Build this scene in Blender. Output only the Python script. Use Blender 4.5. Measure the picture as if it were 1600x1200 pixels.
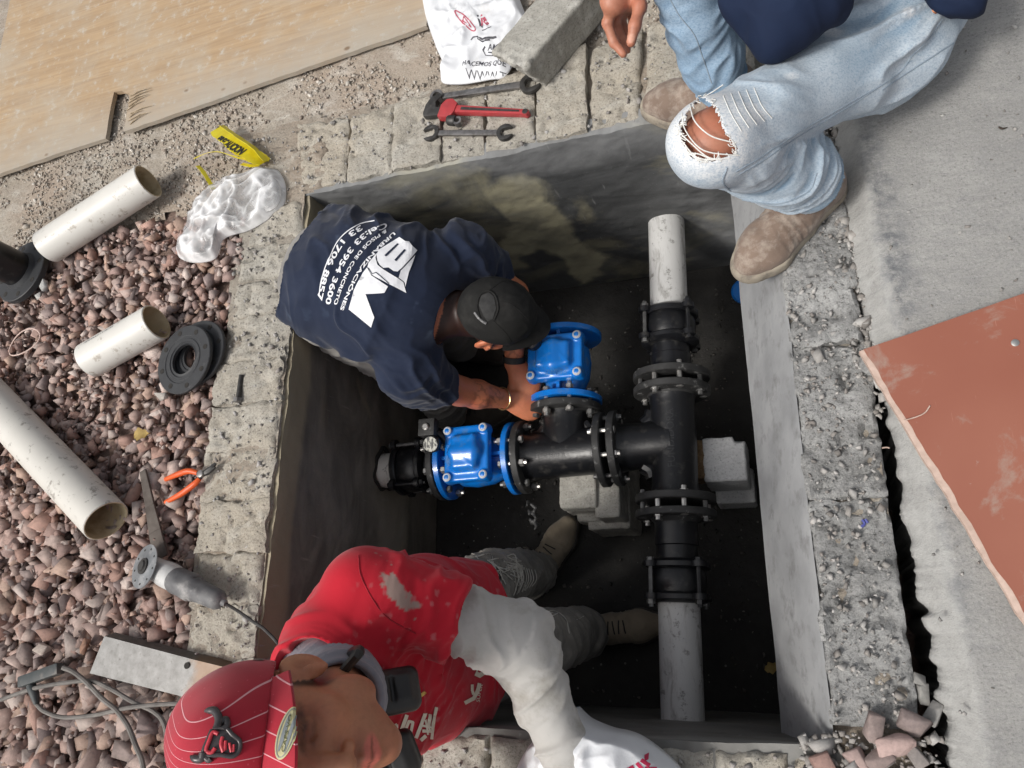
import bpy, bmesh, math, random
import numpy as np
from mathutils import Vector, Matrix, Euler
from mathutils.bvhtree import BVHTree
from math import radians, sin, cos, pi, sqrt

for o in list(bpy.data.objects):
    bpy.data.objects.remove(o)
scene = bpy.context.scene
COL = scene.collection
RNG = np.random.default_rng(7)
random.seed(7)

# ---------------------------------------------------------------- camera
CAM_LOC = Vector((0.6308, -0.5346, 1.6796))
CAM_ROT = Euler((0.3207, 0.3482, 0.0128), 'XYZ')
cd = bpy.data.cameras.new('camera')
cam = bpy.data.objects.new('camera', cd)
COL.objects.link(cam)
cam.location = CAM_LOC
cam.rotation_euler = CAM_ROT
cd.sensor_width = 36.0
cd.lens = 36.0 * 1200 / 1600
cd.clip_start = 0.05
cd.clip_end = 300
scene.camera = cam

# ---------------------------------------------------------------- light
SUN_EL, SUN_AZ = radians(54), radians(222)       # direction the light comes from (azimuth from +x)
world = bpy.data.worlds.new('World')
scene.world = world
world.use_nodes = True
nt = world.node_tree
bg = nt.nodes['Background']
sky = nt.nodes.new('ShaderNodeTexSky')
sky.sky_type = 'NISHITA'
sky.sun_disc = False
sky.sun_elevation = SUN_EL
sky.sun_rotation = pi / 2 - SUN_AZ
sky.air_density = 1.0
sky.dust_density = 6.0
sky.ozone_density = 1.0
hs = nt.nodes.new('ShaderNodeHueSaturation')
hs.inputs['Saturation'].default_value = 0.30      # thin overcast: a pale, nearly white sky
nt.links.new(sky.outputs[0], hs.inputs['Color'])
nt.links.new(hs.outputs[0], bg.inputs[0])
bg.inputs[1].default_value = 0.12
sl = bpy.data.lights.new('sun', 'SUN')
sl.energy = 2.0
sl.angle = radians(11)
sl.color = (1.0, 0.96, 0.90)
so = bpy.data.objects.new('sun', sl)
COL.objects.link(so)
so.location = (-2, -2, 5)
_sd = Vector((cos(SUN_EL) * cos(SUN_AZ), cos(SUN_EL) * sin(SUN_AZ), sin(SUN_EL)))
so.rotation_euler = _sd.to_track_quat('Z', 'Y').to_euler()
scene.view_settings.view_transform = 'Standard'
scene.view_settings.look = 'None'
scene.view_settings.gamma = 1.0
scene.view_settings.use_curve_mapping = False
scene.view_settings.exposure = 0.06

# ---------------------------------------------------------------- helpers
_Rc = np.array(CAM_ROT.to_matrix())
_Cc = np.array(CAM_LOC)


def U(x, y, z):
    """point of the place seen at photo pixel (x, y), at height z"""
    d = _Rc @ np.array([(x - 800) / 1200, -(y - 600) / 1200, -1.0])
    t = (z - _Cc[2]) / d[2]
    return Vector(_Cc + t * d)


def V(*a):
    return Vector(a)


def hash3(ix, iy, iz, s):
    h = (ix.astype(np.int64) * 374761393 + iy.astype(np.int64) * 668265263 + iz.astype(np.int64) * 2147483647 + s * 974711)
    h = (h ^ (h >> 13)) * 1274126177
    h = h & 0x7fffffff
    h = (h ^ (h >> 16)) & 0xffff
    return h.astype(np.float64) / 65535.0


def vnoise(P, s=0):
    """value noise 0..1 at points P (n,3)"""
    P = np.asarray(P, float)
    i = np.floor(P).astype(np.int64)
    f = P - i
    f = f * f * f * (f * (f * 6 - 15) + 10)
    r = 0
    for dx in (0, 1):
        wx = f[:, 0] if dx else 1 - f[:, 0]
        for dy in (0, 1):
            wy = f[:, 1] if dy else 1 - f[:, 1]
            for dz in (0, 1):
                wz = f[:, 2] if dz else 1 - f[:, 2]
                r = r + wx * wy * wz * hash3(i[:, 0] + dx, i[:, 1] + dy, i[:, 2] + dz, s)
    return r


def fbm(P, oct=4, s=0):
    P = np.asarray(P, float)
    a, t, r = 1.0, 0.0, 0
    for o in range(oct):
        r = r + a * vnoise(P * (2 ** o) + 17.3 * o, s + o)
        t += a
        a *= 0.5
    return r / t


def sstep(a, b, x):
    t = np.clip((x - a) / (b - a), 0, 1)
    return t * t * (3 - 2 * t)


def tag(o, label=None, cat=None, group=None, kind=None):
    if label: o['label'] = label
    if cat: o['category'] = cat
    if group: o['group'] = group
    if kind: o['kind'] = kind
    return o


def thing(name, label, cat, loc, group=None):
    o = bpy.data.objects.new(name, None)
    o.empty_display_size = 0.05
    COL.objects.link(o)
    o.location = loc
    return tag(o, label, cat, group)


def wloc(o):
    l = Vector((0, 0, 0))
    while o is not None:
        l = l + o.location
        o = o.parent
    return l


def mesh_obj(name, verts, faces, mat, parent=None, smooth=None, colors=None, loc=None):
    """verts in world space; the object's origin is its parent's, or loc"""
    verts = np.asarray(verts, float)
    base = np.array(wloc(parent)) if parent is not None else np.array(loc if loc is not None else (0, 0, 0), float)
    me = bpy.data.meshes.new(name)
    if isinstance(faces, np.ndarray):
        n, k = faces.shape
        me.vertices.add(len(verts))
        me.vertices.foreach_set('co', (verts - base).astype(np.float32).ravel())
        me.loops.add(n * k)
        me.loops.foreach_set('vertex_index', faces.astype(np.int32).ravel())
        me.polygons.add(n)
        me.polygons.foreach_set('loop_start', np.arange(0, n * k, k, dtype=np.int32))
        me.update(calc_edges=True)
        me.validate()
    else:
        me.from_pydata([tuple(v) for v in verts - base], [], faces)
        me.update()
    if colors is not None:
        a = me.color_attributes.new('Col', 'FLOAT_COLOR', 'POINT')
        c = np.ones((len(verts), 4), np.float32)
        c[:, :colors.shape[1]] = colors
        a.data.foreach_set('color', c.ravel())
    if smooth is not None:
        me.polygons.foreach_set('use_smooth', np.ones(len(me.polygons), bool))
        if smooth < 180:
            me.set_sharp_from_angle(angle=radians(smooth))
    if mat is not None:
        me.materials.append(mat)
    o = bpy.data.objects.new(name, me)
    COL.objects.link(o)
    if parent is not None:
        o.parent = parent
    else:
        o.location = base
    return o


def frame(d, up=None):
    d = Vector(d).normalized()
    up = Vector(up) if up is not None else (Vector((0, 0, 1)) if abs(d.z) < 0.9 else Vector((1, 0, 0)))
    x = up.cross(d).normalized()
    y = d.cross(x)
    return x, y, d


class MB:
    def __init__(s):
        s.v, s.f = [], []

    def add(s, vs, fs):
        n = len(s.v)
        s.v += [Vector(v) for v in vs]
        s.f += [tuple(i + n for i in f) for f in fs]
        return s

    def box(s, c, size, R=None):
        c = Vector(c)
        R = Matrix(R) if R is not None else None
        vs = []
        for x in (-.5, .5):
            for y in (-.5, .5):
                for z in (-.5, .5):
                    p = Vector((x * size[0], y * size[1], z * size[2]))
                    vs.append(c + (R @ p if R is not None else p))
        return s.add(vs, [(0, 1, 3, 2), (4, 6, 7, 5), (0, 4, 5, 1), (2, 3, 7, 6), (0, 2, 6, 4), (1, 5, 7, 3)])

    def lathe(s, p, d, prof, seg=28, up=None, caps=True, sq=1.0):
        p = Vector(p)
        x, y, d = frame(d, up)
        vs, fs = [], []
        for t, r in prof:
            for k in range(seg):
                a = 2 * pi * k / seg
                vs.append(p + d * t + x * (r * cos(a)) + y * (r * sq * sin(a)))
        for i in range(len(prof) - 1):
            for k in range(seg):
                k2 = (k + 1) % seg
                fs.append((i * seg + k, i * seg + k2, (i + 1) * seg + k2, (i + 1) * seg + k))
        if caps:
            fs.append(tuple(range(seg - 1, -1, -1)))
            fs.append(tuple((len(prof) - 1) * seg + k for k in range(seg)))
        return s.add(vs, fs)

    def cyl(s, a, b, r0, r1=None, seg=24, up=None):
        a, b = Vector(a), Vector(b)
        return s.lathe(a, b - a, [(0, r0), ((b - a).length, r0 if r1 is None else r1)], seg, up)

    def tube(s, pts, r, seg=10, caps=True):
        pts = [Vector(p) for p in pts]
        n = len(pts)
        rr = r if hasattr(r, '__len__') else [r] * n
        vs, fs = [], []
        px = None
        for i, p in enumerate(pts):
            d = (pts[min(i + 1, n - 1)] - pts[max(i - 1, 0)]).normalized()
            if px is None:
                px, py, _ = frame(d)
            else:
                px = (px - d * px.dot(d)).normalized()
                py = d.cross(px)
            for k in range(seg):
                a = 2 * pi * k / seg
                vs.append(p + px * (rr[i] * cos(a)) + py * (rr[i] * sin(a)))
        for i in range(n - 1):
            for k in range(seg):
                k2 = (k + 1) % seg
                fs.append((i * seg + k, i * seg + k2, (i + 1) * seg + k2, (i + 1) * seg + k))
        if caps:
            fs.append(tuple(range(seg - 1, -1, -1)))
            fs.append(tuple((n - 1) * seg + k for k in range(seg)))
        return s.add(vs, fs)

    def prism(s, poly, z0, z1):
        """poly: list of 2d points, counter-clockwise"""
        n = len(poly)
        vs = [V(p[0], p[1], z0) for p in poly] + [V(p[0], p[1], z1) for p in poly]
        fs = [tuple(range(n - 1, -1, -1)), tuple(range(n, 2 * n))]
        fs += [(i, (i + 1) % n, n + (i + 1) % n, n + i) for i in range(n)]
        return s.add(vs, fs)

    def sphere(s, c, r, seg=16, rings=10, R=None):
        c = Vector(c)
        r = r if hasattr(r, '__len__') else (r, r, r)
        R = Matrix(R) if R is not None else None
        vs = []
        for i in range(1, rings):
            t = pi * i / rings
            for k in range(seg):
                a = 2 * pi * k / seg
                p = Vector((r[0] * sin(t) * cos(a), r[1] * sin(t) * sin(a), r[2] * cos(t)))
                vs.append(c + (R @ p if R is not None else p))
        for z in (1, -1):
            p = Vector((0, 0, z * r[2]))
            vs.append(c + (R @ p if R is not None else p))
        nt_, nb = len(vs) - 2, len(vs) - 1
        fs = []
        for i in range(rings - 2):
            for k in range(seg):
                k2 = (k + 1) % seg
                fs.append((i * seg + k, (i + 1) * seg + k, (i + 1) * seg + k2, i * seg + k2))
        for k in range(seg):
            k2 = (k + 1) % seg
            fs.append((nt_, k, k2))
            fs.append((nb, (rings - 2) * seg + k2, (rings - 2) * seg + k))
        return s.add(vs, fs)

    def hexbolt(s, p, d, r=.012, h=.009, shank=0, sr=.006):
        """hex head at p pointing along d; shank goes on past it"""
        p, d = Vector(p), Vector(d).normalized()
        s.lathe(p, d, [(0, r), (h * .8, r), (h, r * .82)], 6)
        if shank:
            s.cyl(p + d * h * .5, p + d * (h + shank), sr, seg=8)
        return s

    def build(s, name, mat, parent=None, smooth=30, bevel=0, loc=None):
        o = mesh_obj(name, s.v, s.f, mat, parent, None, None, loc)
        me = o.data
        if bevel:
            bm = bmesh.new()
            bm.from_mesh(me)
            es = [e for e in bm.edges if len(e.link_faces) == 2 and e.calc_face_angle(0) > radians(40)]
            bmesh.ops.bevel(bm, geom=es, offset=bevel, segments=2, profile=.6, affect='EDGES', clamp_overlap=True)
            bm.to_mesh(me)
            bm.free()
        if smooth:
            me.polygons.foreach_set('use_smooth', np.ones(len(me.polygons), bool))
            me.set_sharp_from_angle(angle=radians(smooth))
        return o


def spline(pts, n=12):
    """Catmull-Rom through pts"""
    pts = [Vector(p) for p in pts]
    P = [pts[0] * 2 - pts[1]] + pts + [pts[-1] * 2 - pts[-2]]
    out = []
    for i in range(1, len(P) - 2):
        for k in range(n):
            t = k / n
            a, b, c, d = P[i - 1], P[i], P[i + 1], P[i + 2]
            out.append(0.5 * ((2 * b) + (c - a) * t + (2 * a - 5 * b + 4 * c - d) * t * t + (3 * b - a - 3 * c + d) * t ** 3))
    out.append(pts[-1])
    return out


# ---------------------------------------------------------------- materials
class NB:
    """small node-graph builder"""
    def __init__(s, name):
        s.m = bpy.data.materials.new(name)
        s.m.use_nodes = True
        s.t = s.m.node_tree
        s.b = s.t.nodes['Principled BSDF']
        s.tc = s.t.nodes.new('ShaderNodeTexCoord')
        s.co = s.tc.outputs['Object']

    def n(s, typ, ins=None, **kw):
        nd = s.t.nodes.new(typ)
        for k, v in kw.items():
            setattr(nd, k, v)
        for k, v in (ins or {}).items():
            s.put(nd.inputs[k], v)
        return nd

    def put(s, sock, v):
        if isinstance(v, bpy.types.NodeSocket):
            s.t.links.new(v, sock)
        elif isinstance(v, (tuple, list)) and len(v) == 3 and sock.type == 'RGBA':
            sock.default_value = (*v, 1)
        else:
            sock.default_value = v

    def noise(s, scale, detail=5, rough=.55, co=None, dist=0):
        return s.n('ShaderNodeTexNoise', {'Vector': co or s.co, 'Scale': scale, 'Detail': detail, 'Roughness': rough, 'Distortion': dist}).outputs[0]

    def vor(s, scale, feature='F1', out=0, co=None, rand=1.0):
        nd = s.n('ShaderNodeTexVoronoi', {'Vector': co or s.co, 'Scale': scale, 'Randomness': rand}, feature=feature)
        return nd.outputs[out]

    def ramp(s, fac, stops):
        nd = s.n('ShaderNodeValToRGB', {'Fac': fac})
        cr = nd.color_ramp
        while len(cr.elements) < len(stops):
            cr.elements.new(0.5)
        for e, (p, c) in zip(cr.elements, stops):
            e.position = p
            e.color = (*c, 1) if hasattr(c, '__len__') else (c, c, c, 1)
        return nd.outputs[0]

    def mix(s, fac, a, b, mode='MIX'):
        nd = s.n('ShaderNodeMix', data_type='RGBA', blend_type=mode)
        s.put(nd.inputs[0], fac)
        s.put(nd.inputs[6], a)
        s.put(nd.inputs[7], b)
        return nd.outputs[2]

    def math(s, op, a, b=0.0, c=None):
        nd = s.n('ShaderNodeMath', operation=op)
        s.put(nd.inputs[0], a)
        s.put(nd.inputs[1], b)
        if c is not None:
            s.put(nd.inputs[2], c)
        return nd.outputs[0]

    def attr(s, name='Col'):
        return s.n('ShaderNodeVertexColor', layer_name=name).outputs[0]

    def scaled(s, v, rot=(0, 0, 0), loc=(0, 0, 0)):
        return s.n('ShaderNodeMapping', {'Vector': s.co, 'Scale': v, 'Rotation': rot, 'Location': loc}).outputs[0]

    def bump(s, h, strength=.3, dist=.002, prev=None):
        nd = s.n('ShaderNodeBump', {'Height': h, 'Strength': strength, 'Distance': dist})
        if prev is not None:
            s.put(nd.inputs['Normal'], prev)
        return nd.outputs[0]

    def out(s, col, rough=.7, metal=0.0, normal=None, **kw):
        s.put(s.b.inputs['Base Color'], col)
        s.put(s.b.inputs['Roughness'], rough)
        s.put(s.b.inputs['Metallic'], metal)
        if normal is not None:
            s.put(s.b.inputs['Normal'], normal)
        for k, v in kw.items():
            s.put(s.b.inputs[k.replace('_', ' ')], v)
        return s.m


def simple(name, c1, c2=None, scale=20, rough=.6, metal=0.0, bump=.15, bscale=200, bdist=.0008, dirt=None, dscale=15, dlo=.5, dhi=.7, **kw):
    g = NB(name)
    c2 = c2 or tuple(x * .75 for x in c1)
    col = g.mix(g.ramp(g.noise(scale), [(.35, 0), (.65, 1)]), c1, c2)
    if dirt:
        col = g.mix(g.ramp(g.noise(dscale, 8, .65), [(dlo, 0), (dhi, 1)]), col, dirt)
    nrm = g.bump(g.noise(bscale, 4), bump, bdist) if bump else None
    return g.out(col, rough, metal, nrm, **kw)


# ---------------------------------------------------------------- distance-field modelling (bodies, cloth, shoes)
class SDF:
    def __init__(s, lo, hi, h):
        s.lo = np.array(lo, float)
        s.h = h
        s.n = np.ceil((np.array(hi, float) - s.lo) / h).astype(int) + 1
        s.d = np.ones(s.n, np.float32)

    def _sub(s, lo, hi):
        a = np.clip(np.floor((np.array(lo) - s.lo) / s.h).astype(int), 0, s.n)
        b = np.clip(np.ceil((np.array(hi) - s.lo) / s.h).astype(int) + 1, 0, s.n)
        if np.any(b <= a):
            return None, None
        ax = [(s.lo[i] + s.h * np.arange(a[i], b[i])).astype(np.float32) for i in range(3)]
        P = np.stack(np.meshgrid(*ax, indexing='ij'), -1)
        return tuple(slice(a[i], b[i]) for i in range(3)), P

    def _comb(s, sl, dist, k, op):
        a = s.d[sl]
        if op == 'add':
            if k <= 0:
                s.d[sl] = np.minimum(a, dist)
            else:
                h = np.clip(.5 + .5 * (a - dist) / k, 0, 1)
                s.d[sl] = a * (1 - h) + dist * h - k * h * (1 - h)
        elif op == 'cut':
            if k <= 0:
                s.d[sl] = np.maximum(a, -dist)
            else:
                h = np.clip(.5 - .5 * (a + dist) / k, 0, 1)
                s.d[sl] = a * (1 - h) - dist * h + k * h * (1 - h)

    def _axes(s, lo, hi):
        a = np.clip(np.floor((np.array(lo) - s.lo) / s.h).astype(int), 0, s.n)
        b = np.clip(np.ceil((np.array(hi) - s.lo) / s.h).astype(int) + 1, 0, s.n)
        if np.any(b <= a):
            return None, None
        ax = [(s.lo[i] + s.h * np.arange(a[i], b[i])).astype(np.float32) for i in range(3)]
        return tuple(slice(a[i], b[i]) for i in range(3)), (ax[0][:, None, None], ax[1][None, :, None], ax[2][None, None, :])

    def cone(s, a, b, ra, rb=None, k=.02, sq=None, op='add'):
        """rounded tapered limb from a to b; sq = (axis, factor) flattens the section along axis"""
        a, b = np.array(a, float), np.array(b, float)
        rb = ra if rb is None else rb
        f = sq[1] if sq is not None else 1.0
        m = max(ra, rb) * max(1, f) + max(k, .012) + .005
        sl, ax = s._axes(np.minimum(a, b) - m, np.maximum(a, b) + m)
        if sl is None: return s
        X, Y, Z = ax
        F = np.float32
        X, Y, Z = X - F(a[0]), Y - F(a[1]), Z - F(a[2])
        ab = (b - a)
        w = ab / max(ab @ ab, 1e-9)
        t = np.clip(X * F(w[0]) + Y * F(w[1]) + Z * F(w[2]), 0, 1)
        X, Y, Z = X - t * F(ab[0]), Y - t * F(ab[1]), Z - t * F(ab[2])
        if sq is not None:
            n = np.array(sq[0], float)
            n /= np.linalg.norm(n)
            c = (X * F(n[0]) + Y * F(n[1]) + Z * F(n[2])) * F(1 / f - 1)
            X, Y, Z = X + c * F(n[0]), Y + c * F(n[1]), Z + c * F(n[2])
        dist = np.sqrt(X * X + Y * Y + Z * Z) - (F(ra) + F(rb - ra) * t)
        if sq is not None and f < 1:
            dist *= F(.5 + .5 * f)
        s._comb(sl, dist, k, op)
        return s

    def ell(s, c, r, R=None, k=.02, op='add'):
        c = np.array(c, float)
        r = np.array(r, float)
        m = r.max() + max(k, .012) + .005
        sl, P = s._sub(c - m, c + m)
        if sl is None: return s
        q = P - c
        if R is not None:
            q = q @ np.array(R)
        k0 = np.linalg.norm(q / r, axis=-1)
        k1 = np.linalg.norm(q / (r * r), axis=-1)
        dist = k0 * (k0 - 1) / np.maximum(k1, 1e-6)
        s._comb(sl, dist.astype(np.float32), k, op)
        return s

    def box(s, c, half, R=None, rad=.01, k=.01, op='add'):
        c = np.array(c, float)
        half = np.array(half, float)
        m = np.linalg.norm(half) + max(k, .012) + .005
        sl, P = s._sub(c - m, c + m)
        if sl is None: return s
        q = P - c
        if R is not None:
            q = q @ np.array(R)
        q = np.abs(q) - (half - rad)
        dist = np.linalg.norm(np.maximum(q, 0), axis=-1) + np.minimum(q.max(-1), 0) - rad
        s._comb(sl, dist.astype(np.float32), k, op)
        return s

    def half(s, p, n, k=0):
        """cut away everything on the n side of the plane through p"""
        sl, (X, Y, Z) = s._axes(s.lo, s.lo + s.h * s.n)
        n = np.array(n, float)
        n /= np.linalg.norm(n)
        F = np.float32
        dist = -((X - F(p[0])) * F(n[0]) + (Y - F(p[1])) * F(n[1]) + (Z - F(p[2])) * F(n[2]))
        s._comb(sl, dist, k, 'cut')
        return s

    def mesh(s):
        d = s.d
        neg = d < 0
        c = neg[:-1, :-1, :-1].astype(np.int8)
        for dx, dy, dz in [(1, 0, 0), (0, 1, 0), (0, 0, 1), (1, 1, 0), (1, 0, 1), (0, 1, 1), (1, 1, 1)]:
            c = c + neg[dx:d.shape[0] - 1 + dx, dy:d.shape[1] - 1 + dy, dz:d.shape[2] - 1 + dz]
        act = (c > 0) & (c < 8)
        idx = np.argwhere(act)
        ids = -np.ones(act.shape, np.int32)
        ids[act] = np.arange(len(idx))
        acc = np.zeros((len(idx), 3))
        cnt = np.zeros(len(idx))
        i, j, k = idx.T
        for ax in range(3):
            o1, o2 = [a for a in range(3) if a != ax]
            for u in (0, 1):
                for v in (0, 1):
                    off = [0, 0, 0]
                    off[o1], off[o2] = u, v
                    off2 = list(off)
                    off2[ax] = 1
                    a = d[i + off[0], j + off[1], k + off[2]]
                    b = d[i + off2[0], j + off2[1], k + off2[2]]
                    m = (a < 0) != (b < 0)
                    t = np.where(m, a / np.where(m, a - b, 1), 0)
                    p = np.zeros((len(idx), 3))
                    p[:, o1], p[:, o2], p[:, ax] = u, v, t
                    acc += p * m[:, None]
                    cnt += m
        verts = s.lo + s.h * (idx + acc / cnt[:, None])
        quads = []
        for ax in range(3):
            o1, o2 = (ax + 1) % 3, (ax + 2) % 3
            sh = [slice(None)] * 3
            a = [slice(None)] * 3
            b = [slice(None)] * 3
            a[ax], b[ax] = slice(0, -1), slice(1, None)
            for o in (o1, o2):
                a[o] = b[o] = slice(1, -1)
            A, B = neg[tuple(a)], neg[tuple(b)]
            e = np.argwhere(A != B)
            if not len(e): continue
            fl = A[tuple(e.T)]
            e[:, o1] += 1
            e[:, o2] += 1
            def cell(du, dv):
                q = e.copy()
                q[:, o1] += du
                q[:, o2] += dv
                return ids[tuple(q.T)]
            q = np.stack([cell(-1, -1), cell(0, -1), cell(0, 0), cell(-1, 0)], 1)
            q[~fl] = q[~fl][:, ::-1]
            quads.append(q)
        Q = np.concatenate(quads)
        Q = Q[(Q >= 0).all(1)]
        return verts, Q


def relax(v, q, it=1, lam=.5):
    for _ in range(it):
        a = np.zeros_like(v)
        n = np.zeros(len(v))
        for i in range(4):
            for j in (1, 3):
                np.add.at(a, q[:, i], v[q[:, (i + j) % 4]])
                np.add.at(n, q[:, i], 1)
        v = v + lam * (a / np.maximum(n, 1)[:, None] - v)
    return v


def vnormals(v, q):
    a = v[q[:, 2]] - v[q[:, 0]]
    b = v[q[:, 3]] - v[q[:, 1]]
    fn = np.cross(a, b)
    n = np.zeros_like(v)
    for i in range(4):
        np.add.at(n, q[:, i], fn)
    return n / np.maximum(np.linalg.norm(n, axis=1), 1e-9)[:, None]


def drop_faces(v, q, mask):
    """remove the quads whose mask is set, and unused vertices"""
    q = q[~mask]
    used = np.unique(q)
    m = -np.ones(len(v), int)
    m[used] = np.arange(len(used))
    return v[used], m[q], used


def rotm(ax, ang):
    return np.array(Matrix.Rotation(ang, 3, Vector(ax)))


def basis(x, y, z):
    """matrix whose columns are the axes"""
    return np.stack([np.array(Vector(a).normalized()) for a in (x, y, z)], 1)


# ---------------------------------------------------------------- lettering
def text2d(body, size=1.0, extrude=0, align='LEFT', space=1.0, bold=0.0, shear=0.0):
    cu = bpy.data.curves.new('lettering', 'FONT')
    cu.body = body
    cu.size = size
    cu.align_x = align
    cu.space_character = space
    cu.offset = bold
    cu.shear = shear
    cu.resolution_u = 3
    ob = bpy.data.objects.new('lettering', cu)
    COL.objects.link(ob)
    dg = bpy.context.evaluated_depsgraph_get()
    me = bpy.data.meshes.new_from_object(ob.evaluated_get(dg))
    vs = [v.co.copy() for v in me.vertices]
    fs = [tuple(p.vertices) for p in me.polygons]
    bpy.data.objects.remove(ob)
    bpy.data.curves.remove(cu)
    bpy.data.meshes.remove(me)
    return vs, fs


def poly2d(loops):
    """flat faces from lists of 2d outlines"""
    vs, fs = [], []
    for lp in loops:
        n = len(vs)
        vs += [V(p[0], p[1], 0) for p in lp]
        fs.append(tuple(range(n, n + len(lp))))
    return vs, fs


def print_on(name, shapes, place, bvh, mat, parent, off=.002, step=.012, ray=None, span=.4):
    """lay flat 2d shapes on a surface: place maps (u, v) to a point above it, ray is the direction to drop"""
    bm = bmesh.new()
    for vs, fs in shapes:
        bv = [bm.verts.new(v) for v in vs]
        for f in fs:
            try:
                bm.faces.new([bv[i] for i in f])
            except ValueError:
                pass
    bmesh.ops.triangulate(bm, faces=bm.faces[:])
    if step and bm.verts:
        xs = [v.co.x for v in bm.verts]
        ys = [v.co.y for v in bm.verts]
        for ax, l in ((0, xs), (1, ys)):
            t = min(l) + step
            while t < max(l):
                no = (1, 0, 0) if ax == 0 else (0, 1, 0)
                bmesh.ops.bisect_plane(bm, geom=bm.verts[:] + bm.edges[:] + bm.faces[:], plane_co=(t, t, 0), plane_no=no, dist=1e-6)
                t += step
    out = []
    kill = []
    for v in bm.verts:
        p = Vector(place(v.co.x, v.co.y))
        d = Vector(ray) if ray is not None else Vector((0, 0, -1))
        d.normalize()
        hit, nrm, _, _ = bvh.ray_cast(p - d * span, d, span * 2.5)
        if hit is None:
            kill.append(v)
            continue
        if nrm.dot(d) > 0: nrm = -nrm
        v.co = hit + nrm * off
    bmesh.ops.delete(bm, geom=kill, context='VERTS')
    bmesh.ops.recalc_face_normals(bm, faces=bm.faces[:])
    for f in bm.faces:
        if f.normal.dot(d) > 0:
            f.normal_flip()
    verts = [v.co.copy() for v in bm.verts]
    bm.verts.index_update()
    faces = [tuple(v.index for v in f.verts) for f in bm.faces]
    bm.free()
    return mesh_obj(name, verts, faces, mat, parent)


def bvh_of(v, q):
    return BVHTree.FromPolygons(np.asarray(v).tolist(), np.asarray(q).tolist())


def in_poly(pts, poly):
    """points (n,2) inside polygon"""
    x, y = pts[:, 0], pts[:, 1]
    r = np.zeros(len(pts), bool)
    n = len(poly)
    for i in range(n):
        x1, y1 = poly[i][0], poly[i][1]
        x2, y2 = poly[(i + 1) % n][0], poly[(i + 1) % n][1]
        c = ((y1 > y) != (y2 > y)) & (x < (x2 - x1) * (y - y1) / (y2 - y1 + 1e-12) + x1)
        r ^= c
    return r
# ================================================================ setting: materials
def mat_grit(name, base, dark, light, warm=None, sc=1.0, stain=None, bumpd=.004, speck=.5):
    g = NB(name)
    col = g.mix(g.ramp(g.noise(5 * sc, 7, .65), [(.32, 0), (.68, 1)]), base, dark)
    if warm:
        col = g.mix(g.ramp(g.noise(2.3 * sc, 6, .6), [(.42, 0), (.62, .9)]), col, warm)
    smear = g.noise(1, 6, .6, g.scaled((9 * sc, 16 * sc, 12 * sc), (0, 0, .6)), .8)
    col = g.mix(g.ramp(smear, [(.50, 0), (.66, .55)]), col, light)
    fine = g.noise(150 * sc, 8, .8)
    col = g.mix(g.ramp(fine, [(.36, speck * 1.6), (.48, 0)]), col, tuple(x * .45 for x in dark))
    col = g.mix(g.ramp(fine, [(.56, 0), (.72, speck * 1.5)]), col, light)
    pits = g.vor(34 * sc)
    col = g.mix(g.ramp(pits, [(.04, .7), (.10, 0)]), col, tuple(x * .4 for x in dark))
    if stain:
        col = g.mix(g.ramp(g.noise(3.1 * sc, 8, .7), [(.55, 0), (.7, .85)]), col, stain)
    h = g.math('ADD', g.math('MULTIPLY', g.noise(45 * sc, 9, .72), 1.0), g.math('MULTIPLY', g.math('MINIMUM', pits, .12), 3.0))
    nr = g.bump(h, .85, bumpd)
    return g.out(col, .95, 0, nr, Specular_IOR_Level=.2)


M_block = mat_grit('grey_mortar_block', (.43, .405, .355), (.33, .31, .27), (.54, .52, .47), warm=(.42, .375, .305), bumpd=.009, speck=.65)
M_rblock = mat_grit('cool_rough_mortar', (.36, .36, .355), (.25, .25, .245), (.52, .52, .51), bumpd=.016, sc=.75, speck=.7)
M_mortar = mat_grit('joint_mortar', (.37, .345, .30), (.27, .245, .21), (.48, .46, .41), warm=(.32, .265, .21), bumpd=.009)
M_sand = mat_grit('sandy_grit', (.42, .38, .32), (.31, .27, .225), (.58, .55, .50), warm=(.37, .30, .24), bumpd=.008, speck=.55)
M_soil = mat_grit('reddish_soil', (.25, .18, .15), (.17, .12, .10), (.36, .28, .245), bumpd=.006)


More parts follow.
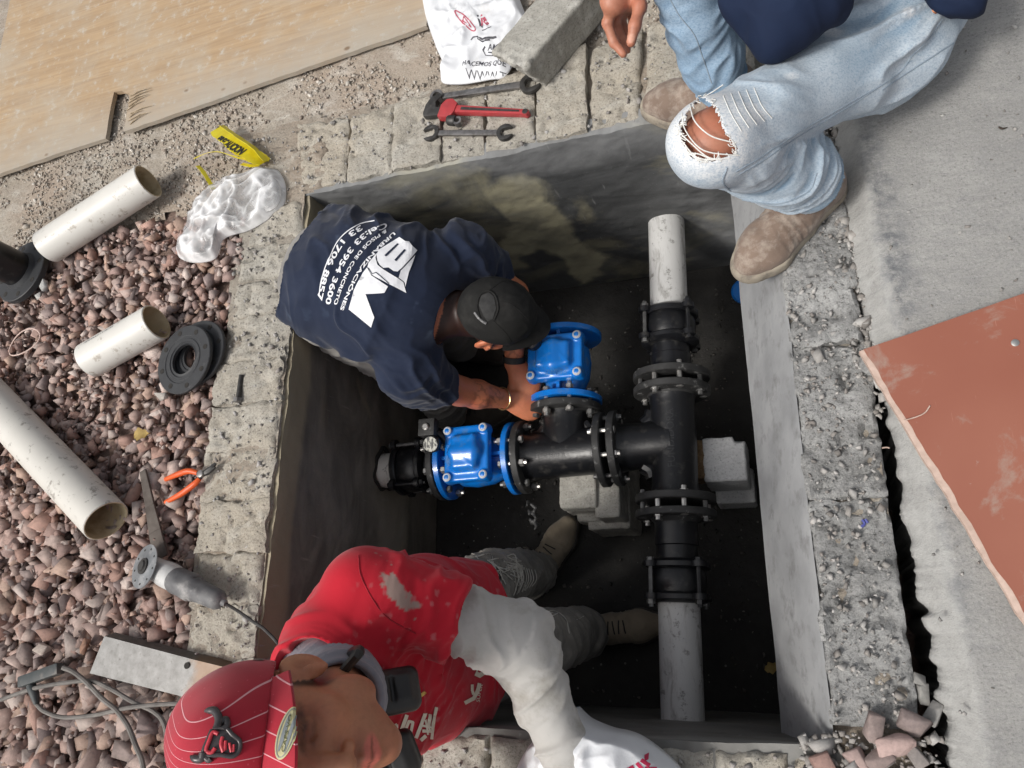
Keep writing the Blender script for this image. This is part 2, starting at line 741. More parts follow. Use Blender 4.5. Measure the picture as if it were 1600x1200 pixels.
def mat_slab():
    g = NB('float_finished_slab')
    col = g.mix(g.ramp(g.noise(5, 7, .6), [(.3, 0), (.7, 1)]), (.38, .375, .36), (.29, .285, .275))
    streak = g.noise(1, 8, .7, g.scaled((22, 48, 22), (0, 0, .7)), 1.5)
    col = g.mix(g.ramp(streak, [(.35, .5), (.55, 0)]), col, (.27, .27, .27))
    spk = g.n('ShaderNodeTexVoronoi', {'Vector': g.co, 'Scale': 210})
    pick = g.math('GREATER_THAN', g.n('ShaderNodeSeparateColor', {'Color': spk.outputs['Color']}).outputs[1], .955)
    near = g.math('LESS_THAN', spk.outputs[0], .32)
    fg = g.noise(190, 7, .8)
    col = g.mix(g.ramp(fg, [(.34, .8), (.47, 0)]), col, (.15, .15, .148))
    col = g.mix(g.ramp(fg, [(.57, 0), (.74, .8)]), col, (.60, .595, .58))
    # bluish dark wear along the formed edge (vertex colour says how near the edge is)
    a = g.n('ShaderNodeSeparateColor', {'Color': g.attr()}).outputs[0]
    w = g.math('MULTIPLY', a, g.ramp(g.noise(28, 8, .75), [(.42, 0), (.58, 1)]))
    col = g.mix(g.math('MULTIPLY', w, .85), col, (.13, .14, .155))
    lp = g.n('ShaderNodeSeparateColor', {'Color': g.attr()}).outputs[1]
    col = g.mix(g.math('MULTIPLY', lp, g.ramp(g.noise(20, 7, .7), [(.35, .2), (.6, .8)])), col, (.47, .47, .455))
    dk = g.ramp(g.noise(40, 6, .8), [(.30, 1), (.36, 0)])
    col = g.mix(g.math('MULTIPLY', dk, .6), col, (.2, .2, .2))
    h = g.math('ADD', g.noise(70, 9, .78), g.math('MULTIPLY', streak, .5))
    return g.out(col, .9, 0, g.bump(h, .9, .005), Specular_IOR_Level=.2)


M_slab = mat_slab()


def mat_wall(name, dark, mid, olive, edge):
    """trowelled cement wash: long smears over an olive base"""
    g = NB(name)
    sm = g.noise(1, 8, .65, g.scaled((3.5, 3.5, 9)), 1.2)
    col = g.mix(g.ramp(sm, [(.38, 0), (.62, 1)]), dark, mid)
    col = g.mix(g.ramp(g.noise(1, 6, .6, g.scaled((2.2, 2.2, 3.1), (0, 0, 0), (3, 1, 2)), .8), [(.54, 0), (.66, .8)]), col, olive)
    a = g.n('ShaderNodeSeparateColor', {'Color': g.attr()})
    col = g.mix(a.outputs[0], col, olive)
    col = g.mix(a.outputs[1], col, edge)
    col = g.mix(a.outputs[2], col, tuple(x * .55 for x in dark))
    scr = g.noise(1, 3, .5, g.scaled((60, 60, 8), (.5, .3, .2)))
    col = g.mix(g.ramp(scr, [(.68, 0), (.76, .35)]), col, edge)
    fn = g.noise(160, 5, .7)
    col = g.mix(g.ramp(fn, [(.62, 0), (.75, .5)]), col, edge)
    rough = g.ramp(sm, [(.3, .5), (.7, .75)])
    return g.out(col, rough, 0, g.bump(g.math('ADD', g.noise(30, 8, .6), g.math('MULTIPLY', sm, .8)), .45, .004))


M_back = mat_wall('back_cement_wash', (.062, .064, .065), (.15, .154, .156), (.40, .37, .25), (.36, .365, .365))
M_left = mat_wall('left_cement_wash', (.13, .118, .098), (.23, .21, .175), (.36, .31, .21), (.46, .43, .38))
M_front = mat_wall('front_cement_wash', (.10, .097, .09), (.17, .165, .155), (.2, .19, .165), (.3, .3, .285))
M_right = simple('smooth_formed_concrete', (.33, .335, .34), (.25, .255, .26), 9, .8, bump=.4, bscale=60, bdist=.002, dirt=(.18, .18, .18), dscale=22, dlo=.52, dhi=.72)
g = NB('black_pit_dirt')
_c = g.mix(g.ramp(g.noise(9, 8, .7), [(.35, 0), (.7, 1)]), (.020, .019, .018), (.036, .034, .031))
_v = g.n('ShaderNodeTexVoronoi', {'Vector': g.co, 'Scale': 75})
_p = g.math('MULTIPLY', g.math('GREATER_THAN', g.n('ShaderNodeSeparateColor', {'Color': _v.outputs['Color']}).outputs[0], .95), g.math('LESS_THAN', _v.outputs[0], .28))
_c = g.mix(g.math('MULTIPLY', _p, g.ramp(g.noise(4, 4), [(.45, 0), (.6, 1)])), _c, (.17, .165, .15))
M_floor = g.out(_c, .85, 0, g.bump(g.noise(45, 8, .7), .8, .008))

# ================================================================ setting: ground
Z_SOIL = -0.062
hx0, hx1, hy0, hy1 = -0.80, 0.875, -0.97, 0.90
S = 60
xs = [-S, hx0, hx1, S]
ys = [-S, hy0, hy1, S]
vv = [(x, y, Z_SOIL) for y in ys for x in xs]
ff = [(j * 4 + i, j * 4 + i + 1, j * 4 + i + 5, j * 4 + i + 4) for j in range(3) for i in range(3) if not (i == 1 and j == 1)]
tag(mesh_obj('ground', vv, ff, M_soil), kind='structure')


def grid_sheet(name, x0, x1, y0, y1, step, zf, mat, keep=None, parent=None, colf=None):
    nx, ny = int((x1 - x0) / step) + 1, int((y1 - y0) / step) + 1
    X, Y = np.meshgrid(np.linspace(x0, x1, nx), np.linspace(y0, y1, ny), indexing='ij')
    P = np.stack([X.ravel(), Y.ravel(), np.zeros(nx * ny)], 1)
    P[:, 2] = zf(P)
    i = np.arange((nx - 1) * ny).reshape(nx - 1, ny)[:, :-1].ravel()
    q = np.stack([i, i + ny, i + ny + 1, i + 1], 1)
    if keep is not None:
        c = P[q].mean(1)
        P, q, _ = drop_faces(P, q, ~keep(c))
    return mesh_obj(name, P, q, mat, parent, 180, colf(P) if colf else None)


# sandy, gritty ground behind the collar, up to and under the plywood
SAND_EDGE = [U(-250, 420, 0), U(-60, 400, 0), U(40, 385, 0), U(160, 330, 0), U(290, 285, 0), U(335, 300, 0), U(430, 310, 0)]
def sand_line(x):
    return np.interp(x, [p.x for p in SAND_EDGE], [p.y for p in SAND_EDGE])
def sand_keep(c):
    wob = (fbm(c * 9, 3, 3) - .5) * .12
    out = c[:, 1] > sand_line(c[:, 0]) - .06 + wob
    collar = (c[:, 0] > -.90) & (c[:, 0] < .92) & (c[:, 1] < .80)
    return out & ~collar
def sand_z(P):
    z = -.030 + (fbm(P * 3.1, 3, 5) - .5) * .03 + (fbm(P * 40, 3, 9) - .5) * .014
    z -= .035 * sstep(.05, -.12, P[:, 1] - sand_line(P[:, 0]))
    return z
tag(grid_sheet('sandy_ground', -4.2, 2.6, .2, 4.4, .022, sand_z, M_sand, sand_keep), kind='structure')

# ================================================================ setting: the pit
D = -0.96
XL, XR, YB, YF = -0.655, 0.655, 0.722, -0.728      # inner rim
pit = thing('valve_pit', 'rectangular concrete valve pit with dark plastered walls, sunk in the ground', 'pit', (0, 0, D))


def wall_sheet(name, A, B, C, Dn, mat, thick, nu, nv, amp, seed, colf=None, rag=.012):
    """A-B rim edge, Dn-C floor edge; thickened outwards"""
    A, B, C, Dn = [np.array(x) for x in (A, B, C, Dn)]
    u, v = np.meshgrid(np.linspace(0, 1, nu), np.linspace(0, 1, nv), indexing='ij')
    u, v = u.ravel()[:, None], v.ravel()[:, None]
    P = (A * (1 - u) + B * u) * (1 - v) + (Dn * (1 - u) + C * u) * v
    n = np.cross(B - A, Dn - A)
    n /= np.linalg.norm(n)
    P = P + n * ((fbm(P * 5, 3, seed) - .5) * amp * 2)[:, None] + n * ((fbm(P * 35, 2, seed + 4) - .5) * amp * .35)[:, None]
    e = sstep(.05, 0, v[:, 0])
    P[:, 2] -= e * (fbm(P * 22, 3, seed + 8)) * rag
    i = np.arange((nu - 1) * nv).reshape(nu - 1, nv)[:, :-1].ravel()
    q = np.stack([i, i + 1, i + nv + 1, i + nv], 1)
    N = len(P)
    Pb = P - n * thick
    top = np.arange(nu) * nv
    qt = np.stack([top[:-1], top[1:], top[1:] + N, top[:-1] + N], 1)
    allq = np.concatenate([q, q[:, ::-1] + N, qt])
    Pall = np.concatenate([P, Pb])
    cols = colf(u[:, 0], v[:, 0], P) if colf else np.zeros((N, 3))
    return mesh_obj(name, Pall, allq, mat, pit, 40, np.concatenate([cols, cols]))


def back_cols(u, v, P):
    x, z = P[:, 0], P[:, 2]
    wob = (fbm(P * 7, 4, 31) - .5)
    # olive tone inside a slanting outline below the middle of the rim, darker around it
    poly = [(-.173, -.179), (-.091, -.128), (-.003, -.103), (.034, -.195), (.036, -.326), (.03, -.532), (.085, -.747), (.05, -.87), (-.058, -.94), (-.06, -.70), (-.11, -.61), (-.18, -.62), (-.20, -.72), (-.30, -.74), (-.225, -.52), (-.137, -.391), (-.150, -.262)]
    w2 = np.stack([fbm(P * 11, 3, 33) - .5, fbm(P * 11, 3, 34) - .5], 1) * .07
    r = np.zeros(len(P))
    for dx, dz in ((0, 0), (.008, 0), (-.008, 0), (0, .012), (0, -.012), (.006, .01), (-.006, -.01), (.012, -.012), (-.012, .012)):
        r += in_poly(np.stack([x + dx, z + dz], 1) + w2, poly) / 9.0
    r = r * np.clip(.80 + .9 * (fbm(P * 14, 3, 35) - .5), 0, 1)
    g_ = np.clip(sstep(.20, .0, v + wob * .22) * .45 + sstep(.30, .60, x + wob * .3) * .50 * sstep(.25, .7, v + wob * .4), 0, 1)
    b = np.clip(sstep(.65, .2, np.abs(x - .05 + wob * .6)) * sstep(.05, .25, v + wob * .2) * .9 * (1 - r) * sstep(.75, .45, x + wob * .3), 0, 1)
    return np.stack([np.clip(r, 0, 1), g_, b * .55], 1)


def left_cols(u, v, P):
    wob = fbm(P * 6, 4, 51) - .5
    r = sstep(.11, .085, v + wob * .06) * .9
    stain = sstep(.5, .1, np.hypot((P[:, 1] + .16) / .42, (P[:, 2] + .62) / .3) + wob * .9)
    return np.stack([r * .85 + stain * .35, stain * .30, sstep(.55, .75, fbm(P * 3, 3, 77)) * .35], 1)


def front_cols(u, v, P):
    wob = fbm(P * np.array([3, 3, 14]), 4, 61) - .5
    return np.stack([np.clip(.3 + wob, 0, 1) * .5, np.clip(sstep(.2, 0, v + wob * .3) * .4, 0, 1), np.clip(wob * 1.5, 0, 1)], 1)


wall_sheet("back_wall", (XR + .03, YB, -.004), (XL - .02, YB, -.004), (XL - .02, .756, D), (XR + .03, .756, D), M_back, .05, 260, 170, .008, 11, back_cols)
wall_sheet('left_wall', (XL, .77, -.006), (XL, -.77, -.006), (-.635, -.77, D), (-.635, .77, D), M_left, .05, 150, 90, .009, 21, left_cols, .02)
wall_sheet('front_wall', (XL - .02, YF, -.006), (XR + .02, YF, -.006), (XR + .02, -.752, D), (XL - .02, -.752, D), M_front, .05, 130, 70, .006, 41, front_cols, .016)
# right side: formed concrete haunch that slopes inwards below the rim, undercut below
mb_v, mb_q = [], []
prof = [(.662, -.003), (.655, -.012), (.610, -.16), (.566, -.30), (.560, -.312), (.565, -.33), (.60, D)]
ny = 90
ysr = np.linspace(.77, -.77, ny)
P = []
for (x, z) in prof:
    xx = x + (-.012 if z < -.05 else 0) * 0 + (0.006 * (ysr > 2))
    P.append(np.stack([np.full(ny, x), ysr, np.full(ny, z)], 1))
P = np.concatenate(P)
P[:, 0] += .010 * (P[:, 1] * -.6) * (P[:, 2] < -.1) - (P[:, 2] < -.1) * .004
P[:, 0] += (fbm(P * 9, 3, 71) - .5) * .006
P[:ny * 2, 2] += (fbm(P[:ny * 2] * 40, 3, 72) - .7) * .012
q = []
for i in range(len(prof) - 1):
    a = np.arange(ny - 1) + i * ny
    q.append(np.stack([a, a + ny, a + ny + 1, a + 1], 1))
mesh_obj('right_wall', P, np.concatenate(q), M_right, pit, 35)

# floor of the pit
def floor_z(P):
    return D - .004 + (fbm(P * 4, 3, 81) - .5) * .025 + (fbm(P * 38, 3, 82) - .5) * .012
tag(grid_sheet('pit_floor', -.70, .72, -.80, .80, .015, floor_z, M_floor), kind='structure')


def rough_block(name, quad, z0, z1, mat, seed, amp=.006, edge=.012, step=.0085, parent=pit, chip=.012):
    """a block seen from above: quad = four (x, y) corners counter-clockwise"""
    A, B, C, E = [np.array(p[:2], float) for p in quad]
    lu = max(np.linalg.norm(B - A), np.linalg.norm(C - E))
    lv = max(np.linalg.norm(E - A), np.linalg.norm(C - B))
    nu, nv = max(4, int(lu / step) + 1), max(4, int(lv / step) + 1)
    u, v = np.meshgrid(np.linspace(0, 1, nu), np.linspace(0, 1, nv), indexing='ij')
    uu, w = u.ravel()[:, None], v.ravel()[:, None]
    XY = (A * (1 - uu) + B * uu) * (1 - w) + (E * (1 - uu) + C * uu) * w
    de = np.minimum(np.minimum(uu[:, 0], 1 - uu[:, 0]) * lu, np.minimum(w[:, 0], 1 - w[:, 0]) * lv)
    P3 = np.concatenate([XY, np.zeros((len(XY), 1))], 1)
    cen = XY.mean(0)
    jag = (fbm(P3 * 30 + seed * 3.7, 3, seed) - .5)
    rim = de < 1e-6
    XY = XY + (XY - cen) / (np.linalg.norm(XY - cen, axis=1)[:, None] + 1e-6) * (jag * chip * sstep(.03, 0, de))[:, None]
    z = z1 - edge * (1 - np.sqrt(np.clip(1 - (1 - np.clip(de / (edge * 1.6), 0, 1)) ** 2, 0, 1)))
    z += (fbm(P3 * 14 + seed, 3, seed + 1) - .5) * amp * 2 + (fbm(P3 * 70 + seed, 3, seed + 2) - .5) * amp * 1.3 - np.clip(fbm(P3 * 38 + seed, 2, seed + 3) - .62, 0, 1) * amp * 6
    top = np.concatenate([XY, z[:, None]], 1)
    i = np.arange((nu - 1) * nv).reshape(nu - 1, nv)[:, :-1].ravel()
    q = np.stack([i, i + nv, i + nv + 1, i + 1], 1)
    ring = [k * nv for k in range(nu)] + [(nu - 1) * nv + k for k in range(1, nv)] + [k * nv + nv - 1 for k in range(nu - 2, -1, -1)] + [k for k in range(nv - 2, 0, -1)]
    n0 = len(top)
    bot = top[ring].copy()
    bot[:, 2] = z0
    m = len(ring)
    qs = np.array([[ring[k], n0 + k, n0 + (k + 1) % m, ring[(k + 1) % m]] for k in range(m)])
    return mesh_obj(name, np.concatenate([top, bot]), np.concatenate([q, qs]), mat, parent, 50)


def inset(q, g):
    c = sum((Vector(p[:2]) for p in q), Vector((0, 0))) / 4
    out = []
    for p in q:
        d = Vector(p[:2]) - c
        out.append(Vector(p[:2]) - Vector((math.copysign(g, d.x), math.copysign(g, d.y))))
    return out


# mortar bed below the blocks (the recessed joints)
def bed_keep(c):
    x, y = c[:, 0], c[:, 1]
    wob = (fbm(c * 12, 3, 91) - .5) * .06
    outer = (x > -.885 + wob) & (x < .806) & (y < .995 + wob) & (y > -1.02)
    inner = (x > XL - .012) & (x < XR + .004) & (y < YB + .010) & (y > YF - .012)
    return outer & ~inner
def bed_z(P):
    return -.022 + .014 * (P[:, 0] < -.62) + (fbm(P * 16, 3, 92) - .5) * .012 + (fbm(P * 60, 2, 93) - .5) * .008
grid_sheet('mortar_bed', -.93, .81, -1.04, 1.02, .014, bed_z, M_mortar, bed_keep, pit)

J = [((462, 192), (468, 306)), ((546, 182), (538, 298)), ((617, 163), (612, 283)), ((690, 146), (688, 266)), ((757, 128), (755, 247)),
     ((838, 100), (838, 226)), ((917, 70), (918, 207)), ((1006, 36), (1003, 190)), ((1090, 14), (1090, 172)), ((1178, -8), (1182, 152))]
for k in range(len(J) - 1):
    (o1, i1), (o2, i2) = J[k], J[k + 1]
    a, b, c, d = U(*i1, 0), U(*i2, 0), U(*o2, 0), U(*o1, 0)
    a.y = b.y = YB + .011
    gp = [.002, .004, .0015, .001, .006, .001, .008, .009, .003][k]
    rough_block('concrete_block', inset([a, b, c, d], gp), -.2, .004 + .006 * ((k * 7) % 3 - 1), M_block, 100 + k, chip=.022 if k < 3 else .016, edge=[.004, .006, .004, .003, .007, .003, .008, .008, .005][k], amp=.007)
# left collar
yl = [.70, .58, .455, .335, .20, .075, -.06, -.20, -.335, -.47, -.60, -.735]
xo = [-.842, -.868, -.872, -.885, -.895, -.902, -.90, -.885, -.872, -.862, -.872, -.865]
for k in range(len(yl) - 1):
    q_ = [(xo[k], yl[k + 1]), (XL - .010, yl[k + 1]), (XL - .010, yl[k]), (xo[k], yl[k])]
    rough_block('concrete_block', inset(q_, [.0004, .006, .004, -.001, -.001, .002, -.001, -.0005, .003, -.001, .001][k]), -.2, .002 + .0035 * ((k * 5) % 3 - 1), M_block, 130 + k, amp=.009, chip=.030, edge=[.007, .012, .010, .0025, .003, .008, .0025, .003, .009, .0025, .005][k])
rough_block('concrete_block', [(-.86, .706), (-.60, .735), (-.60, .90), (-.83, .93)], -.2, -.004, M_mortar, 150, amp=.012, chip=.03)
# right collar
yr = [.73, .44, .07, -.265, -.69]
for k in range(len(yr) - 1):
    o_ = .795 + .010 * ((k * 3) % 4) / 3 + (.014 if k > 1 else 0)
    q_ = [(XR + .004, yr[k + 1]), (o_, yr[k + 1]), (o_, yr[k]), (XR + .004, yr[k])]
    rough_block('concrete_block', inset(q_, [.0002, .0004, .001, .0003][k]), -.25, -.002 + .003 * ((k * 5) % 3 - 1), M_rblock, 160 + k, amp=.013, chip=.020, edge=.006)
# front collar
xf = [-.86, -.66, -.50, -.34, -.19, -.03, .13, .29, .44, .58, .70]
for k in range(len(xf) - 1):
    q_ = [(xf[k], -1.0), (xf[k + 1], -1.0), (xf[k + 1], YF - .011), (xf[k], YF - .011)]
    rough_block('concrete_block', inset(q_, .003), -.2, -.003 + .005 * ((k * 7) % 3 - 1), M_block, 180 + k, amp=.009, chip=.02)

# ================================================================ slab on the right, with its formed lip and the open crack
def slab_mesh():
    ny = 900
    ys_ = np.concatenate([np.linspace(-1.3, 1.15, ny)])
    ys_ = np.concatenate([[-6], ys_, [6]])
    prof = [(.020, -.45), (.018, -.10), (.006, -.05), (0, -.022), (.004, -.006), (.012, .004), (.022, .018), (.034, .034), (.043, .046), (.050, .051), (.062, .053)] + [(.062 + .02 * i, .053) for i in range(1, 26)] + [(.80, .053), (1.6, .053), (6, .053)]
    rows = []
    for k, (dx, z) in enumerate(prof):
        x0 = np.interp(ys_, [-1.3, -.74, -.55, -.08, .24, .57, 1.2], [.858, .854, .848, .831, .806, .802, .797])
        rag = (fbm(np.stack([ys_ * 46, np.zeros_like(ys_), np.zeros_like(ys_)], 1), 4, 201) - .5)
        wr = sstep(-.0, -.25, ys_)
        jag = rag * (.012 + .018 * wr) if z < .0 else rag * .006 * (z < .045)
        rows.append(np.stack([x0 + dx + jag, ys_, np.full_like(ys_, z)], 1))
    P = np.concatenate(rows)
    n = len(ys_)
    near = P[:, 2] > .04
    P[:, 2] += np.where(near, (fbm(P * 26, 3, 205) - .5) * .004 + (fbm(P * 4, 2, 206) - .5) * .006, 0)
    q = []
    for i in range(len(prof) - 1):
        a = np.arange(n - 1) + i * n
        q.append(np.stack([a, a + n, a + n + 1, a + 1], 1))
    lip = sstep(.056, .046, P[:, 0] - np.interp(P[:, 1], [-1.3, -.74, -.55, -.08, .24, .57, 1.2], [.858, .854, .848, .831, .806, .802, .797])) * (P[:, 2] > -.03)
    wear = sstep(.12, .055, P[:, 0] - .82) * sstep(.035, .05, P[:, 2]) * sstep(.38, .62, fbm(P * 5, 3, 208))
    return mesh_obj('concrete_slab', P, np.concatenate(q), M_slab, None, 40, np.stack([wear, lip, wear], 1))
tag(slab_mesh(), kind='structure')
# earth at the bottom of the crack
tag(mesh_obj('crack_bottom', [(.70, -1.4, -.44), (.95, -1.4, -.44), (.95, 1.3, -.44), (.70, 1.3, -.44)], [(0, 1, 2, 3)], M_soil), kind='structure')

# ================================================================ loose stone
def hull_shapes(n, seed, lo=9, hi=14, flat=.55):
    """crushed-stone shapes: hulls of jittered box corners with a few knocked off"""
    r = np.random.default_rng(seed)
    out = []
    for _ in range(n):
        bm = bmesh.new()
        p = np.array([[x, y, z] for x in (-1, 1) for y in (-1, 1) for z in (-1, 1)], float)
        p = p + r.uniform(-.48, .48, p.shape)
        p = p[r.permutation(8)[:r.integers(6, 9)]]
        ex = r.normal(size=(max(0, int(r.integers(lo, hi)) - 8), 3))
        if len(ex):
            ex /= np.linalg.norm(ex, axis=1)[:, None]
            p = np.concatenate([p, ex * 1.35])
        p = p * .62 * np.array([r.uniform(1.0, 1.45), r.uniform(.7, 1.0), r.uniform(flat, .85)])
        for a in p: bm.verts.new(a)
        bmesh.ops.convex_hull(bm, input=bm.verts[:])
        bmesh.ops.delete(bm, geom=[v for v in bm.verts if not v.link_faces], context='VERTS')
        bmesh.ops.triangulate(bm, faces=bm.faces[:])
        bmesh.ops.recalc_face_normals(bm, faces=bm.faces[:])
        bm.verts.index_update()
        out.append((np.array([v.co for v in bm.verts]), np.array([[v.index for v in f.verts] for f in bm.faces])))
        bm.free()
    return out


def scatter(name, pts, sizes, cols, shapes, mat, seed, tilt=.5):
    r = np.random.default_rng(seed)
    Vs, Fs, Cs, n = [], [], [], 0
    for p, s_, c in zip(pts, sizes, cols):
        v, f = shapes[r.integers(len(shapes))]
        R = rotm((0, 0, 1), r.uniform(0, 6.28)) @ rotm((1, 0, 0), r.normal() * tilt) @ rotm((0, 1, 0), r.normal() * tilt)
        Vs.append(v @ R.T * s_ + p)
        Fs.append(f + n)
        n += len(v)
        Cs.append(np.tile(c, (len(v), 1)))
    o = mesh_obj(name, np.concatenate(Vs), np.concatenate(Fs), mat, None, None, np.concatenate(Cs))
    return tag(o, kind='stuff')


g = NB('crushed_stone')
_c = g.mix(1.0, g.attr(), g.ramp(g.noise(60, 6, .7), [(.2, (.62, .62, .62)), (.5, (1, 1, 1)), (.8, (1.35, 1.3, 1.28))]), 'MULTIPLY')
_c = g.mix(g.ramp(g.noise(160, 4, .7), [(.62, 0), (.78, .45)]), _c, (.42, .36, .33))
_up = g.n('ShaderNodeSeparateXYZ', {'Vector': g.n('ShaderNodeNewGeometry').outputs['Normal']}).outputs[2]
_c = g.mix(g.math('MULTIPLY', g.ramp(g.noise(5, 4), [(.5, 0), (.75, 1)]), g.math('MULTIPLY', g.math('MAXIMUM', _up, 0), .45)), _c, (.36, .30, .26))
M_stone = g.out(_c, .92, 0, g.bump(g.noise(220, 6, .7), .5, .002), Specular_IOR_Level=.25)

PAL = np.array([[.30, .195, .165], [.34, .235, .20], [.245, .165, .145], [.37, .275, .24], [.28, .215, .195], [.32, .19, .15], [.40, .325, .29], [.21, .16, .15], [.35, .235, .18]])
PAL = PAL * .84 + PAL.mean(1, keepdims=True) * .16
def gravel_ok(p):
    wob = (fbm(np.concatenate([p, np.zeros((len(p), 1))], 1) * 7, 3, 301) - .5) * .10
    left = p[:, 0] < np.interp(p[:, 1], [-2, -.75, -.47, -.2, .075, .335, .58, .75], [-.845, -.885, -.868, -.885, -.905, -.885, -.868, -.845]) + wob * .35
    below = p[:, 1] < sand_line(p[:, 0]) - .045 + wob
    return left & below
def make_gravel():
    r = np.random.default_rng(11)
    sh = hull_shapes(36, 5, 7, 11, .45)
    pts, sz, co = [], [], []
    for layer, (n, s0, s1, z) in enumerate([(3900, .015, .026, -.050), (5000, .012, .027, -.030), (3300, .011, .027, -.012), (4200, .004, .010, -.014)]):
        p = np.stack([r.uniform(-2.6, -.82, n), r.uniform(-1.75, .75, n)], 1)
        k = gravel_ok(p)
        p = p[k]
        s_ = r.uniform(s0, s1, len(p)) * .95 * (1 + .60 * sstep(.15, -.95, p[:, 1])) * r.choice([1, 1, 1.25, .8], len(p))
        P3 = np.concatenate([p, np.zeros((len(p), 1))], 1)
        dens = fbm(P3 * 4, 3, 310)
        if layer == 2:
            m = dens > .40
            p, s_, P3, dens = p[m], s_[m], P3[m], dens[m]
        zz = z + (fbm(P3 * 3, 2, 311) - .5) * .025 + r.uniform(-.006, .006, len(p))
        zz = zz - .02 * sstep(-.10, .0, p[:, 1] - sand_line(p[:, 0]))
        c = PAL[r.integers(0, len(PAL), len(p))] * r.uniform(.80, 1.22, (len(p), 1))
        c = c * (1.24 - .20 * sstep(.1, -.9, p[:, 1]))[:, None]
        pts.append(np.concatenate([p, zz[:, None]], 1)); sz.append(s_); co.append(c)
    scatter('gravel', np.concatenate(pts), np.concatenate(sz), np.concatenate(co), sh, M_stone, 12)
make_gravel()


def make_grit():
    r = np.random.default_rng(21)
    sh = hull_shapes(10, 6, 7, 9, .6)
    n = 30000
    p = np.stack([r.uniform(-2.2, .9, n), r.uniform(.45, 1.55, n)], 1)
    P3 = np.concatenate([p, np.zeros((n, 1))], 1)
    k = sand_keep(P3) & (fbm(P3 * 6, 3, 320) > .36)
    P3 = P3[k]
    s_ = r.gamma(2.0, .0012, len(P3)) + .0015
    z = sand_z(P3) + s_ * .35
    c = np.array([[.44, .40, .345], [.38, .335, .285], [.54, .51, .46], [.34, .285, .24]])[r.integers(0, 4, len(P3))] * r.uniform(.8, 1.15, (len(P3), 1))
    pts = [np.stack([P3[:, 0], P3[:, 1], z], 1)]; ss = [s_]; cc = [c]
    # crumbs on the collar, in the joints and along the slab joint
    for n, x0, x1, y0, y1, m, zz in [(500, -.9, .80, .73, .97, .003, .004), (420, -.88, -.67, -.75, .72, .003, .004), (900, .665, .80, -.70, .72, .0032, .002),
                                     (420, .785, .83, -.10, .70, .006, -.006), (600, .60, .84, -.98, -.70, .006, .004), (300, -.2, .65, -1.0, -.745, .004, .003), (260, .86, 1.5, -.9, .9, .0025, .055)]:
        q_ = np.stack([r.uniform(x0, x1, n), r.uniform(y0, y1, n), np.full(n, zz)], 1)
        pts.append(q_)
        s2 = r.gamma(2.0, m * .45, n) + .0012
        ss.append(s2)
        cc.append(np.array([[.32, .31, .295], [.25, .235, .22], [.40, .39, .375]])[r.integers(0, 3, n)] * r.uniform(.8, 1.15, (n, 1)))
    scatter('grit', np.concatenate(pts), np.concatenate(ss), np.concatenate(cc), sh, M_stone, 22, 1.0)
make_grit()


def make_pit_debris():
    r = np.random.default_rng(31)
    sh = hull_shapes(8, 9, 7, 9, .5)
    n = 1500
    p = np.stack([r.uniform(-.6, .57, n), r.uniform(-.72, .72, n), np.zeros(n)], 1)
    k = (fbm(p * 5, 3, 330) > .46) | (p[:, 0] > .40)
    p = p[k]
    p[:, 2] = floor_z(p) + .002
    s_ = r.gamma(1.5, .0020, len(p)) + .001
    c = np.array([[.05, .048, .045], [.09, .085, .08], [.17, .16, .145], [.03, .03, .03]])[r.choice(4, len(p), p=[.45, .25, .07, .23])]
    scatter('pit_crumbs', p, s_, c, sh, M_stone, 32, 1.0)
make_pit_debris()


def stone_mesh(c, r, seed, col, name='rubble_stone', flat=.6, rot=0.0):
    sh = hull_shapes(1, seed, 10, 14, flat)[0]
    R = rotm((0, 0, 1), rot) @ rotm((1, 0, 0), .25)
    v = sh[0] @ R.T * r + np.array(c)
    bm_v, bm_f = v, sh[1]
    o = mesh_obj(name, bm_v, bm_f, M_stone, None, None, np.tile(np.array(col), (len(v), 1)), loc=tuple(c))
    bm = bmesh.new()
    bm.from_mesh(o.data)
    bmesh.ops.bevel(bm, geom=bm.edges[:], offset=r * .06, segments=1, affect='EDGES', clamp_overlap=True)
    bm.to_mesh(o.data)
    bm.free()
    return o


RUB = [((1402, 1165), .036, (.42, .31, .285), 'largest pale pink angular stone among the rubble by the slab crack'),
       ((1365, 1140), .030, (.27, .215, .20), 'flat brown-grey stone left of the pale pink stone by the slab crack'),
       ((1428, 1128), .027, (.235, .19, .18), 'tilted dark brown wedge stone right of the pale pink stone'),
       ((1378, 1188), .030, (.26, .205, .19), 'low rounded brown stone below the pale pink stone'),
       ((1335, 1186), .030, (.34, .255, .235), 'long pink-brown stone at the lower end of the right collar'),
       ((1285, 1194), .026, (.29, .19, .165), 'reddish stone on the front collar beside the pit corner'),
       ((1440, 1085), .018, (.27, .265, .25), 'grey mortar lump lodged at the lower end of the crack'),
       ((1432, 1062), .016, (.26, .255, .245), 'smaller grey mortar lump upper of the two in the crack'),
       ((1463, 1120), .022, (.27, .265, .255), 'grey broken mortar chunk against the slab side'),
       ((1432, 1180), .022, (.22, .20, .19), 'dark grey stone between the pink stone and the slab')]
for k, (px, r_, c_, lb) in enumerate(RUB):
    p = U(*px, .012 + (.0 if k not in (6, 7) else -.05))
    tag(stone_mesh((p.x, p.y, r_ * .45 - (.035 if k in (6, 7, 8) else .0)), r_, 500 + k, c_, flat=.62, rot=k * 1.3), lb, 'stone', 'rubble stones at the corner of the pit')
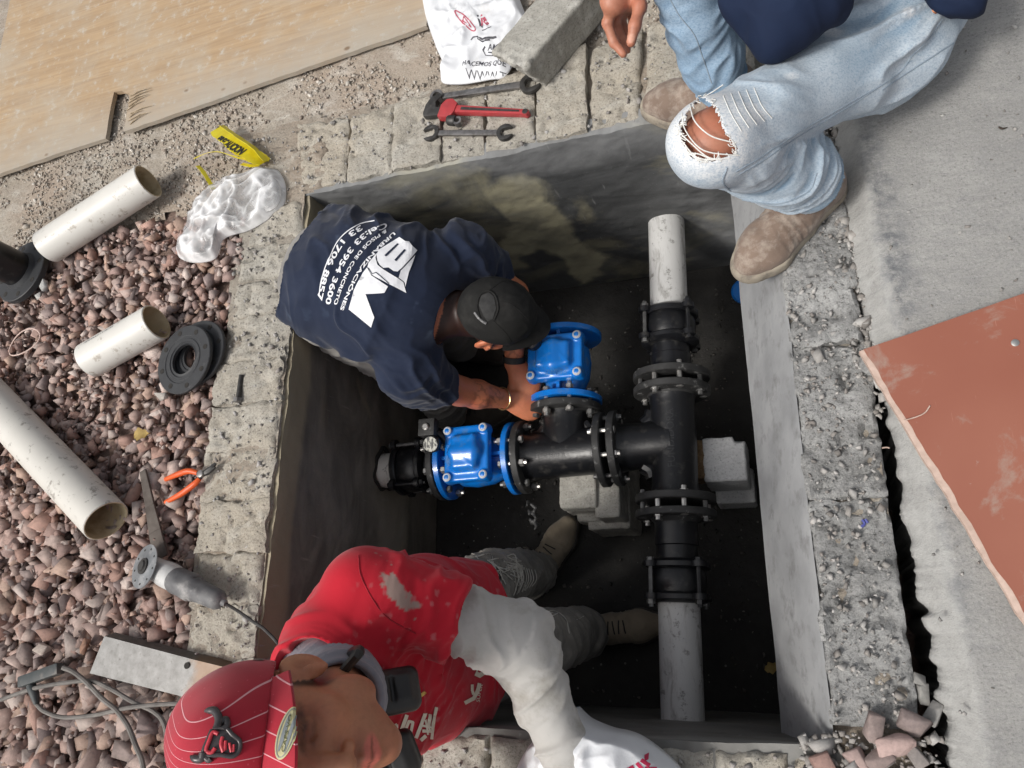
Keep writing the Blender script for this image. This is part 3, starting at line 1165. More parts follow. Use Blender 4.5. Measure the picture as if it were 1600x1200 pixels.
STN = [((255, 620), .020, (.40, .37, .34), 'pale grey chip beside the round gaskets on the gravel'),
       ((72, 448), .019, (.42, .42, .41), 'light grey stone against the black flanged pipe'),
       ((62, 464), .014, (.46, .45, .43), 'small whitish stone below the black flanged pipe'),
       ((70, 1015), .024, (.40, .34, .30), 'pale stone lying between the black plug and the grey pipe'),
       ((135, 1010), .022, (.30, .18, .13), 'orange brown stone by the corner of the steel plate')]
for k, (px, r_, c_, lb) in enumerate(STN):
    p = U(*px, 0)
    tag(stone_mesh((p.x, p.y, .0 + r_ * .25), r_, 540 + k, c_, 'loose_stone', rot=k), lb, 'stone', 'single stones on the gravel')
# ================================================================ pipework in the pit
M_black = simple('black_bitumen_paint', (.009, .0095, .0115), (.006, .0065, .008), 30, .34, bump=.3, bscale=110, bdist=.0016, dirt=(.05, .048, .045), dscale=30, dlo=.54, dhi=.72)
M_rubber = simple('worn_black_flange_face', (.02, .02, .02), (.03, .03, .03), 40, .6, bump=.4, bscale=120, dirt=(.20, .20, .195), dscale=45, dlo=.60, dhi=.70)
M_blue = simple('blue_epoxy_paint', (.004, .19, .66), (.004, .15, .55), 14, .30, bump=.2, bscale=90, bdist=.001, dirt=(.10, .20, .36), dscale=24, dlo=.52, dhi=.74, Coat_Weight=.15)
M_raised = simple('raised_letter_black', (.035, .036, .038), (.02, .02, .022), 60, .4)  # lighter black, sets the raised lettering off from the body
M_blraised = simple('raised_letter_blue', (.10, .30, .62), (.05, .22, .58), 40, .4)  # lighter blue, sets the raised lettering off from the cover
M_bolt = simple('zinc_bolt', (.62, .61, .58), (.45, .44, .42), 60, .35, .85, .2, 300)
M_boltdark = simple('dull_bolt', (.20, .20, .195), (.12, .12, .12), 60, .45, .7, .2, 300)
M_cap = simple('grey_bolt_plug', (.55, .57, .60), (.45, .47, .5), 60, .6, 0, .1, 200)


def mat_pvc(name, base, smear, lo=.52, hi=.62, long=(6, 60, 60)):
    g = NB(name)
    col = g.mix(g.ramp(g.noise(8, 4), [(.3, 0), (.7, 1)]), base, tuple(x * .9 for x in base))
    sc = g.noise(1, 8, .7, g.scaled(long), .6)
    col = g.mix(g.ramp(sc, [(lo, 0), (hi, .75)]), col, smear)
    blot = g.noise(28, 7, .75)
    col = g.mix(g.ramp(blot, [(.575, 0), (.63, .85)]), col, tuple(x * .75 for x in smear))
    return g.out(col, .42, 0, g.bump(g.noise(120, 4), .1, .001))


M_pvc_pit = mat_pvc('muddy_white_pvc', (.62, .62, .61), (.27, .26, .245), .52, .66, (34, 9, 34))
M_pvc = mat_pvc('clean_white_pvc', (.68, .665, .62), (.50, .45, .38), .64, .74, (12, 12, 40))
M_pvcin = simple('cream_pipe_bore', (.62, .53, .36), (.50, .40, .25), 18, .6, dirt=(.33, .24, .13), dscale=14)

ZP = -.56
PT, PB = V(.334, .758, ZP), V(.303, -.754, ZP)
dm = (PB - PT).normalized()                                  # along the main run, towards the front
def main(y):
    t = (y - PT.y) / dm.y
    return PT + dm * t
TEE = main(.012)
db = V(-1, -.028, 0).normalized()                            # along the branch, towards the left wall
def branch(x):
    return TEE + db * ((x - TEE.x) / db.x)


def bolts(parent, c, d, r, n, half, phase=.5, mat=None, headr=.0125, alt=True, ext=.022):
    """n bolts through a flange joint centred at c"""
    x, y, d = frame(d)
    for k in range(n):
        a = 2 * pi * (k + phase) / n
        p = c + x * (r * cos(a)) + y * (r * sin(a))
        s = 1 if (k % 2 or not alt) else -1
        b = MB()
        b.hexbolt(p + d * s * half, d * s, headr, .010)
        b.cyl(p - d * s * (half + ext), p + d * s * half, .0075, seg=8)
        b.lathe(p - d * s * half, -d * s, [(0, headr), (.012, headr)], 6)
        b.build('bolt', mat or (M_bolt if (k * 7) % 3 else M_boltdark), parent)


def pipe(mb, a, b, r, seg=40):
    mb.cyl(a, b, r, seg=seg)


def white_pipe(name, a, b, r, label, mat, wall=.0045, group=None):
    t = thing(name, label, 'pipe', ((a + b) / 2), group)
    d = (b - a)
    L = d.length
    MB().lathe(a, d, [(0, r - .002), (.002, r), (L - .002, r), (L, r - .002)], 56, caps=False).build('pipe_wall', mat, t, 30)
    m = MB()
    m.lathe(a, d, [(0, r - .002), (0, r - wall), (L, r - wall), (L, r - .002)], 56, caps=False)
    o = m.build('bore', M_pvcin, t, 30)
    return t


def coupling(c, d, label, r=.066, L=.115, phase=.5, spikes=1):
    """bolted compression coupling: middle ring, two end rings with lugs, long tie bolts"""
    d = Vector(d).normalized()
    t = thing('pipe_coupling', label, 'coupling', c)
    x, y, _ = frame(d)
    h = L / 2
    MB().lathe(c - d * h * .75, d, [(0, r + .004), (.012, r + .010), (h * .75, r + .014), (h * 1.5 - .012, r + .010), (h * 1.5, r + .004)], 40).build('sleeve', M_black, t)
    for s in (-1, 1):
        m = MB()
        m.lathe(c + d * s * (h - .024), d * s, [(0, r + .018), (.004, r + .022), (.016, r + .022), (.024, r + .012), (.026, r + .004)], 40)
        for k in range(4):
            a = 2 * pi * (k + phase) / 4
            u = x * cos(a) + y * sin(a)
            m.lathe(c + d * s * (h - .022) + u * (r + .026), d * s, [(0, .019), (.016, .019)], 12)
        m.build('end_ring', M_black, t, 35)
    for k in range(4):
        a = 2 * pi * (k + phase) / 4
        u = x * cos(a) + y * sin(a)
        p = c + u * (r + .026)
        m = MB()
        m.cyl(p - d * (h + .014) * spikes, p + d * (h + .004) * spikes, .0065, seg=8)
        m.hexbolt(p + d * h * .9 * spikes, d * spikes, .011, .010)
        m.lathe(p - d * h * .9 * spikes, -d * spikes, [(0, .012), (.012, .012)], 6)
        m.build('tie_bolt', M_boltdark if k % 2 else M_black, t)
    return t


def emboss(parent, body, size, place, mat, bvh, step=.01, ray=(0, 0, -1), off=.0015):
    vs, fs = text2d(body, size, bold=.0)
    return print_on('raised_lettering', [(vs, fs)], place, bvh, mat, parent, off, step, ray)


# --- main run
white_pipe('pvc_pipe', PT - dm * .05, main(.40), .0575, 'scuffed white plastic pipe entering the pit from the back wall', M_pvc_pit)
white_pipe('pvc_pipe', main(-.425), PB + dm * .05, .0575, 'mud-spattered white plastic pipe running into the front wall of the pit', M_pvc_pit)
coupling(main(.375), dm, 'black bolted coupling on the upper white pipe near the back wall', spikes=1)
coupling(main(-.385), dm, 'black bolted coupling on the lower white pipe near the front wall', spikes=-1)


def flanged_spool(a, b, fl_at_a, label):
    t = thing('flanged_spool', label, 'pipe fitting', (a + b) / 2)
    d = (b - a).normalized()
    L = (b - a).length
    MB().lathe(a, d, [(0, .061), (L * .62, .061), (L * .64, .0575), (L, .0575)], 44).build('barrel', M_black, t)
    c, s = (a, d) if fl_at_a else (b, -d)
    MB().lathe(c, s, [(0, .112), (.002, .1145), (.019, .1145), (.021, .112), (.022, .072), (.034, .061)], 52).build('flange', M_rubber, t)
    return t


sp1 = flanged_spool(main(.205), main(.33), True, 'black flanged spool between the upper coupling and the cross tee')
sp2 = flanged_spool(main(-.190), main(-.345), True, 'black flanged spool between the cross tee and the lower coupling')

t1 = thing('pipe_tee', 'large black cast iron tee on the main run with raised letters', 'pipe tee', TEE)
m = MB()
A_, B_ = main(.180), main(-.166)
m.lathe(A_, dm, [(0, .078), (.025, .070), (.05, .066), ((B_ - A_).length * .5, .068), ((B_ - A_).length - .05, .066), ((B_ - A_).length - .025, .070), ((B_ - A_).length, .078)], 48)
body1 = m.build('body', M_black, t1)
m = MB()
m.lathe(TEE, db, [(0, .072), (.062, .072), (.085, .069), (.14, .071), (.17, .078)], 44)
m.build('branch', M_black, t1)
for c, s in ((A_, dm), (B_, -dm), (branch(.140), -db)):
    MB().lathe(c, s, [(-.001, .112), (.002, .1145), (.019, .1145), (.021, .112), (.022, .074), (.036, .064)], 52).build('flange', M_rubber, t1)
# fillets where the branch leaves the run
for s in (-1, 1):
    pts = spline([TEE + db * .058 + dm * s * .10, TEE + db * .066 + dm * s * .078, TEE + db * .085 + dm * s * .063], 6)
    MB().tube(pts, [.026] * len(pts), 12).build('fillet', M_black, t1)
bolts(t1, main(.192), dm, .095, 8, .025, .5)
bolts(t1, main(-.178), dm, .095, 8, .025, .5)
bolts(t1, branch(.129), db, .095, 8, .025, .5)
bv = BVHTree.FromPolygons(*[[tuple(v.co + body1.location + t1.location) for v in body1.data.vertices], [tuple(p.vertices) for p in body1.data.polygons]])
emboss(t1, 'FUNDIDORA', .030, lambda u, v: main(-.075 + u * 1.0) + V(.012 - v, 0, .2), M_raised, bv)

T2 = branch(-.012)
t2 = thing('pipe_tee', 'black cast iron tee on the side branch, between the two blue valves', 'pipe tee', T2)
m = MB()
A2, B2 = branch(.118), branch(-.158)
m.lathe(A2, db, [(0, .086), (.025, .078), (.05, .073), ((B2 - A2).length * .5, .074), ((B2 - A2).length - .05, .073), ((B2 - A2).length - .025, .078), ((B2 - A2).length, .086)], 48)
body2 = m.build('body', M_black, t2)
up2 = V(0.012, 1, 0).normalized()
C2 = T2 + up2 * .148
MB().lathe(T2, up2, [(0, .072), (.064, .072), (.085, .070), (.125, .072), (.15, .080)], 44).build('branch', M_black, t2)
for c, s in ((A2, db), (B2, -db), (C2, -up2)):
    MB().lathe(c, s, [(-.001, .112), (.002, .1145), (.019, .1145), (.021, .112), (.022, .074), (.036, .064)], 52).build('flange', M_rubber, t2)
for s in (-1, 1):
    pts = spline([T2 + up2 * .058 + db * s * .10, T2 + up2 * .066 + db * s * .078, T2 + up2 * .085 + db * s * .063], 6)
    MB().tube(pts, [.026] * len(pts), 12).build('fillet', M_black, t2)
bolts(t2, C2 + up2 * .004, up2, .095, 8, .030, .5)
bolts(t2, branch(-.162), db, .095, 8, .030, .5)
bv = BVHTree.FromPolygons(*[[tuple(v.co + body2.location + t2.location) for v in body2.data.vertices], [tuple(p.vertices) for p in body2.data.polygons]])
emboss(t2, '31 09503 R', .020, lambda u, v: T2 + V(-.075 + u, -.028 + v, .2), M_raised, bv)


def valve(c0, d, L, label, stem=False, sgn=1):
    """flanged valve with a square bolted cover on top; c0 = first flange face, d = along the flow"""
    d = Vector(d).normalized()
    up = V(0, 0, 1)
    x = d.cross(up).normalized()
    t = thing('blue_valve', label, 'valve', c0 + d * L / 2)
    for c, s in ((c0, d), (c0 + d * L, -d)):
        MB().lathe(c, s, [(0, .112), (.002, .1145), (.017, .1145), (.019, .112), (.020, .070), (.032, .060)], 56).build('flange', M_blue, t)
    MB().lathe(c0 + d * .015, d, [(0, .060), (.03, .060), (L * .28, .076), (L * .5, .082), (L * .70, .076), (L - .06, .060), (L - .03, .060)], 44).build('body', M_blue, t)
    mid = c0 + d * (L * .5)
    f = SDF(mid - V(.14, .14, .02), mid + V(.14, .14, .20), .003)
    R = basis(x, d, up)
    f.box(mid + up * .055, (.062, .060, .05), R, .03, .02)
    f.box(mid + up * .108, (.088, .074, .011), R, .007, .006)         # cover flange
    f.box(mid + up * .121, (.087, .073, .009), R, .008, .0)
    f.box(mid + up * .138, (.055, .044, .018), R, .016, .016)          # raised middle
    f.cone(mid + up * .140 - d * .03, mid + up * .146 + d * .035, .024, .016, .02)
    for a in (-1, 1):
        f.cone(mid + up * .150 + x * a * .048 - d * .03, mid + up * .152 + d * .02, .005, .005, .006)
        for b in (-1, 1):
            f.cone(mid + up * .10 + x * a * .073 + d * b * .059, mid + up * .128 + x * a * .073 + d * b * .059, .017, .016, .006)
    f.cone(mid + up * .150 - x * .045 - d * .03, mid + up * .150 + x * .045 - d * .03, .004, .004, .005)
    v, q = f.mesh()
    cov = mesh_obj('bonnet', v, q, M_blue, t, 180)
    for a in (-1, 1):
        for b in (-1, 1):
            p = mid + up * .128 + x * a * .073 + d * b * .059
            MB().lathe(p, up, [(0, .0135), (.011, .0135), (.014, .010)], 14).build('cover_bolt', M_cap, t)
    MB().box(c0 + d * (L * .16) + up * .075, (.010, .05, .03), R).build('rib', M_blue, t)
    MB().box(c0 + d * (L * .84) + up * .075, (.010, .05, .03), R).build('rib', M_blue, t)
    bv_ = bvh_of(v, q)
    emboss(t, 'BONETA', .018, lambda u, w: mid - x * sgn * (.03 - u) * 1.0 + (d * sgn * (-.062 + w)) + up * .2, M_blraised, bv_, .008)
    return t, mid, x


vv1, mid1, x1 = valve(C2 + up2 * .010, up2, .235, 'blue painted valve standing above the branch tee, under the crouching man\'s hands')
MB().lathe(mid1 + V(-.055, .040, .150), V(-.2, .1, 1), [(0, .026), (.02, .026), (.024, .022)], 24).build('tag_disc', M_black, vv1)
g = NB('stamped_tag')
_n = g.noise(1, 2, .5, g.scaled((150, 60, 60)))
M_tag = g.out(g.mix(g.ramp(_n, [(.48, 0), (.54, 1)]), (.30, .30, .27), (.05, .05, .05)), .5, .3, g.bump(_n, .5, .002))
MB().lathe(mid1 + V(-.0595, .0425, .1745), V(-.2, .1, 1), [(0, .022), (.003, .021)], 24).build('tag_face', M_tag, vv1)

cv2 = branch(-.170)
vv2, mid2, x2 = valve(cv2, db, .245, 'blue painted valve on the left branch with a square black stem cap', sgn=-1)
E2 = cv2 + db * .245
sp3 = flanged_spool(E2 + db * .004, branch(-.52), True, 'black flanged spool between the left blue valve and the left wall')
bolts(sp3, E2 + db * .002, db, .095, 8, .026, .5)
# square stem cap and round stamped tag on valve two
pc = V(mid2.x - .118, mid2.y + .080, mid2.z + .155)
MB().box(pc, (.055, .055, .036)).build('stem_cap', M_rubber, vv2, bevel=.004)
MB().lathe(pc + V(0, 0, .018), V(0, 0, 1), [(0, .011), (.006, .011), (.008, .008)], 12).build('stem_screw', M_bolt, vv2)
MB().cyl(pc - V(-.02, .01, .02), mid2 + V(-.06, .03, .10), .014, seg=12).build('stem', M_black, vv2)
pt = pc + V(.014, -.048, -.010)
MB().lathe(pt, V(.1, -.3, 1), [(0, .027), (.02, .027), (.023, .024)], 26).build('tag_disc', M_black, vv2)
MB().lathe(pt + V(.0023, -.0069, .0225), V(.1, -.3, 1), [(0, .0235), (.003, .0225)], 26).build('tag_face', M_tag, vv2)
coupling(branch(-.530), db, 'black bolted coupling between the left spool and the pit\'s left wall', spikes=1)
white_pipe('pvc_pipe', branch(-.560), branch(-.76), .0575, 'short white pipe stub poking out of the left wall', mat_pvc('stub_pvc', (.78, .76, .70), (.12, .11, .10), .62, .66, (30, 30, 8)))
# shade of the hole round the stub, put in as a near-black ring
x_, y_, d_ = frame(db)
ring = []
for k in range(40):
    a = 2 * pi * k / 40
    ring.append(V(-.646, branch(-.65).y, ZP) + V(0, cos(a), sin(a)) * (.066 + .007 * sin(3 * a + 1) + .004 * sin(7 * a)))
M_hole_shade = simple('opening_dark', (.020, .018, .016), (.03, .028, .025), 40, .95, bump=.8, bscale=90, bdist=.004)  # near-black colour gives the shade inside openings and bolt holes
m = MB()
m.tube(ring + ring[:1], .008, 8, caps=False)
m.build('pipe_opening_shade', M_hole_shade, pit)

# rag of torn tape hanging from the valve flange
M_rag = simple('black_torn_tape', (.02, .02, .02), (.05, .05, .05), 40, .5, bump=.6, bscale=100)
f = SDF((-.22, -.25, -.74), (-.08, -.10, -.6), .0035)
for k in range(9):
    p = V(-.168 + .012 * (k % 3), -.125 - .009 * k, -.66 - .004 * k)
    f.cone(p, p + V(.012 * sin(k * 2.1), -.012, .010 * cos(k * 1.7)), .007, .004, .008)
v, q = f.mesh()
tag(mesh_obj('torn_tape', v, q, M_rag, None, 60, loc=(-.165, -.16, -.70)), 'shred of black torn tape hanging below the left valve flange', 'tape')

# --- concrete supports
M_sup = mat_grit('support_block', (.40, .385, .35), (.30, .29, .26), (.56, .55, .5), bumpd=.004)
M_sup2 = mat_grit('pale_support_block', (.50, .505, .51), (.42, .425, .43), (.62, .62, .62), bumpd=.002)
M_brk = mat_grit('brown_broken_face', (.22, .15, .085), (.14, .09, .05), (.34, .25, .15), bumpd=.008)


def noisy_sdf(f, name, mat, parent, amp=.003, freq=40, seed=1, smooth=50, colors=None):
    v, q = f.mesh()
    n = vnormals(v, q)
    v = v + n * ((fbm(v * freq, 3, seed) - .5) * 2 * amp)[:, None]
    return mesh_obj(name, v, q, mat, parent, smooth), v, q


a = U(862, 747, -.635); b = U(936, 750, -.635)
cA = V((a.x + b.x) / 2 + .005, a.y - .045, 0)
sA = thing('support_block', 'broken stepped concrete block propping the branch tee', 'block', (cA.x + .03, cA.y, D))
f = SDF((cA.x - .12, cA.y - .16, D - .01), (cA.x + .2, cA.y + .16, -.6), .005)
f.box((cA.x + .005, cA.y + .03, -.70), (.060, .085, .075), None, .006, .0)
f.box((cA.x + .030, cA.y + .005, -.80), (.062, .085, .05), None, .006, .004)
f.box((cA.x + .070, cA.y + .01, -.86), (.070, .115, .10), None, .006, .0)
f.box((cA.x + .095, cA.y + .02, -.78), (.040, .105, .14), None, .004, .0)
noisy_sdf(f, 'block_body', M_sup, sA, .004, 45, 3)
a = U(1098, 683, -.615); b = U(1164, 752, -.615)
cB = V((a.x + b.x) / 2, (a.y + b.y) / 2, 0)
sB = thing('support_block', 'pale grey notched concrete block propping the main tee near the right wall', 'block', (cB.x, cB.y, D))
f = SDF((cB.x - .13, cB.y - .18, D - .01), (cB.x + .13, cB.y + .15, -.58), .005)
f.box((cB.x + .002, cB.y, -.70), (.062, .066, .085), None, .005, .0)
f.box((cB.x + .062, cB.y + .075, -.63), (.03, .026, .05), None, .01, .006, 'cut')
f.box((cB.x, cB.y + .01, -.86), (.056, .060, .10), None, .005, .0)
f.box((cB.x + .010, cB.y - .04, -.90), (.060, .055, .06), None, .005, .0)
noisy_sdf(f, 'block_body', M_sup2, sB, .0025, 50, 4)
f = SDF((cB.x - .16, cB.y - .12, -.72), (cB.x - .02, cB.y + .12, -.58), .004)
f.box((cB.x - .072, cB.y + .004, -.655), (.022, .060, .036), None, .006, .0)
noisy_sdf(f, 'broken_face', M_brk, sB, .007, 60, 5)

# blue lid on the floor under the overhang
p = V(.545, .640, D + .008)
lid = thing('plastic_disc', 'round blue plastic lid on the pit floor, half under the right overhang', 'lid', p)
MB().lathe(p, V(0, 0, 1), [(0, .047), (.012, .047), (.014, .044), (.010, .041), (.010, .015)], 36).build('rim', M_blue, lid)
# ================================================================ things lying round the pit
def xy(p):
    return (p.x, p.y)


# --- plywood sheet
g = NB('weathered_plywood')
_w = g.noise(1, 7, .6, g.scaled((2.5, 40, 40), (0, 0, -.09)), 1.6)
_c = g.mix(g.ramp(_w, [(.35, 0), (.65, 1)]), (.44, .315, .19), (.34, .235, .14))
_c = g.mix(g.ramp(g.noise(3.2, 6, .65), [(.44, 0), (.66, .65)]), _c, (.41, .365, .295))
_c = g.mix(g.ramp(g.noise(26, 7, .75), [(.55, 0), (.68, .8)]), _c, (.47, .44, .39))
_c = g.mix(g.ramp(g.noise(48, 8, .8), [(.30, .7), (.40, 0)]), _c, (.20, .15, .10))
_y = g.n('ShaderNodeSeparateXYZ', {'Vector': g.scaled((1, 1, 1), (0, 0, -.083))}).outputs[1]
_c = g.mix(g.math('MULTIPLY', g.ramp(g.math('ADD', _y, g.math('MULTIPLY', g.noise(6, 6, .7), .25)), [(.10, 1), (.34, 0)]), .8), _c, (.37, .35, .31))
_k = g.n('ShaderNodeTexVoronoi', {'Vector': g.scaled((6, 9, 6)), 'Scale': 1.0})
_c = g.mix(g.ramp(_k.outputs[0], [(.04, .8), (.085, 0)]), _c, (.16, .095, .05))
M_ply = g.out(_c, .85, 0, g.bump(_w, .35, .002))
M_plye = simple('plywood_edge', (.42, .34, .24), (.26, .2, .13), 60, .9, bump=.5, bscale=120)
ply_px = [(-40, 285), (90, 240), (165, 216), (169, 190), (174, 165), (178, 144), (190, 142), (202, 147), (198, 175), (193, 206), (330, 158), (500, 98), (665, 41), (690, -160), (60, -170), (16, 0), (0, 80), (-40, 262)]
base = U(165, 216, .016)
pp = [xy(U(x, y, .004)) for x, y in ply_px]
wob = [((fbm(np.array([[a * 23, b * 23, 0]]), 3, 401)[0] - .5) * .012, (fbm(np.array([[a * 23, b * 23, 5]]), 3, 402)[0] - .5) * .012) for a, b in pp]
dense = []
for i in range(len(pp)):
    a, b = Vector(pp[i]), Vector(pp[(i + 1) % len(pp)])
    n = max(1, int((b - a).length / .03))
    for k in range(n):
        p = a.lerp(b, k / n)
        r = (fbm(np.array([[p.x * 31, p.y * 31, 2]]), 3, 403)[0] - .5) * .008
        dense.append((p.x + r, p.y + r))
board = thing('plywood_sheet', 'weathered tan plywood sheet with a notch in its lower edge, top left', 'plywood', (base.x, base.y, 0))
MB().prism(dense, -.012, .004).build('sheet', M_ply, board, None)
# splinters and crumbs round the notch
r_ = np.random.default_rng(41)
for k in range(9):
    a = U(200 + r_.uniform(-4, 4), 150 + 5.5 * k, .006)
    b = a + V(.05 + r_.uniform(0, .06), .015 + r_.uniform(-.01, .015), .003)
    MB().tube([a, (a + b) / 2 + V(0, .004, .003), b], [.0025, .002, .0006], 5).build('splinter', M_plye, board)


def flat_shape(polys, o, d, z0, z1, name, mat, parent, bevel=.0015, up=None, smooth=30):
    """2d outlines (along, across) laid flat from o along d"""
    d = Vector(d); d.z = 0; d.normalize()
    n = V(-d.y, d.x, 0)
    m = MB()
    for poly in polys:
        m.prism([xy(Vector(o) + d * a + n * b) for a, b in poly], z0, z1)
    return m.build(name, mat, parent, smooth, bevel)


def open_head(c, R, slot, ang, depth=1.0, n=20):
    """C-shaped wrench jaw: circle at c, slot opening towards ang"""
    pts = []
    h = math.asin(slot / R)
    for k in range(n + 1):
        a = ang + h + (2 * pi - 2 * h) * k / n
        pts.append((c[0] + R * cos(a), c[1] + R * sin(a)))
    e = (cos(ang), sin(ang))
    w = (-e[1], e[0])
    for s, t in ((-1, -.25 * depth), (-.5, -.5 * depth), (.5, -.5 * depth), (1, -.25 * depth)):
        pts.append((c[0] + e[0] * R * t + w[0] * slot * s, c[1] + e[1] * R * t + w[1] * slot * s))
    return pts


M_steel = simple('dull_drop_forged_steel', (.30, .29, .285), (.18, .175, .17), 50, .42, .8, .3, 200, dirt=(.12, .11, .10), dscale=40)
M_dsteel = simple('dark_oily_steel', (.085, .083, .08), (.05, .048, .046), 50, .5, .6, .3, 200, dirt=(.2, .19, .18), dscale=40, dlo=.6, dhi=.75)
M_redtool = simple('chipped_red_paint', (.42, .045, .05), (.33, .04, .045), 40, .45, 0, .3, 160, dirt=(.28, .2, .19), dscale=50, dlo=.60, dhi=.70)
M_orange = simple('orange_grip', (.75, .115, .02), (.62, .09, .018), 40, .45, 0, .1, 200, dirt=(.4, .15, .08), dscale=50, dlo=.66, dhi=.8)

# --- wrenches
a, b = U(674, 209, .012), U(790, 208, .012)
L = (b - a).length
w = thing('open_end_wrench', 'short double open-ended steel wrench nearest the pit edge', 'wrench', ((a + b) / 2).xy.to_3d())
flat_shape([[(.012, -.0085), (L - .012, -.0085), (L - .012, .0085), (.012, .0085)]], a, b - a, .010, .018, 'handle', M_steel, w, .003)
flat_shape([open_head((0, 0), .026, .013, pi + .3)], a, b - a, .008, .020, 'jaw', M_dsteel, w)
flat_shape([open_head((L, 0), .025, .012, .25)], a, b - a, .008, .020, 'jaw', M_dsteel, w)

a, b = U(690, 152, .012), U(820, 133, .012)
L = (b - a).length
w = thing('combination_wrench', 'long grey steel wrench lying against the concrete block above the red wrench', 'wrench', ((a + b) / 2).xy.to_3d())
flat_shape([[(.0, -.009), (L, -.011), (L, .011), (.0, .009)]], a, b - a, .010, .019, 'handle', M_steel, w, .003)
flat_shape([open_head((L + .018, 0), .031, .016, .35)], a, b - a, .007, .021, 'jaw', M_dsteel, w)
m = MB()
d = (b - a).normalized()
m.lathe(a - d * .012 + V(0, 0, -.004), V(0, 0, 1), [(0, .012), (0, .020), (.016, .020), (.016, .012), (0, .012)], 24, caps=False)
m.build('ring_end', M_steel, w)

a, b = U(700, 172, .02), U(828, 177, .02)
L = (b - a).length
w = thing('pipe_wrench', 'red pipe wrench with dark hook jaw on the back collar', 'pipe wrench', ((a + b) / 2).xy.to_3d())
flat_shape([[(.02, -.010), (L - .02, -.0075), (L - .006, -.0095), (L, 0), (L - .006, .0095), (L - .02, .0085), (.02, .014)]], a, b - a, .008, .028, 'handle', M_redtool, w, .004)
flat_shape([[(.045, -.003), (L - .03, -.002), (L - .03, .003), (.045, .006)]], a, b - a, .0285, .0295, 'channel', M_dsteel, w, 0)
flat_shape([[(-.022, -.030), (.018, -.030), (.028, -.010), (.030, .018), (.010, .032), (-.010, .030), (-.022, .010)]], a, b - a, .006, .032, 'housing', M_redtool, w, .005)
flat_shape([[(-.075, -.018), (-.070, -.028), (-.022, -.022), (-.022, .004), (-.040, .006), (-.046, .022), (-.030, .044), (-.042, .052), (-.066, .036), (-.076, .010)]], a, b - a, .008, .027, 'hook_jaw', M_dsteel, w, .003)
d = (b - a).normalized(); nn = V(-d.y, d.x, 0)
MB().lathe(a + d * .012 - nn * .034 + V(0, 0, .001), d, [(0, .013), (.004, .015), (.022, .015), (.026, .013)], 18).build('adjusting_nut', M_dsteel, w)
MB().lathe(a + d * .045 - nn * .036 + V(0, 0, .0), V(0, 0, 1), [(-.010, .007), (-.010, .013), (.008, .013), (.008, .007), (-.010, .007)], 18, caps=False).build('nut_ring', M_steel, w)
MB().lathe(b - d * .012 + V(0, 0, .0085), V(0, 0, 1), [(0, .0), (0, .008), (.0012, .008), (.0014, .005)], 16, caps=False).build('hang_hole', M_dsteel, w)

# --- loose white pipes on the gravel
def loose_pipe(pa, pb, r, z, label, mat, zb=None):
    a, b = U(*pa, z), U(*pb, z if zb is None else zb)
    return white_pipe('pvc_pipe_offcut', a, b, r, label, mat, .005, 'white pipe offcuts on the gravel'), a, b
loose_pipe((74, 386), (232, 283), .0575, .040, 'longer clean white pipe offcut just below the plywood sheet', M_pvc, .048)
pp2, pa2, pb2 = loose_pipe((140, 563), (245, 503), .0560, .040, 'short white pipe offcut with a printed line, beside the black gaskets', M_pvc, .048)
loose_pipe((-40, 596), (166, 814), .0625, .045, 'thick dusty white pipe lying across the left edge, cream bore facing down right', mat_pvc('dusty_pvc', (.64, .62, .57), (.33, .30, .26), .60, .72, (10, 10, 30)), .052)
# printed line on the short pipe
M_ink = simple('faded_print', (.10, .10, .11), (.2, .2, .2), 200, .8, bump=0)
ow = [o for o in pp2.children if o.name.startswith('pipe_wall')][0]
bv = BVHTree.FromPolygons([tuple(v.co + pp2.location) for v in ow.data.vertices], [tuple(p.vertices) for p in ow.data.polygons])
dd = (pb2 - pa2).normalized(); nn = V(-dd.y, dd.x, 0)
print_on('printed_line', [text2d('HIDRAULICO 1/2 100 MM', .0105)], lambda u, v: pa2 + dd * (.035 + u) + nn * (.020 + v) + V(0, 0, .1), bv, M_ink, pp2, .0006, .012)

# --- standing black flanged spool at the left edge
c = U(42, 428, -.008)
st = thing('flanged_pipe_stub', 'black flanged pipe piece standing on its flange at the left edge', 'pipe fitting', c)
M_bl2 = simple('grey_black_iron', (.032, .034, .037), (.022, .023, .026), 30, .6, bump=.3, bscale=120, dirt=(.10, .10, .10), dscale=30, dlo=.6, dhi=.8)
ax = V(-.10, .05, 1).normalized()
m = MB().lathe(c, ax, [(0, .112), (.002, .1145), (.020, .1145), (.022, .112), (.023, .070), (.036, .062)], 56)
m.build('flange', M_bl2, st)
MB().lathe(c + ax * .03, ax, [(0, .061), (.34, .061), (.342, .052)], 44).build('barrel', M_black, st)
x, y, _ = frame(ax)
for k in range(8):
    a = 2 * pi * (k + .3) / 8
    MB().lathe(c + ax * .0222 + x * .094 * cos(a) + y * .094 * sin(a), ax, [(0, .0095), (.0008, .0095)], 14).build('bolt_hole_shade', M_hole_shade, st)

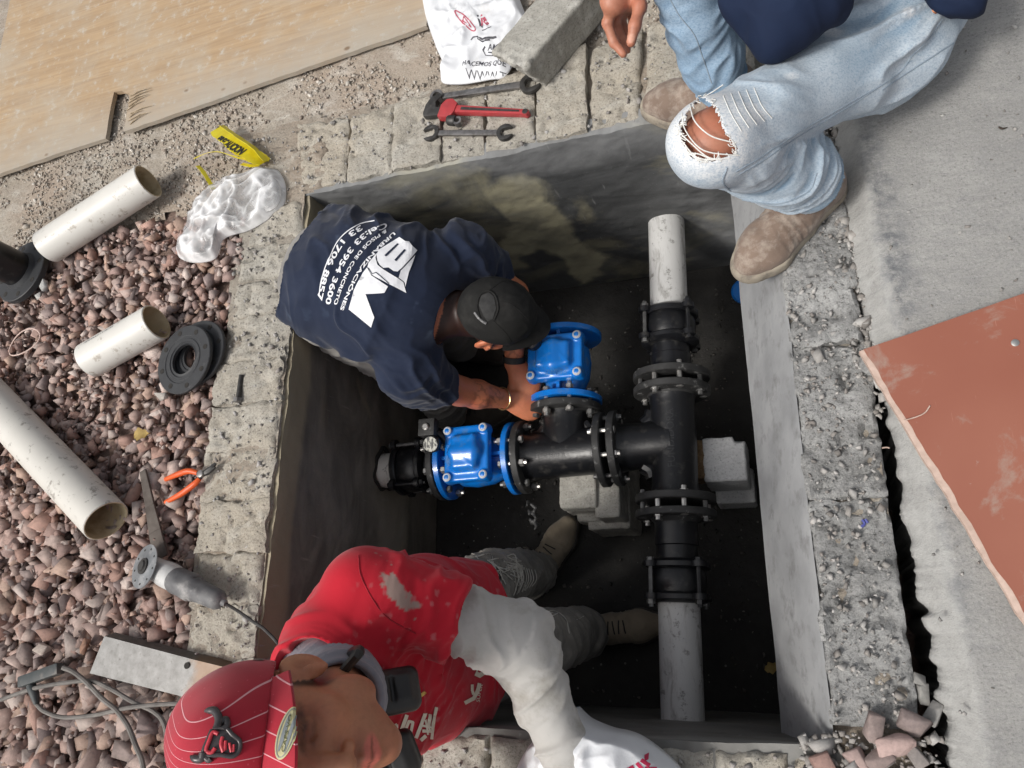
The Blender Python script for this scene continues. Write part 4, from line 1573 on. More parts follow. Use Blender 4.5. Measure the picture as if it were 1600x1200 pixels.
# --- two black ring flanges leaning on the collar
def ring_flange(c, ax, r0, r1, label):
    t = thing('ring_gasket', label, 'gasket', c, 'black ring gaskets')
    ax = Vector(ax).normalized()
    MB().lathe(c, ax, [(-.005, r0), (-.006, r0 + .003), (-.006, r1 - .002), (-.004, r1), (.004, r1), (.006, r1 - .002), (.006, r0 + .028), (.004, r0 + .026), (.004, r0 + .020), (.006, r0 + .018), (.006, r0 + .010), (.003, r0 + .008), (.003, r0 + .003), (.005, r0)] + [(-.005, r0)], 56, caps=False).build('ring', M_bl2, t, 40)
    x, y, _ = frame(ax)
    for k in range(8):
        a = 2 * pi * (k + .4) / 8
        MB().lathe(c + ax * .0062 + (x * cos(a) + y * sin(a)) * (r1 - .018), ax, [(0, .0078), (.0007, .0078)], 12).build('bolt_hole_shade', M_hole_shade, t)
    return t
c1 = U(289, 562, .034)
ring_flange(c1, (-.10, -.04, 1), .045, .104, 'upper black ring gasket with bolt holes, lying on the other')
c2 = U(308, 553, .012)
ring_flange(c2, (-.06, .02, 1), .045, .104, 'lower black ring gasket, mostly covered by the upper one')

# --- small things on the gravel and collar
c = U(37, 535, .02)
e1 = (U(58, 516, .02) - c); e2 = (U(22, 523, .02) - c)
pts = [c + e1 * cos(t) + e2 * sin(t) * .75 + V(0, 0, .004 * sin(2 * t)) for t in [2 * pi * k / 30 for k in range(31)]]
o = MB().tube(pts, .0022, 7, caps=False).build('rubber_ring', simple('pale_pink_rubber', (.68, .52, .46), (.6, .44, .38), 60, .6), None, loc=c)
tag(o, 'thin pale pink rubber ring lying on the gravel', 'ring')

a, b = U(377, 586, .012), U(372, 622, .012)
bo = thing('loose_bolt', 'single grey bolt lying on the left collar', 'bolt', ((a + b) / 2))
MB().cyl(a, b, .0065, seg=14).build('shank', M_dsteel, bo)
MB().lathe(b, b - a, [(0, .0125), (.010, .0125), (.012, .010)], 6).build('head', M_steel, bo)

# pliers
pv = U(316, 741, .018)
pl = thing('pliers', 'pliers with orange grips on the edge of the left collar', 'pliers', (pv.x, pv.y, 0))
h1 = [U(309, 739, .02), U(295, 736, .024), U(278, 741, .022), U(259, 749, .012)]
h2 = [U(312, 748, .02), U(303, 757, .022), U(284, 771, .018), U(259, 785, .008)]
for h in (h1, h2):
    s = spline(h, 6)
    MB().tube(s, [.0065 + .0022 * sin(pi * min(1, k / len(s) * 1.1)) for k in range(len(s))], 12).build('grip', M_orange, pl)
j1 = spline([h1[0], pv, U(328, 733, .018), U(337, 724, .016)], 5)
j2 = spline([h2[0], pv, U(325, 738, .018), U(336, 730, .016)], 5)
MB().tube(j1, [.006 + .003 * sin(pi * k / (len(j1) - 1)) - .002 * k / len(j1) for k in range(len(j1))], 8).build('jaw', M_dsteel, pl)
MB().tube(j2, [.006 + .003 * sin(pi * k / (len(j2) - 1)) - .002 * k / len(j2) for k in range(len(j2))], 8).build('jaw', M_dsteel, pl)
MB().lathe(pv + V(0, 0, -.002), V(0, 0, 1), [(0, .010), (.012, .010), (.013, .007)], 16).build('pivot', M_steel, pl)

# rusty flat bar
pts = [U(222, 735, .02), U(233, 790, .020), U(241, 830, .018), U(250, 872, .014)]
M_rust = simple('rusty_bar', (.075, .06, .052), (.14, .12, .105), 30, .8, .3, .6, 90)
m = MB()
for i in range(3):
    a, b = pts[i], pts[i + 1]
    d = (b - a); n = V(-d.y, d.x, 0).normalized() * (.010 + .005 * i)
    n2 = n * (.010 + .005 * min(i + 1, 2.6)) / (.010 + .005 * i)
    m.add([a - n, a + n, b + n2, b - n2, a - n - V(0, 0, .008), a + n - V(0, 0, .008), b + n2 - V(0, 0, .008), b - n2 - V(0, 0, .008)], [(0, 1, 2, 3)[::-1], (4, 5, 6, 7), (0, 4, 7, 3), (1, 2, 6, 5), (0, 1, 5, 4), (3, 7, 6, 2)])
tag(m.build('iron_bar', M_rust, None, 30, .0015, loc=(pts[1].x, pts[1].y, 0)), 'dark rusty flat iron bar on the gravel above the grinder', 'bar')

# --- angle grinder
M_gr1 = simple('dusty_white_casting', (.62, .62, .61), (.5, .5, .49), 30, .5, .2, .2, 160, dirt=(.36, .35, .34), dscale=25)
M_gr2 = simple('dusty_dark_plastic', (.10, .10, .105), (.16, .16, .16), 22, .6, 0, .3, 160, dirt=(.33, .32, .31), dscale=20, dlo=.48, dhi=.66)
M_disc = simple('grey_cutting_disc', (.27, .28, .29), (.22, .23, .24), 40, .5, .5, .3, 250, dirt=(.42, .42, .42), dscale=30)
dc = U(226, 885, .066)
gd = U(342, 938, .048)
gb = U(262, 900, .048)
gr = thing('angle_grinder', 'grey angle grinder with metal disc lying on the collar and gravel', 'grinder', (gb.x, gb.y, 0))
dax = V(-.30, .10, .92).normalized()
m = MB().lathe(dc, dax, [(-.0012, .006), (-.0012, .0575), (.0012, .0575), (.0012, .030), (.0030, .026), (.003, .02)], 48)
m.build('disc', M_disc, gr)
x, y, _ = frame(dax)
for k in range(9):
    a = 2 * pi * k / 9
    MB().lathe(dc + dax * .0013 + (x * cos(a) + y * sin(a)) * .046, dax, [(0, .0030), (.0005, .003)], 10).build('disc_hole_shade', M_hole_shade, gr)
MB().lathe(dc, dax, [(.003, .021), (.007, .021), (.008, .015), (.012, .013), (.013, .006)], 24).build('clamp_nut', M_dsteel, gr)
f = SDF(gb - V(.14, .14, .06), gd + V(.14, .16, .08), .0035)
ad = (gd - gb).normalized()
f.cone(dc - dax * .022 + ad * .002, dc - dax * .03 + ad * .062, .030, .031, .02)
f.cone(gb - ad * .01 - V(0, 0, .006), gb + ad * .045, .031, .033, .012)
v, q = f.mesh()
mesh_obj('gear_head', v, q, M_gr1, gr, 180)
f = SDF(gb - V(.14, .14, .06), gd + V(.14, .16, .08), .0035)
f.cone(gb + ad * .040, gb + ad * .085, .0345, .033, .01)
f.cone(gb + ad * .085, gd - ad * .01, .031, .026, .015)
f.cone(gb + ad * .06 + V(.0, .0, .026), gb + ad * .13 + V(0, 0, .022), .012, .010, .008)
for k in range(5):
    pq = gb + ad * (.10 + .014 * k)
    nr = V(-ad.y, ad.x, 0)
    f.box(pq + nr * .032, (.0025, .006, .02), basis(ad, nr, V(0, 0, 1)), .002, .002, 'cut')
    f.box(pq - nr * .032, (.0025, .006, .02), basis(ad, nr, V(0, 0, 1)), .002, .002, 'cut')
v, q = f.mesh()
mesh_obj('motor_housing', v, q, M_gr2, gr, 180)
MB().lathe(gd - ad * .012, ad, [(0, .019), (.008, .014), (.030, .009), (.036, .007)], 16).build('cord_sleeve', M_gr2, gr)
M_cord = simple('black_rubber_cord', (.035, .034, .033), (.06, .058, .055), 60, .7, 0, .2, 200)
cpts = spline([gd + ad * .02, U(372, 955, .022), U(393, 970, .012), U(415, 985, .006), U(440, 1015, -.02), U(455, 1060, -.25)], 8)
MB().tube(cpts, .0042, 8).build('cord', M_cord, gr)

# --- galvanised plate, plug and cables at lower left
q4 = [U(140, 1052, .030), U(276, 1086, .026), U(392, 1116, .024), U(414, 1058, .024), U(300, 1030, .026), U(163, 994, .030)]
RUSTX = (U(283, 1050, .026) - q4[0]).x + .05
g = NB('galvanised_plate')
_n = g.noise(30, 7, .7)
_c = g.mix(g.ramp(_n, [(.35, 0), (.65, 1)]), (.32, .315, .305), (.21, .205, .195))
_c = g.mix(g.ramp(g.noise(90, 6, .7), [(.60, 0), (.68, .8)]), _c, (.15, .14, .13))
_x = g.n('ShaderNodeSeparateXYZ', {'Vector': g.co}).outputs[0]
_c = g.mix(g.math('MULTIPLY', g.ramp(g.math('ADD', _x, g.math('MULTIPLY', g.noise(20, 6, .7), .10)), [(RUSTX + .02, 0), (RUSTX + .06, 1)]), .55), _c, (.30, .16, .07))
M_galv = g.out(_c, .45, .45, g.bump(_n, .3, .001))
gp = thing('steel_plate', 'galvanised steel strip with a rusty end poking out from under the red cap', 'plate', q4[0])
m = MB()
n_ = len(q4)
up_ = V(0, 0, .004)
m.add([p for p in q4] + [p - up_ for p in q4], [tuple(range(n_)), tuple(range(2 * n_ - 1, n_ - 1, -1))] + [(i, n_ + i, n_ + (i + 1) % n_, (i + 1) % n_) for i in range(n_)])
m.add([q4[5] + V(0, 0, .0), q4[3], q4[3] + V(.004, .010, -.03), q4[5] + V(.004, .010, -.03)], [(0, 1, 2, 3), (3, 2, 1, 0)])
m.build('strip', M_galv, gp, 30)
hp_ = U(292, 1040, .0282)
MB().lathe(hp_, V(0, 0, 1), [(0, .008), (.0012, .008)], 16).build('bolt_hole_shade', M_hole_shade, gp)

M_plug = simple('dark_green_black_plastic', (.035, .043, .045), (.06, .066, .066), 30, .6, 0, .3, 120, dirt=(.16, .145, .13), dscale=25, dlo=.55, dhi=.75)
M_cable = simple('dusty_grey_cable', (.13, .12, .11), (.20, .185, .17), 30, .75, 0, .3, 160)
a, b = U(33, 1066, .03), U(95, 1044, .03)
ex = thing('extension_cord', 'dusty grey extension cord with a black socket block on the gravel', 'cord', (a.x, a.y, 0))
d = (b - a).normalized(); R = basis(d, V(-d.y, d.x, 0), V(0, 0, 1))
MB().box((a + b) / 2, ((b - a).length, .030, .026), R).build('socket_block', M_plug, ex, bevel=.005)
pl2 = spline([U(48, 1070, .03), U(54, 1085, .028), U(57, 1100, .024)], 4)
MB().tube(pl2, [.012, .0125, .013, .0125, .012, .011, .010, .008, .007], 12).build('plug', M_plug, ex)
CAB = [[(57, 1100), (70, 1112), (100, 1121), (150, 1117), (200, 1106), (262, 1100), (330, 1100)],
       [(-10, 1098), (30, 1083), (60, 1074), (100, 1067), (140, 1064), (170, 1075), (210, 1098), (240, 1112), (256, 1130), (262, 1165), (270, 1230)],
       [(98, 1043), (115, 1050), (135, 1066), (160, 1092), (182, 1110), (200, 1135), (212, 1165), (222, 1190), (228, 1230)]]
for k, cp in enumerate(CAB):
    r = [.0055, .0058, .0065][k]
    pts = [U(x, y, .016 + .010 * ((i * 5 + k) % 3) + (.012 if k == 2 else 0)) for i, (x, y) in enumerate(cp)]
    MB().tube(spline(pts, 8), r, 8).build('cable', M_cable, ex)

# --- leaves
M_leaf = simple('dry_yellow_leaf', (.42, .30, .10), (.33, .22, .07), 60, .75, 0, .4, 120)
def leaf(px, ln, wd, ang, z, label, name='dry_leaf', mat=None):
    c = U(*px, z)
    m = MB()
    vs, fs = [], []
    n = 8
    for i in range(n + 1):
        t = i / n
        w_ = wd * sin(pi * t ** .8) * (1 + .25 * sin(t * 19))
        for s in (-1, 0, 1):
            p = V((t - .5) * ln, s * w_, .006 * abs(s) + .006 * sin(t * 5))
            vs.append(c + Matrix.Rotation(ang, 3, 'Z') @ p)
    for i in range(n):
        for s in range(2):
            fs.append((i * 3 + s, i * 3 + s + 3, i * 3 + s + 4, i * 3 + s + 1))
    vs2 = [v + V(0, 0, -.0012) for v in vs]
    N = len(vs)
    m.add(vs + vs2, fs + [tuple(N + i for i in f[::-1]) for f in fs])
    tag(m.build(name, mat or M_leaf, None, 60, loc=c), label, 'leaf')
leaf((300, 524), .075, .020, .6, .012, 'dry orange brown leaf tucked behind the black ring gaskets', mat=simple('dry_orange_leaf', (.40, .22, .07), (.30, .15, .05), 60, .75))
leaf((222, 679), .050, .018, .1, .006, 'dry yellow leaf lying on the gravel above the plier handles')
leaf((1207, 1043), .05, .016, .3, D + .01, 'yellow leaf on the dark pit floor by the right wall')

# --- caution tape
M_tape = NB('yellow_caution_tape')
_g = M_tape
_st = _g.noise(1, 3, .5, _g.scaled((70, 30, 30), (0, 0, .9)), 2.0)
M_tape = _g.out(_g.mix(_g.ramp(_g.noise(20, 3), [(.4, 0), (.6, 1)]), (.72, .62, .02), (.62, .50, .01)), .35, 0, _g.bump(_st, .2, .002))
tp = U(380, 235, .0)
tape = thing('caution_tape', 'crumpled yellow caution tape with black letters behind the plastic bag', 'tape', (tp.x, tp.y, 0))
def ribbon(pxs, wid, zs, name='strip', parent=tape, mat=M_tape, tilt=None):
    pts = spline([U(x, y, z) for (x, y), z in zip(pxs, zs)], 6)
    vs, fs = [], []
    for i, p in enumerate(pts):
        d = (pts[min(i + 1, len(pts) - 1)] - pts[max(i - 1, 0)]).normalized()
        s = d.cross(V(0, 0, 1)).normalized()
        tl = (tilt or (lambda t: .3))(i / (len(pts) - 1))
        s = (s * cos(tl) + V(0, 0, 1) * sin(tl)).normalized()
        w_ = wid * (.75 + .5 * fbm(np.array([[i * .7, wid * 100, 1.0]]), 2, 7)[0])
        n = s.cross(d).normalized() * .0006
        vs += [p - s * w_ - n, p + s * w_ - n, p + s * w_ + n, p - s * w_ + n]
    for i in range(len(pts) - 1):
        a, b = i * 4, i * 4 + 4
        for k in range(4):
            fs.append((a + k, a + (k + 1) % 4, b + (k + 1) % 4, b + k))
    return mesh_obj(name, vs, fs, mat, parent, 40), vs, fs
ob, vs, fs = ribbon([(339, 201), (352, 214), (375, 231), (400, 246), (415, 253)], .026, [.02, .035, .045, .035, .02], tilt=lambda t: .35 + .7 * max(0, t - .6))
bv = BVHTree.FromPolygons([tuple(v) for v in vs], fs)
M_blk = simple('black_ink', (.015, .015, .015), (.03, .03, .03), 50, .6, bump=0)
p0, p1 = U(341, 214, .04), U(412, 254, .04)
dt = (p1 - p0).normalized(); nt_ = V(-dt.y, dt.x, 0)
print_on('lettering', [text2d('PRECAUCION', .044, bold=.0022)], lambda u, v: p0 + dt * (.004 + u * .52) + nt_ * (-.018 + v * .85), bv, M_blk, tape, .0012, .008)
ribbon([(346, 196), (372, 214), (398, 232), (416, 252)], .009, [.05, .058, .05, .03], tilt=lambda t: .9)
ribbon([(304, 247), (318, 241), (330, 238), (345, 238), (366, 245), (390, 250), (408, 254)], .007, [.01, .016, .012, .012, .02, .02, .015], tilt=lambda t: .5 + 1.5 * t)
ribbon([(309, 259), (317, 268), (326, 282), (334, 296)], .007, [.012, .02, .014, .004], tilt=lambda t: .8)
ribbon([(378, 256), (392, 259), (406, 258)], .007, [.012, .02, .016], tilt=lambda t: .5)
M_wire = simple('thin_rusty_wire', (.08, .075, .07), (.12, .1, .09), 60, .6, .4, 0)
wr = thing('tie_wire', 'thin dark tie wire strands on the sandy ground by the caution tape', 'wire', U(330, 230, 0).xy.to_3d())
for pxs in ([(292, 192), (318, 212), (345, 238), (374, 267)], [(310, 212), (308, 232), (305, 252)], [(318, 262), (332, 272), (345, 281)], [(330, 186), (342, 196)]):
    MB().tube(spline([U(x, y, .008 + .004 * (i % 2)) for i, (x, y) in enumerate(pxs)], 5), .0011, 5).build('strand', M_wire, wr)


# --- soft shapes: bags and sacks
def pillow(px, z, H, name, mat, parent, seed, nr=44, na=160, ridge=.018, zf=None, flat=.0, colors=False, hz=None):
    """closed cloth shape over an outline of pixels; z base height, H puff"""
    P2 = [U(x, y, z if hz is None else hz(x, y)) for x, y in px]
    P2 = spline(P2 + [P2[0]], 6)[:-1]
    pts = np.array([[p.x, p.y] for p in P2])
    # arc-length resample
    seg = np.linalg.norm(np.diff(np.vstack([pts, pts[:1]]), axis=0), axis=1)
    s_ = np.concatenate([[0], np.cumsum(seg)])
    t = np.linspace(0, s_[-1], na, endpoint=False)
    ring = np.stack([np.interp(t, s_, np.append(pts[:, 0], pts[0, 0])), np.interp(t, s_, np.append(pts[:, 1], pts[0, 1]))], 1)
    c = ring.mean(0)
    rho = np.linspace(0, 1, nr) ** .8
    G = c + (ring[None] - c) * rho[:, None, None]
    X = G.reshape(-1, 2)
    e = np.repeat(1 - rho, na)
    P3 = np.concatenate([X, np.zeros((len(X), 1))], 1)
    r1 = 1 - np.abs(2 * fbm(P3 * 9 + fbm(P3 * 5, 2, seed + 5)[:, None] * 2.5, 3, seed) - 1)
    r2 = 1 - np.abs(2 * fbm(P3 * 24 + fbm(P3 * 9, 2, seed + 6)[:, None] * 2, 2, seed + 1) - 1)
    top = np.sqrt(np.clip(e * 2.2, 0, 1)) * H + (r1 ** 2 * ridge + r2 ** 2 * ridge * .45) * sstep(0, .12, e)
    if zf is not None:
        top = top + zf(X, e)
    zt = z + top
    top3 = np.concatenate([X, zt[:, None]], 1)
    bot3 = np.concatenate([X, np.full((len(X), 1), z) - .004 + 0 * e[:, None]], 1)
    q = []
    for i in range(nr - 1):
        a = np.arange(na) + i * na
        b = (np.arange(na) + 1) % na + i * na
        q.append(np.stack([a, a + na, b + na, b], 1))
    q = np.concatenate(q)
    N = len(X)
    last = np.arange(na) + (nr - 1) * na
    ln = np.roll(last, -1)
    sk = np.stack([last, last + N, ln + N, ln], 1)
    Vv = np.concatenate([top3, bot3])
    Q = np.concatenate([q, q[:, ::-1] + N, sk])
    cr = np.clip((r1 ** 7) * 1.1 + (r2 ** 9) * .6 + sstep(.10, 0, e) * .5, 0, 1)
    cr = np.concatenate([cr, cr * 0])
    return mesh_obj(name, Vv, Q, mat, parent, 180, np.stack([cr, cr, cr], 1)), top3, q


g = NB('clear_plastic_film')
_k = g.n('ShaderNodeSeparateColor', {'Color': g.attr()}).outputs[0]
_n = g.noise(30, 4, .6, None, 1.0)
_a = g.math('ADD', g.math('MULTIPLY', _k, .62), g.math('MULTIPLY', g.ramp(_n, [(.35, 0), (.7, 1)]), .14))
M_film = g.out(g.mix(_k, (.60, .605, .61), (.86, .865, .87)), .22, 0, g.bump(_n, .2, .003), Alpha=g.math('ADD', _a, .17), Specular_IOR_Level=.5)
bgp = U(370, 330, 0)
bag = thing('plastic_bag', 'crumpled clear plastic bag lying on the corner of the collar', 'bag', (bgp.x, bgp.y, 0))
pillow([(420, 262), (436, 268), (446, 290), (444, 318), (428, 332), (415, 345), (388, 360), (360, 368), (345, 378), (338, 402), (315, 410), (290, 408), (277, 396), (288, 370), (298, 340), (318, 308), (345, 285), (385, 272)], .004, .022, 'film', M_film, bag, 61, ridge=.020)
pillow([(418, 272), (434, 282), (438, 310), (424, 328), (404, 328), (390, 312), (394, 285)], .022, .012, 'film_fold', M_film, bag, 66, nr=24, na=80, ridge=.009)

M_sack = simple('white_woven_sack', (.74, .755, .78), (.66, .675, .70), 12, .6, 0, .35, 240, .0012, dirt=(.46, .43, .38), dscale=9, dlo=.60, dhi=.85)
skp = U(740, 80, 0)
sack = thing('printed_sack', 'white woven sack with printed logos pinned under the concrete block', 'sack', (skp.x, skp.y, 0))
_, sv, sq = pillow([(655, -40), (664, 20), (680, 70), (694, 105), (690, 128), (722, 131), (765, 124), (790, 118), (812, 80), (830, 45), (818, 15), (800, -30), (770, -90), (690, -95)], .004, .016, 'woven_cloth', M_sack, sack, 71, ridge=.016)
bv = bvh_of(sv, sq)
M_pr_k = simple('sack_black_print', (.05, .05, .065), (.09, .09, .1), 60, .7, bump=0)
M_pr_r = simple('sack_red_print', (.50, .10, .15), (.42, .08, .12), 60, .7, bump=0)
def pxplace(x0, y0, ax, ay, bx, by, z=.05):
    return lambda u, v: U(x0 + u * ax + v * bx, y0 + u * ay + v * by, z)
def stroke(pts, w, closed=False):
    """2d polyline with width, as quads"""
    vs, fs = [], []
    P = [Vector(p) for p in pts]
    if closed: P = P + [P[0]]
    for i in range(len(P) - 1):
        d = (P[i + 1] - P[i])
        if d.length < 1e-6: continue
        d = d.normalized()
        n = Vector((-d.y, d.x)) * w / 2
        k = len(vs)
        a, b = P[i] - d * w * .25, P[i + 1] + d * w * .25
        vs += [(a - n).to_3d(), (a + n).to_3d(), (b + n).to_3d(), (b - n).to_3d()]
        fs.append((k, k + 3, k + 2, k + 1))
    return vs, fs
print_on('lettering', [text2d('HACEMOS QUE TUBO', 10, bold=.12)], pxplace(717, 95, .95, -.05, .25, -1), bv, M_pr_k, sack, .0008, 6)
print_on('lettering', [text2d('WWW.TUBIN', 15.5, bold=-.1)], pxplace(721, 110, .97, -.02, .2, -1), bv, M_pr_k, sack, .0008, 6)
print_on('lettering', [text2d('AMIGO', 11, bold=.15, shear=.2)], pxplace(757, 70, .95, -.12, .1, -1), bv, M_pr_k, sack, .0009, 6)
ell = [(724 + 17 * cos(t) * .75 + 9 * sin(t), 27 + 13 * sin(t) + 7 * cos(t)) for t in [2 * pi * k / 28 for k in range(28)]]
print_on('emblem', [stroke(ell, 1.9, True), stroke([(719, 30), (722, 21), (732, 35), (719, 26)], 1.5)], lambda u, v: U(u, v, .05), bv, M_pr_r, sack, .0008, 6)
print_on('emblem', [stroke([(749, 33), (749, 17), (757, 31), (752, 26)], 2.4), stroke([(753, 20), (759, 29)], 2.2)], lambda u, v: U(u, v, .05), bv, M_pr_r, sack, .0008, 6)
print_on('emblem', [stroke([(743, 18), (747, 34)], 2.6), stroke([(745, 27), (750, 36)], 2.2), stroke([(750, 41), (764, 36)], 1.6)], lambda u, v: U(u, v, .05), bv, M_pr_k, sack, .0009, 6)
print_on('emblem', [stroke([(733, 56), (736, 52), (743, 53), (752, 57), (760, 55), (772, 52)], 2.6), stroke([(744, 56), (752, 60), (762, 57)], 1.8), stroke([(754, 66), (750, 70), (753, 76), (763, 78), (776, 77)], 1.4), stroke([(758, 72), (766, 74), (776, 72)], 1.8), stroke([(771, 78), (778, 88)], 2.0)], lambda u, v: U(u, v, .05), bv, M_pr_k, sack, .0008, 6)

# --- loose concrete block on the sack
M_cblk = mat_grit('loose_block', (.39, .38, .345), (.29, .28, .25), (.55, .54, .50), bumpd=.004)
a, b, c, d_ = U(780, 74, .12), U(845, 74, .12), U(920, 2, .12), U(856, -32, .12)
cb = thing('loose_block', 'rough grey concrete block lying on the white sack and collar', 'block', (((a + c) / 2).x, ((a + c) / 2).y, 0))
ctr = (a + b + c + d_) / 4
lx = ((c - b) + (d_ - a)).normalized(); lx.z = 0; lx.normalize()
ly = V(-lx.y, lx.x, 0)
tilt = Matrix.Rotation(.10, 3, ly)
R = basis(lx, ly, V(0, 0, 1))
f = SDF(ctr - V(.34, .34, .17), ctr + V(.34, .34, .09), .005)
f.box((ctr.x, ctr.y, .066), (.150, .062, .060), R, .006, 0)
f.box((ctr.x - lx.x * .155 - ly.x * .0, ctr.y - lx.y * .155, .075), (.022, .08, .08), basis(lx + V(0, 0, .35), ly, V(-lx.x * .35, -lx.y * .35, 1)), .01, .004, 'cut')
v, q = f.mesh()
n = vnormals(v, q)
endm = sstep(-.10, -.13, (v - np.array(ctr)) @ np.array(lx))
v = v + n * ((fbm(v * 42, 4, 81) - .5) * (.006 + .016 * endm))[:, None]
mesh_obj('block_body', v, q, M_cblk, cb, 50)

# --- terracotta faced board on the slab
g = NB('terracotta_film_board')
_c = g.mix(g.ramp(g.noise(3, 4, .5), [(.3, 0), (.7, 1)]), (.265, .092, .060), (.31, .12, .08))
_c = g.mix(g.ramp(g.noise(5, 8, .7, None, .5), [(.56, 0), (.66, .75)]), _c, (.34, .27, .225))
_c = g.mix(g.ramp(g.noise(60, 7, .8), [(.66, 0), (.72, .7)]), _c, (.42, .36, .32))
_c = g.mix(g.ramp(g.noise(1, 4, .5, g.scaled((200, 12, 30), (0, 0, .8))), [(.72, 0), (.76, .5)]), _c, (.60, .36, .28))
M_terra = g.out(_c, .35, 0, g.bump(g.noise(6, 5), .1, .004))
M_terrae = simple('pale_board_edge', (.58, .44, .37), (.46, .34, .28), 60, .85, bump=.5, bscale=120)
A, B, C_ = U(1342, 549, .075), U(1605, 457, .080), U(1605, 983, .075)
e1, e2 = (B - A), (C_ - A)
e1 *= 3.2; e2 *= 1.9
tb = thing('faced_board', 'terracotta coloured faced board with pale raw edge lying on the slab', 'board', (A.x + .2, A.y - .1, .053))
edge = []
def dens(p, q_, n, amp):
    return [p.lerp(q_, k / n) + V(*( (fbm(np.array([[k * .8, amp * 1e4, s]]), 3, 9)[0] - .5) * amp * 2 for s in (1, 9)), 0) for k in range(n)]
loop = dens(A, A + e2, 60, .0025) + dens(A + e2, A + e1 + e2, 8, .001) + dens(A + e1 + e2, A + e1, 8, .001) + dens(A + e1, A, 40, .0012)
m = MB()
n_ = len(loop)
wn = V(e2.y, -e2.x, 0).normalized()
if wn.dot(e1) < 0: wn = -wn
inner = []
for k, p in enumerate(loop):
    if k <= 60:
        w_ = .0095 + .006 * (fbm(np.array([[k * .35, 3.0, 1.0]]), 3, 19)[0] - .5) * 2
        inner.append(p + wn * w_ + V(0, 0, .0006))
    else:
        inner.append(p + V(0, 0, .0006))
m.add(inner, [tuple(range(n_))])
m.build('face', M_terra, tb, None)
m = MB()
m.add([p - V(0, 0, .0006) for p in loop] + [p - V(0, 0, .0146) for p in loop], [tuple(range(n_)), tuple(range(2 * n_ - 1, n_ - 1, -1))] + [(i, n_ + i, n_ + (i + 1) % n_, (i + 1) % n_) for i in range(n_)])
m.build('core', M_terrae, tb, None)
for pts, nm in (([(1412, 657), (1430, 652), (1445, 645), (1453, 634)], 'thread'), ([(1390, 700), (1385, 699), (1378, 700)], 'thread')):
    MB().tube(spline([U(x, y, .079) for x, y in pts], 4), .0013, 5).build('splinter', M_terrae, tb)
p = U(1586, 536, .0795)
MB().lathe(p, V(0, 0, 1), [(0, .007), (.002, .007), (.003, .004)], 14).build('screw_head', M_bolt, tb)
# mortar blob prop under the raised corner
f = SDF((A.x - .03, A.y - .10, -.02), (A.x + .12, A.y + .05, .08), .005)
pq = U(1352, 562, .04)
f.ell((pq.x + .03, pq.y - .01, .050), (.045, .035, .016), None, .01)
v, q = f.mesh()
tag(mesh_obj('mortar_lump', v, q, M_rblock, None, 60, loc=(pq.x, pq.y, .053)), 'grey mortar lump under the corner of the terracotta board', 'mortar')

# --- white sack hanging from the hand of the man in red, over the front rim
sk2 = U(960, 1170, .0)
sack2 = thing('white_sack', 'white sack with red print held over the front rim by the man in red', 'sack', (sk2.x, sk2.y, 0))
def s2z(X, e):
    tip = U(905, 1108, .16)
    d1 = np.hypot(X[:, 0] - tip.x, X[:, 1] - tip.y)
    return sstep(.20, .0, d1) * .085 + sstep(.2, .0, np.abs((X[:, 0] - tip.x) - (X[:, 1] - tip.y) * -.5 - .03)) * .02
_, sv, sq = pillow([(905, 1104), (925, 1122), (958, 1136), (985, 1142), (1008, 1152), (1040, 1176), (1066, 1204), (1080, 1250), (1000, 1290), (880, 1290), (812, 1250), (806, 1206), (828, 1165), (852, 1148), (880, 1130)], .03, .055, 'woven_cloth', M_sack, sack2, 75, ridge=.030, zf=s2z)
bv = bvh_of(sv, sq)
print_on('print', [stroke([(990, 1196), (996, 1193)], 6), stroke([(1002, 1188), (1010, 1198)], 5), stroke([(1008, 1184), (1018, 1192)], 5), stroke([(1014, 1196), (1026, 1199)], 5), stroke([(1003, 1204), (1030, 1208)], 6), stroke([(1012, 1178), (1014, 1184)], 4)], lambda u, v: U(u, v, .10), bv, simple('magenta_print', (.62, .03, .10), None, 60, .7, bump=0), sack2, .001, 5)['kind'] = 'stuff'

# --- small marks: blue crayon scribble on the right collar, a twig on the slab
M_cray = simple('blue_crayon', (.06, .07, .28), (.10, .11, .30), 80, .8)
for pxs in ([(1347, 812), (1351, 818), (1346, 823)], [(1352, 811), (1356, 817)]):
    MB().tube(spline([U(x, y, .009) for x, y in pxs], 4), .0028, 5).build('crayon_mark', M_cray, pit)
tw = MB().tube(spline([U(1560, 198, .056), U(1566, 201, .058), U(1574, 199, .056)], 4), [.0008, .0018, .0024, .0026, .0024, .0022, .0018, .0014, .0008], 6).build('twig', simple('dark_twig', (.06, .045, .035), None, 60, .9), None, loc=U(1566, 200, .055))
tag(tw, 'tiny dark twig lying on the open slab right of the boot', 'twig')
# ================================================================ people: helpers
def PXv(P):
    """photo pixels of points (n,3)"""
    q = (np.asarray(P, float) - _Cc) @ _Rc
    return np.stack([800 + 1200 * q[:, 0] / -q[:, 2], 600 - 1200 * q[:, 1] / -q[:, 2]], 1)


def hitpx(bvh, x, y, off=.0):
    """point of a surface seen at a photo pixel"""
    d = Vector(U(x, y, -1) - CAM_LOC).normalized()
    h, n, _, _ = bvh.ray_cast(CAM_LOC, d, 6)
    if h is None:
        return None
    if n.dot(d) > 0: n = -n
    return h + n * off


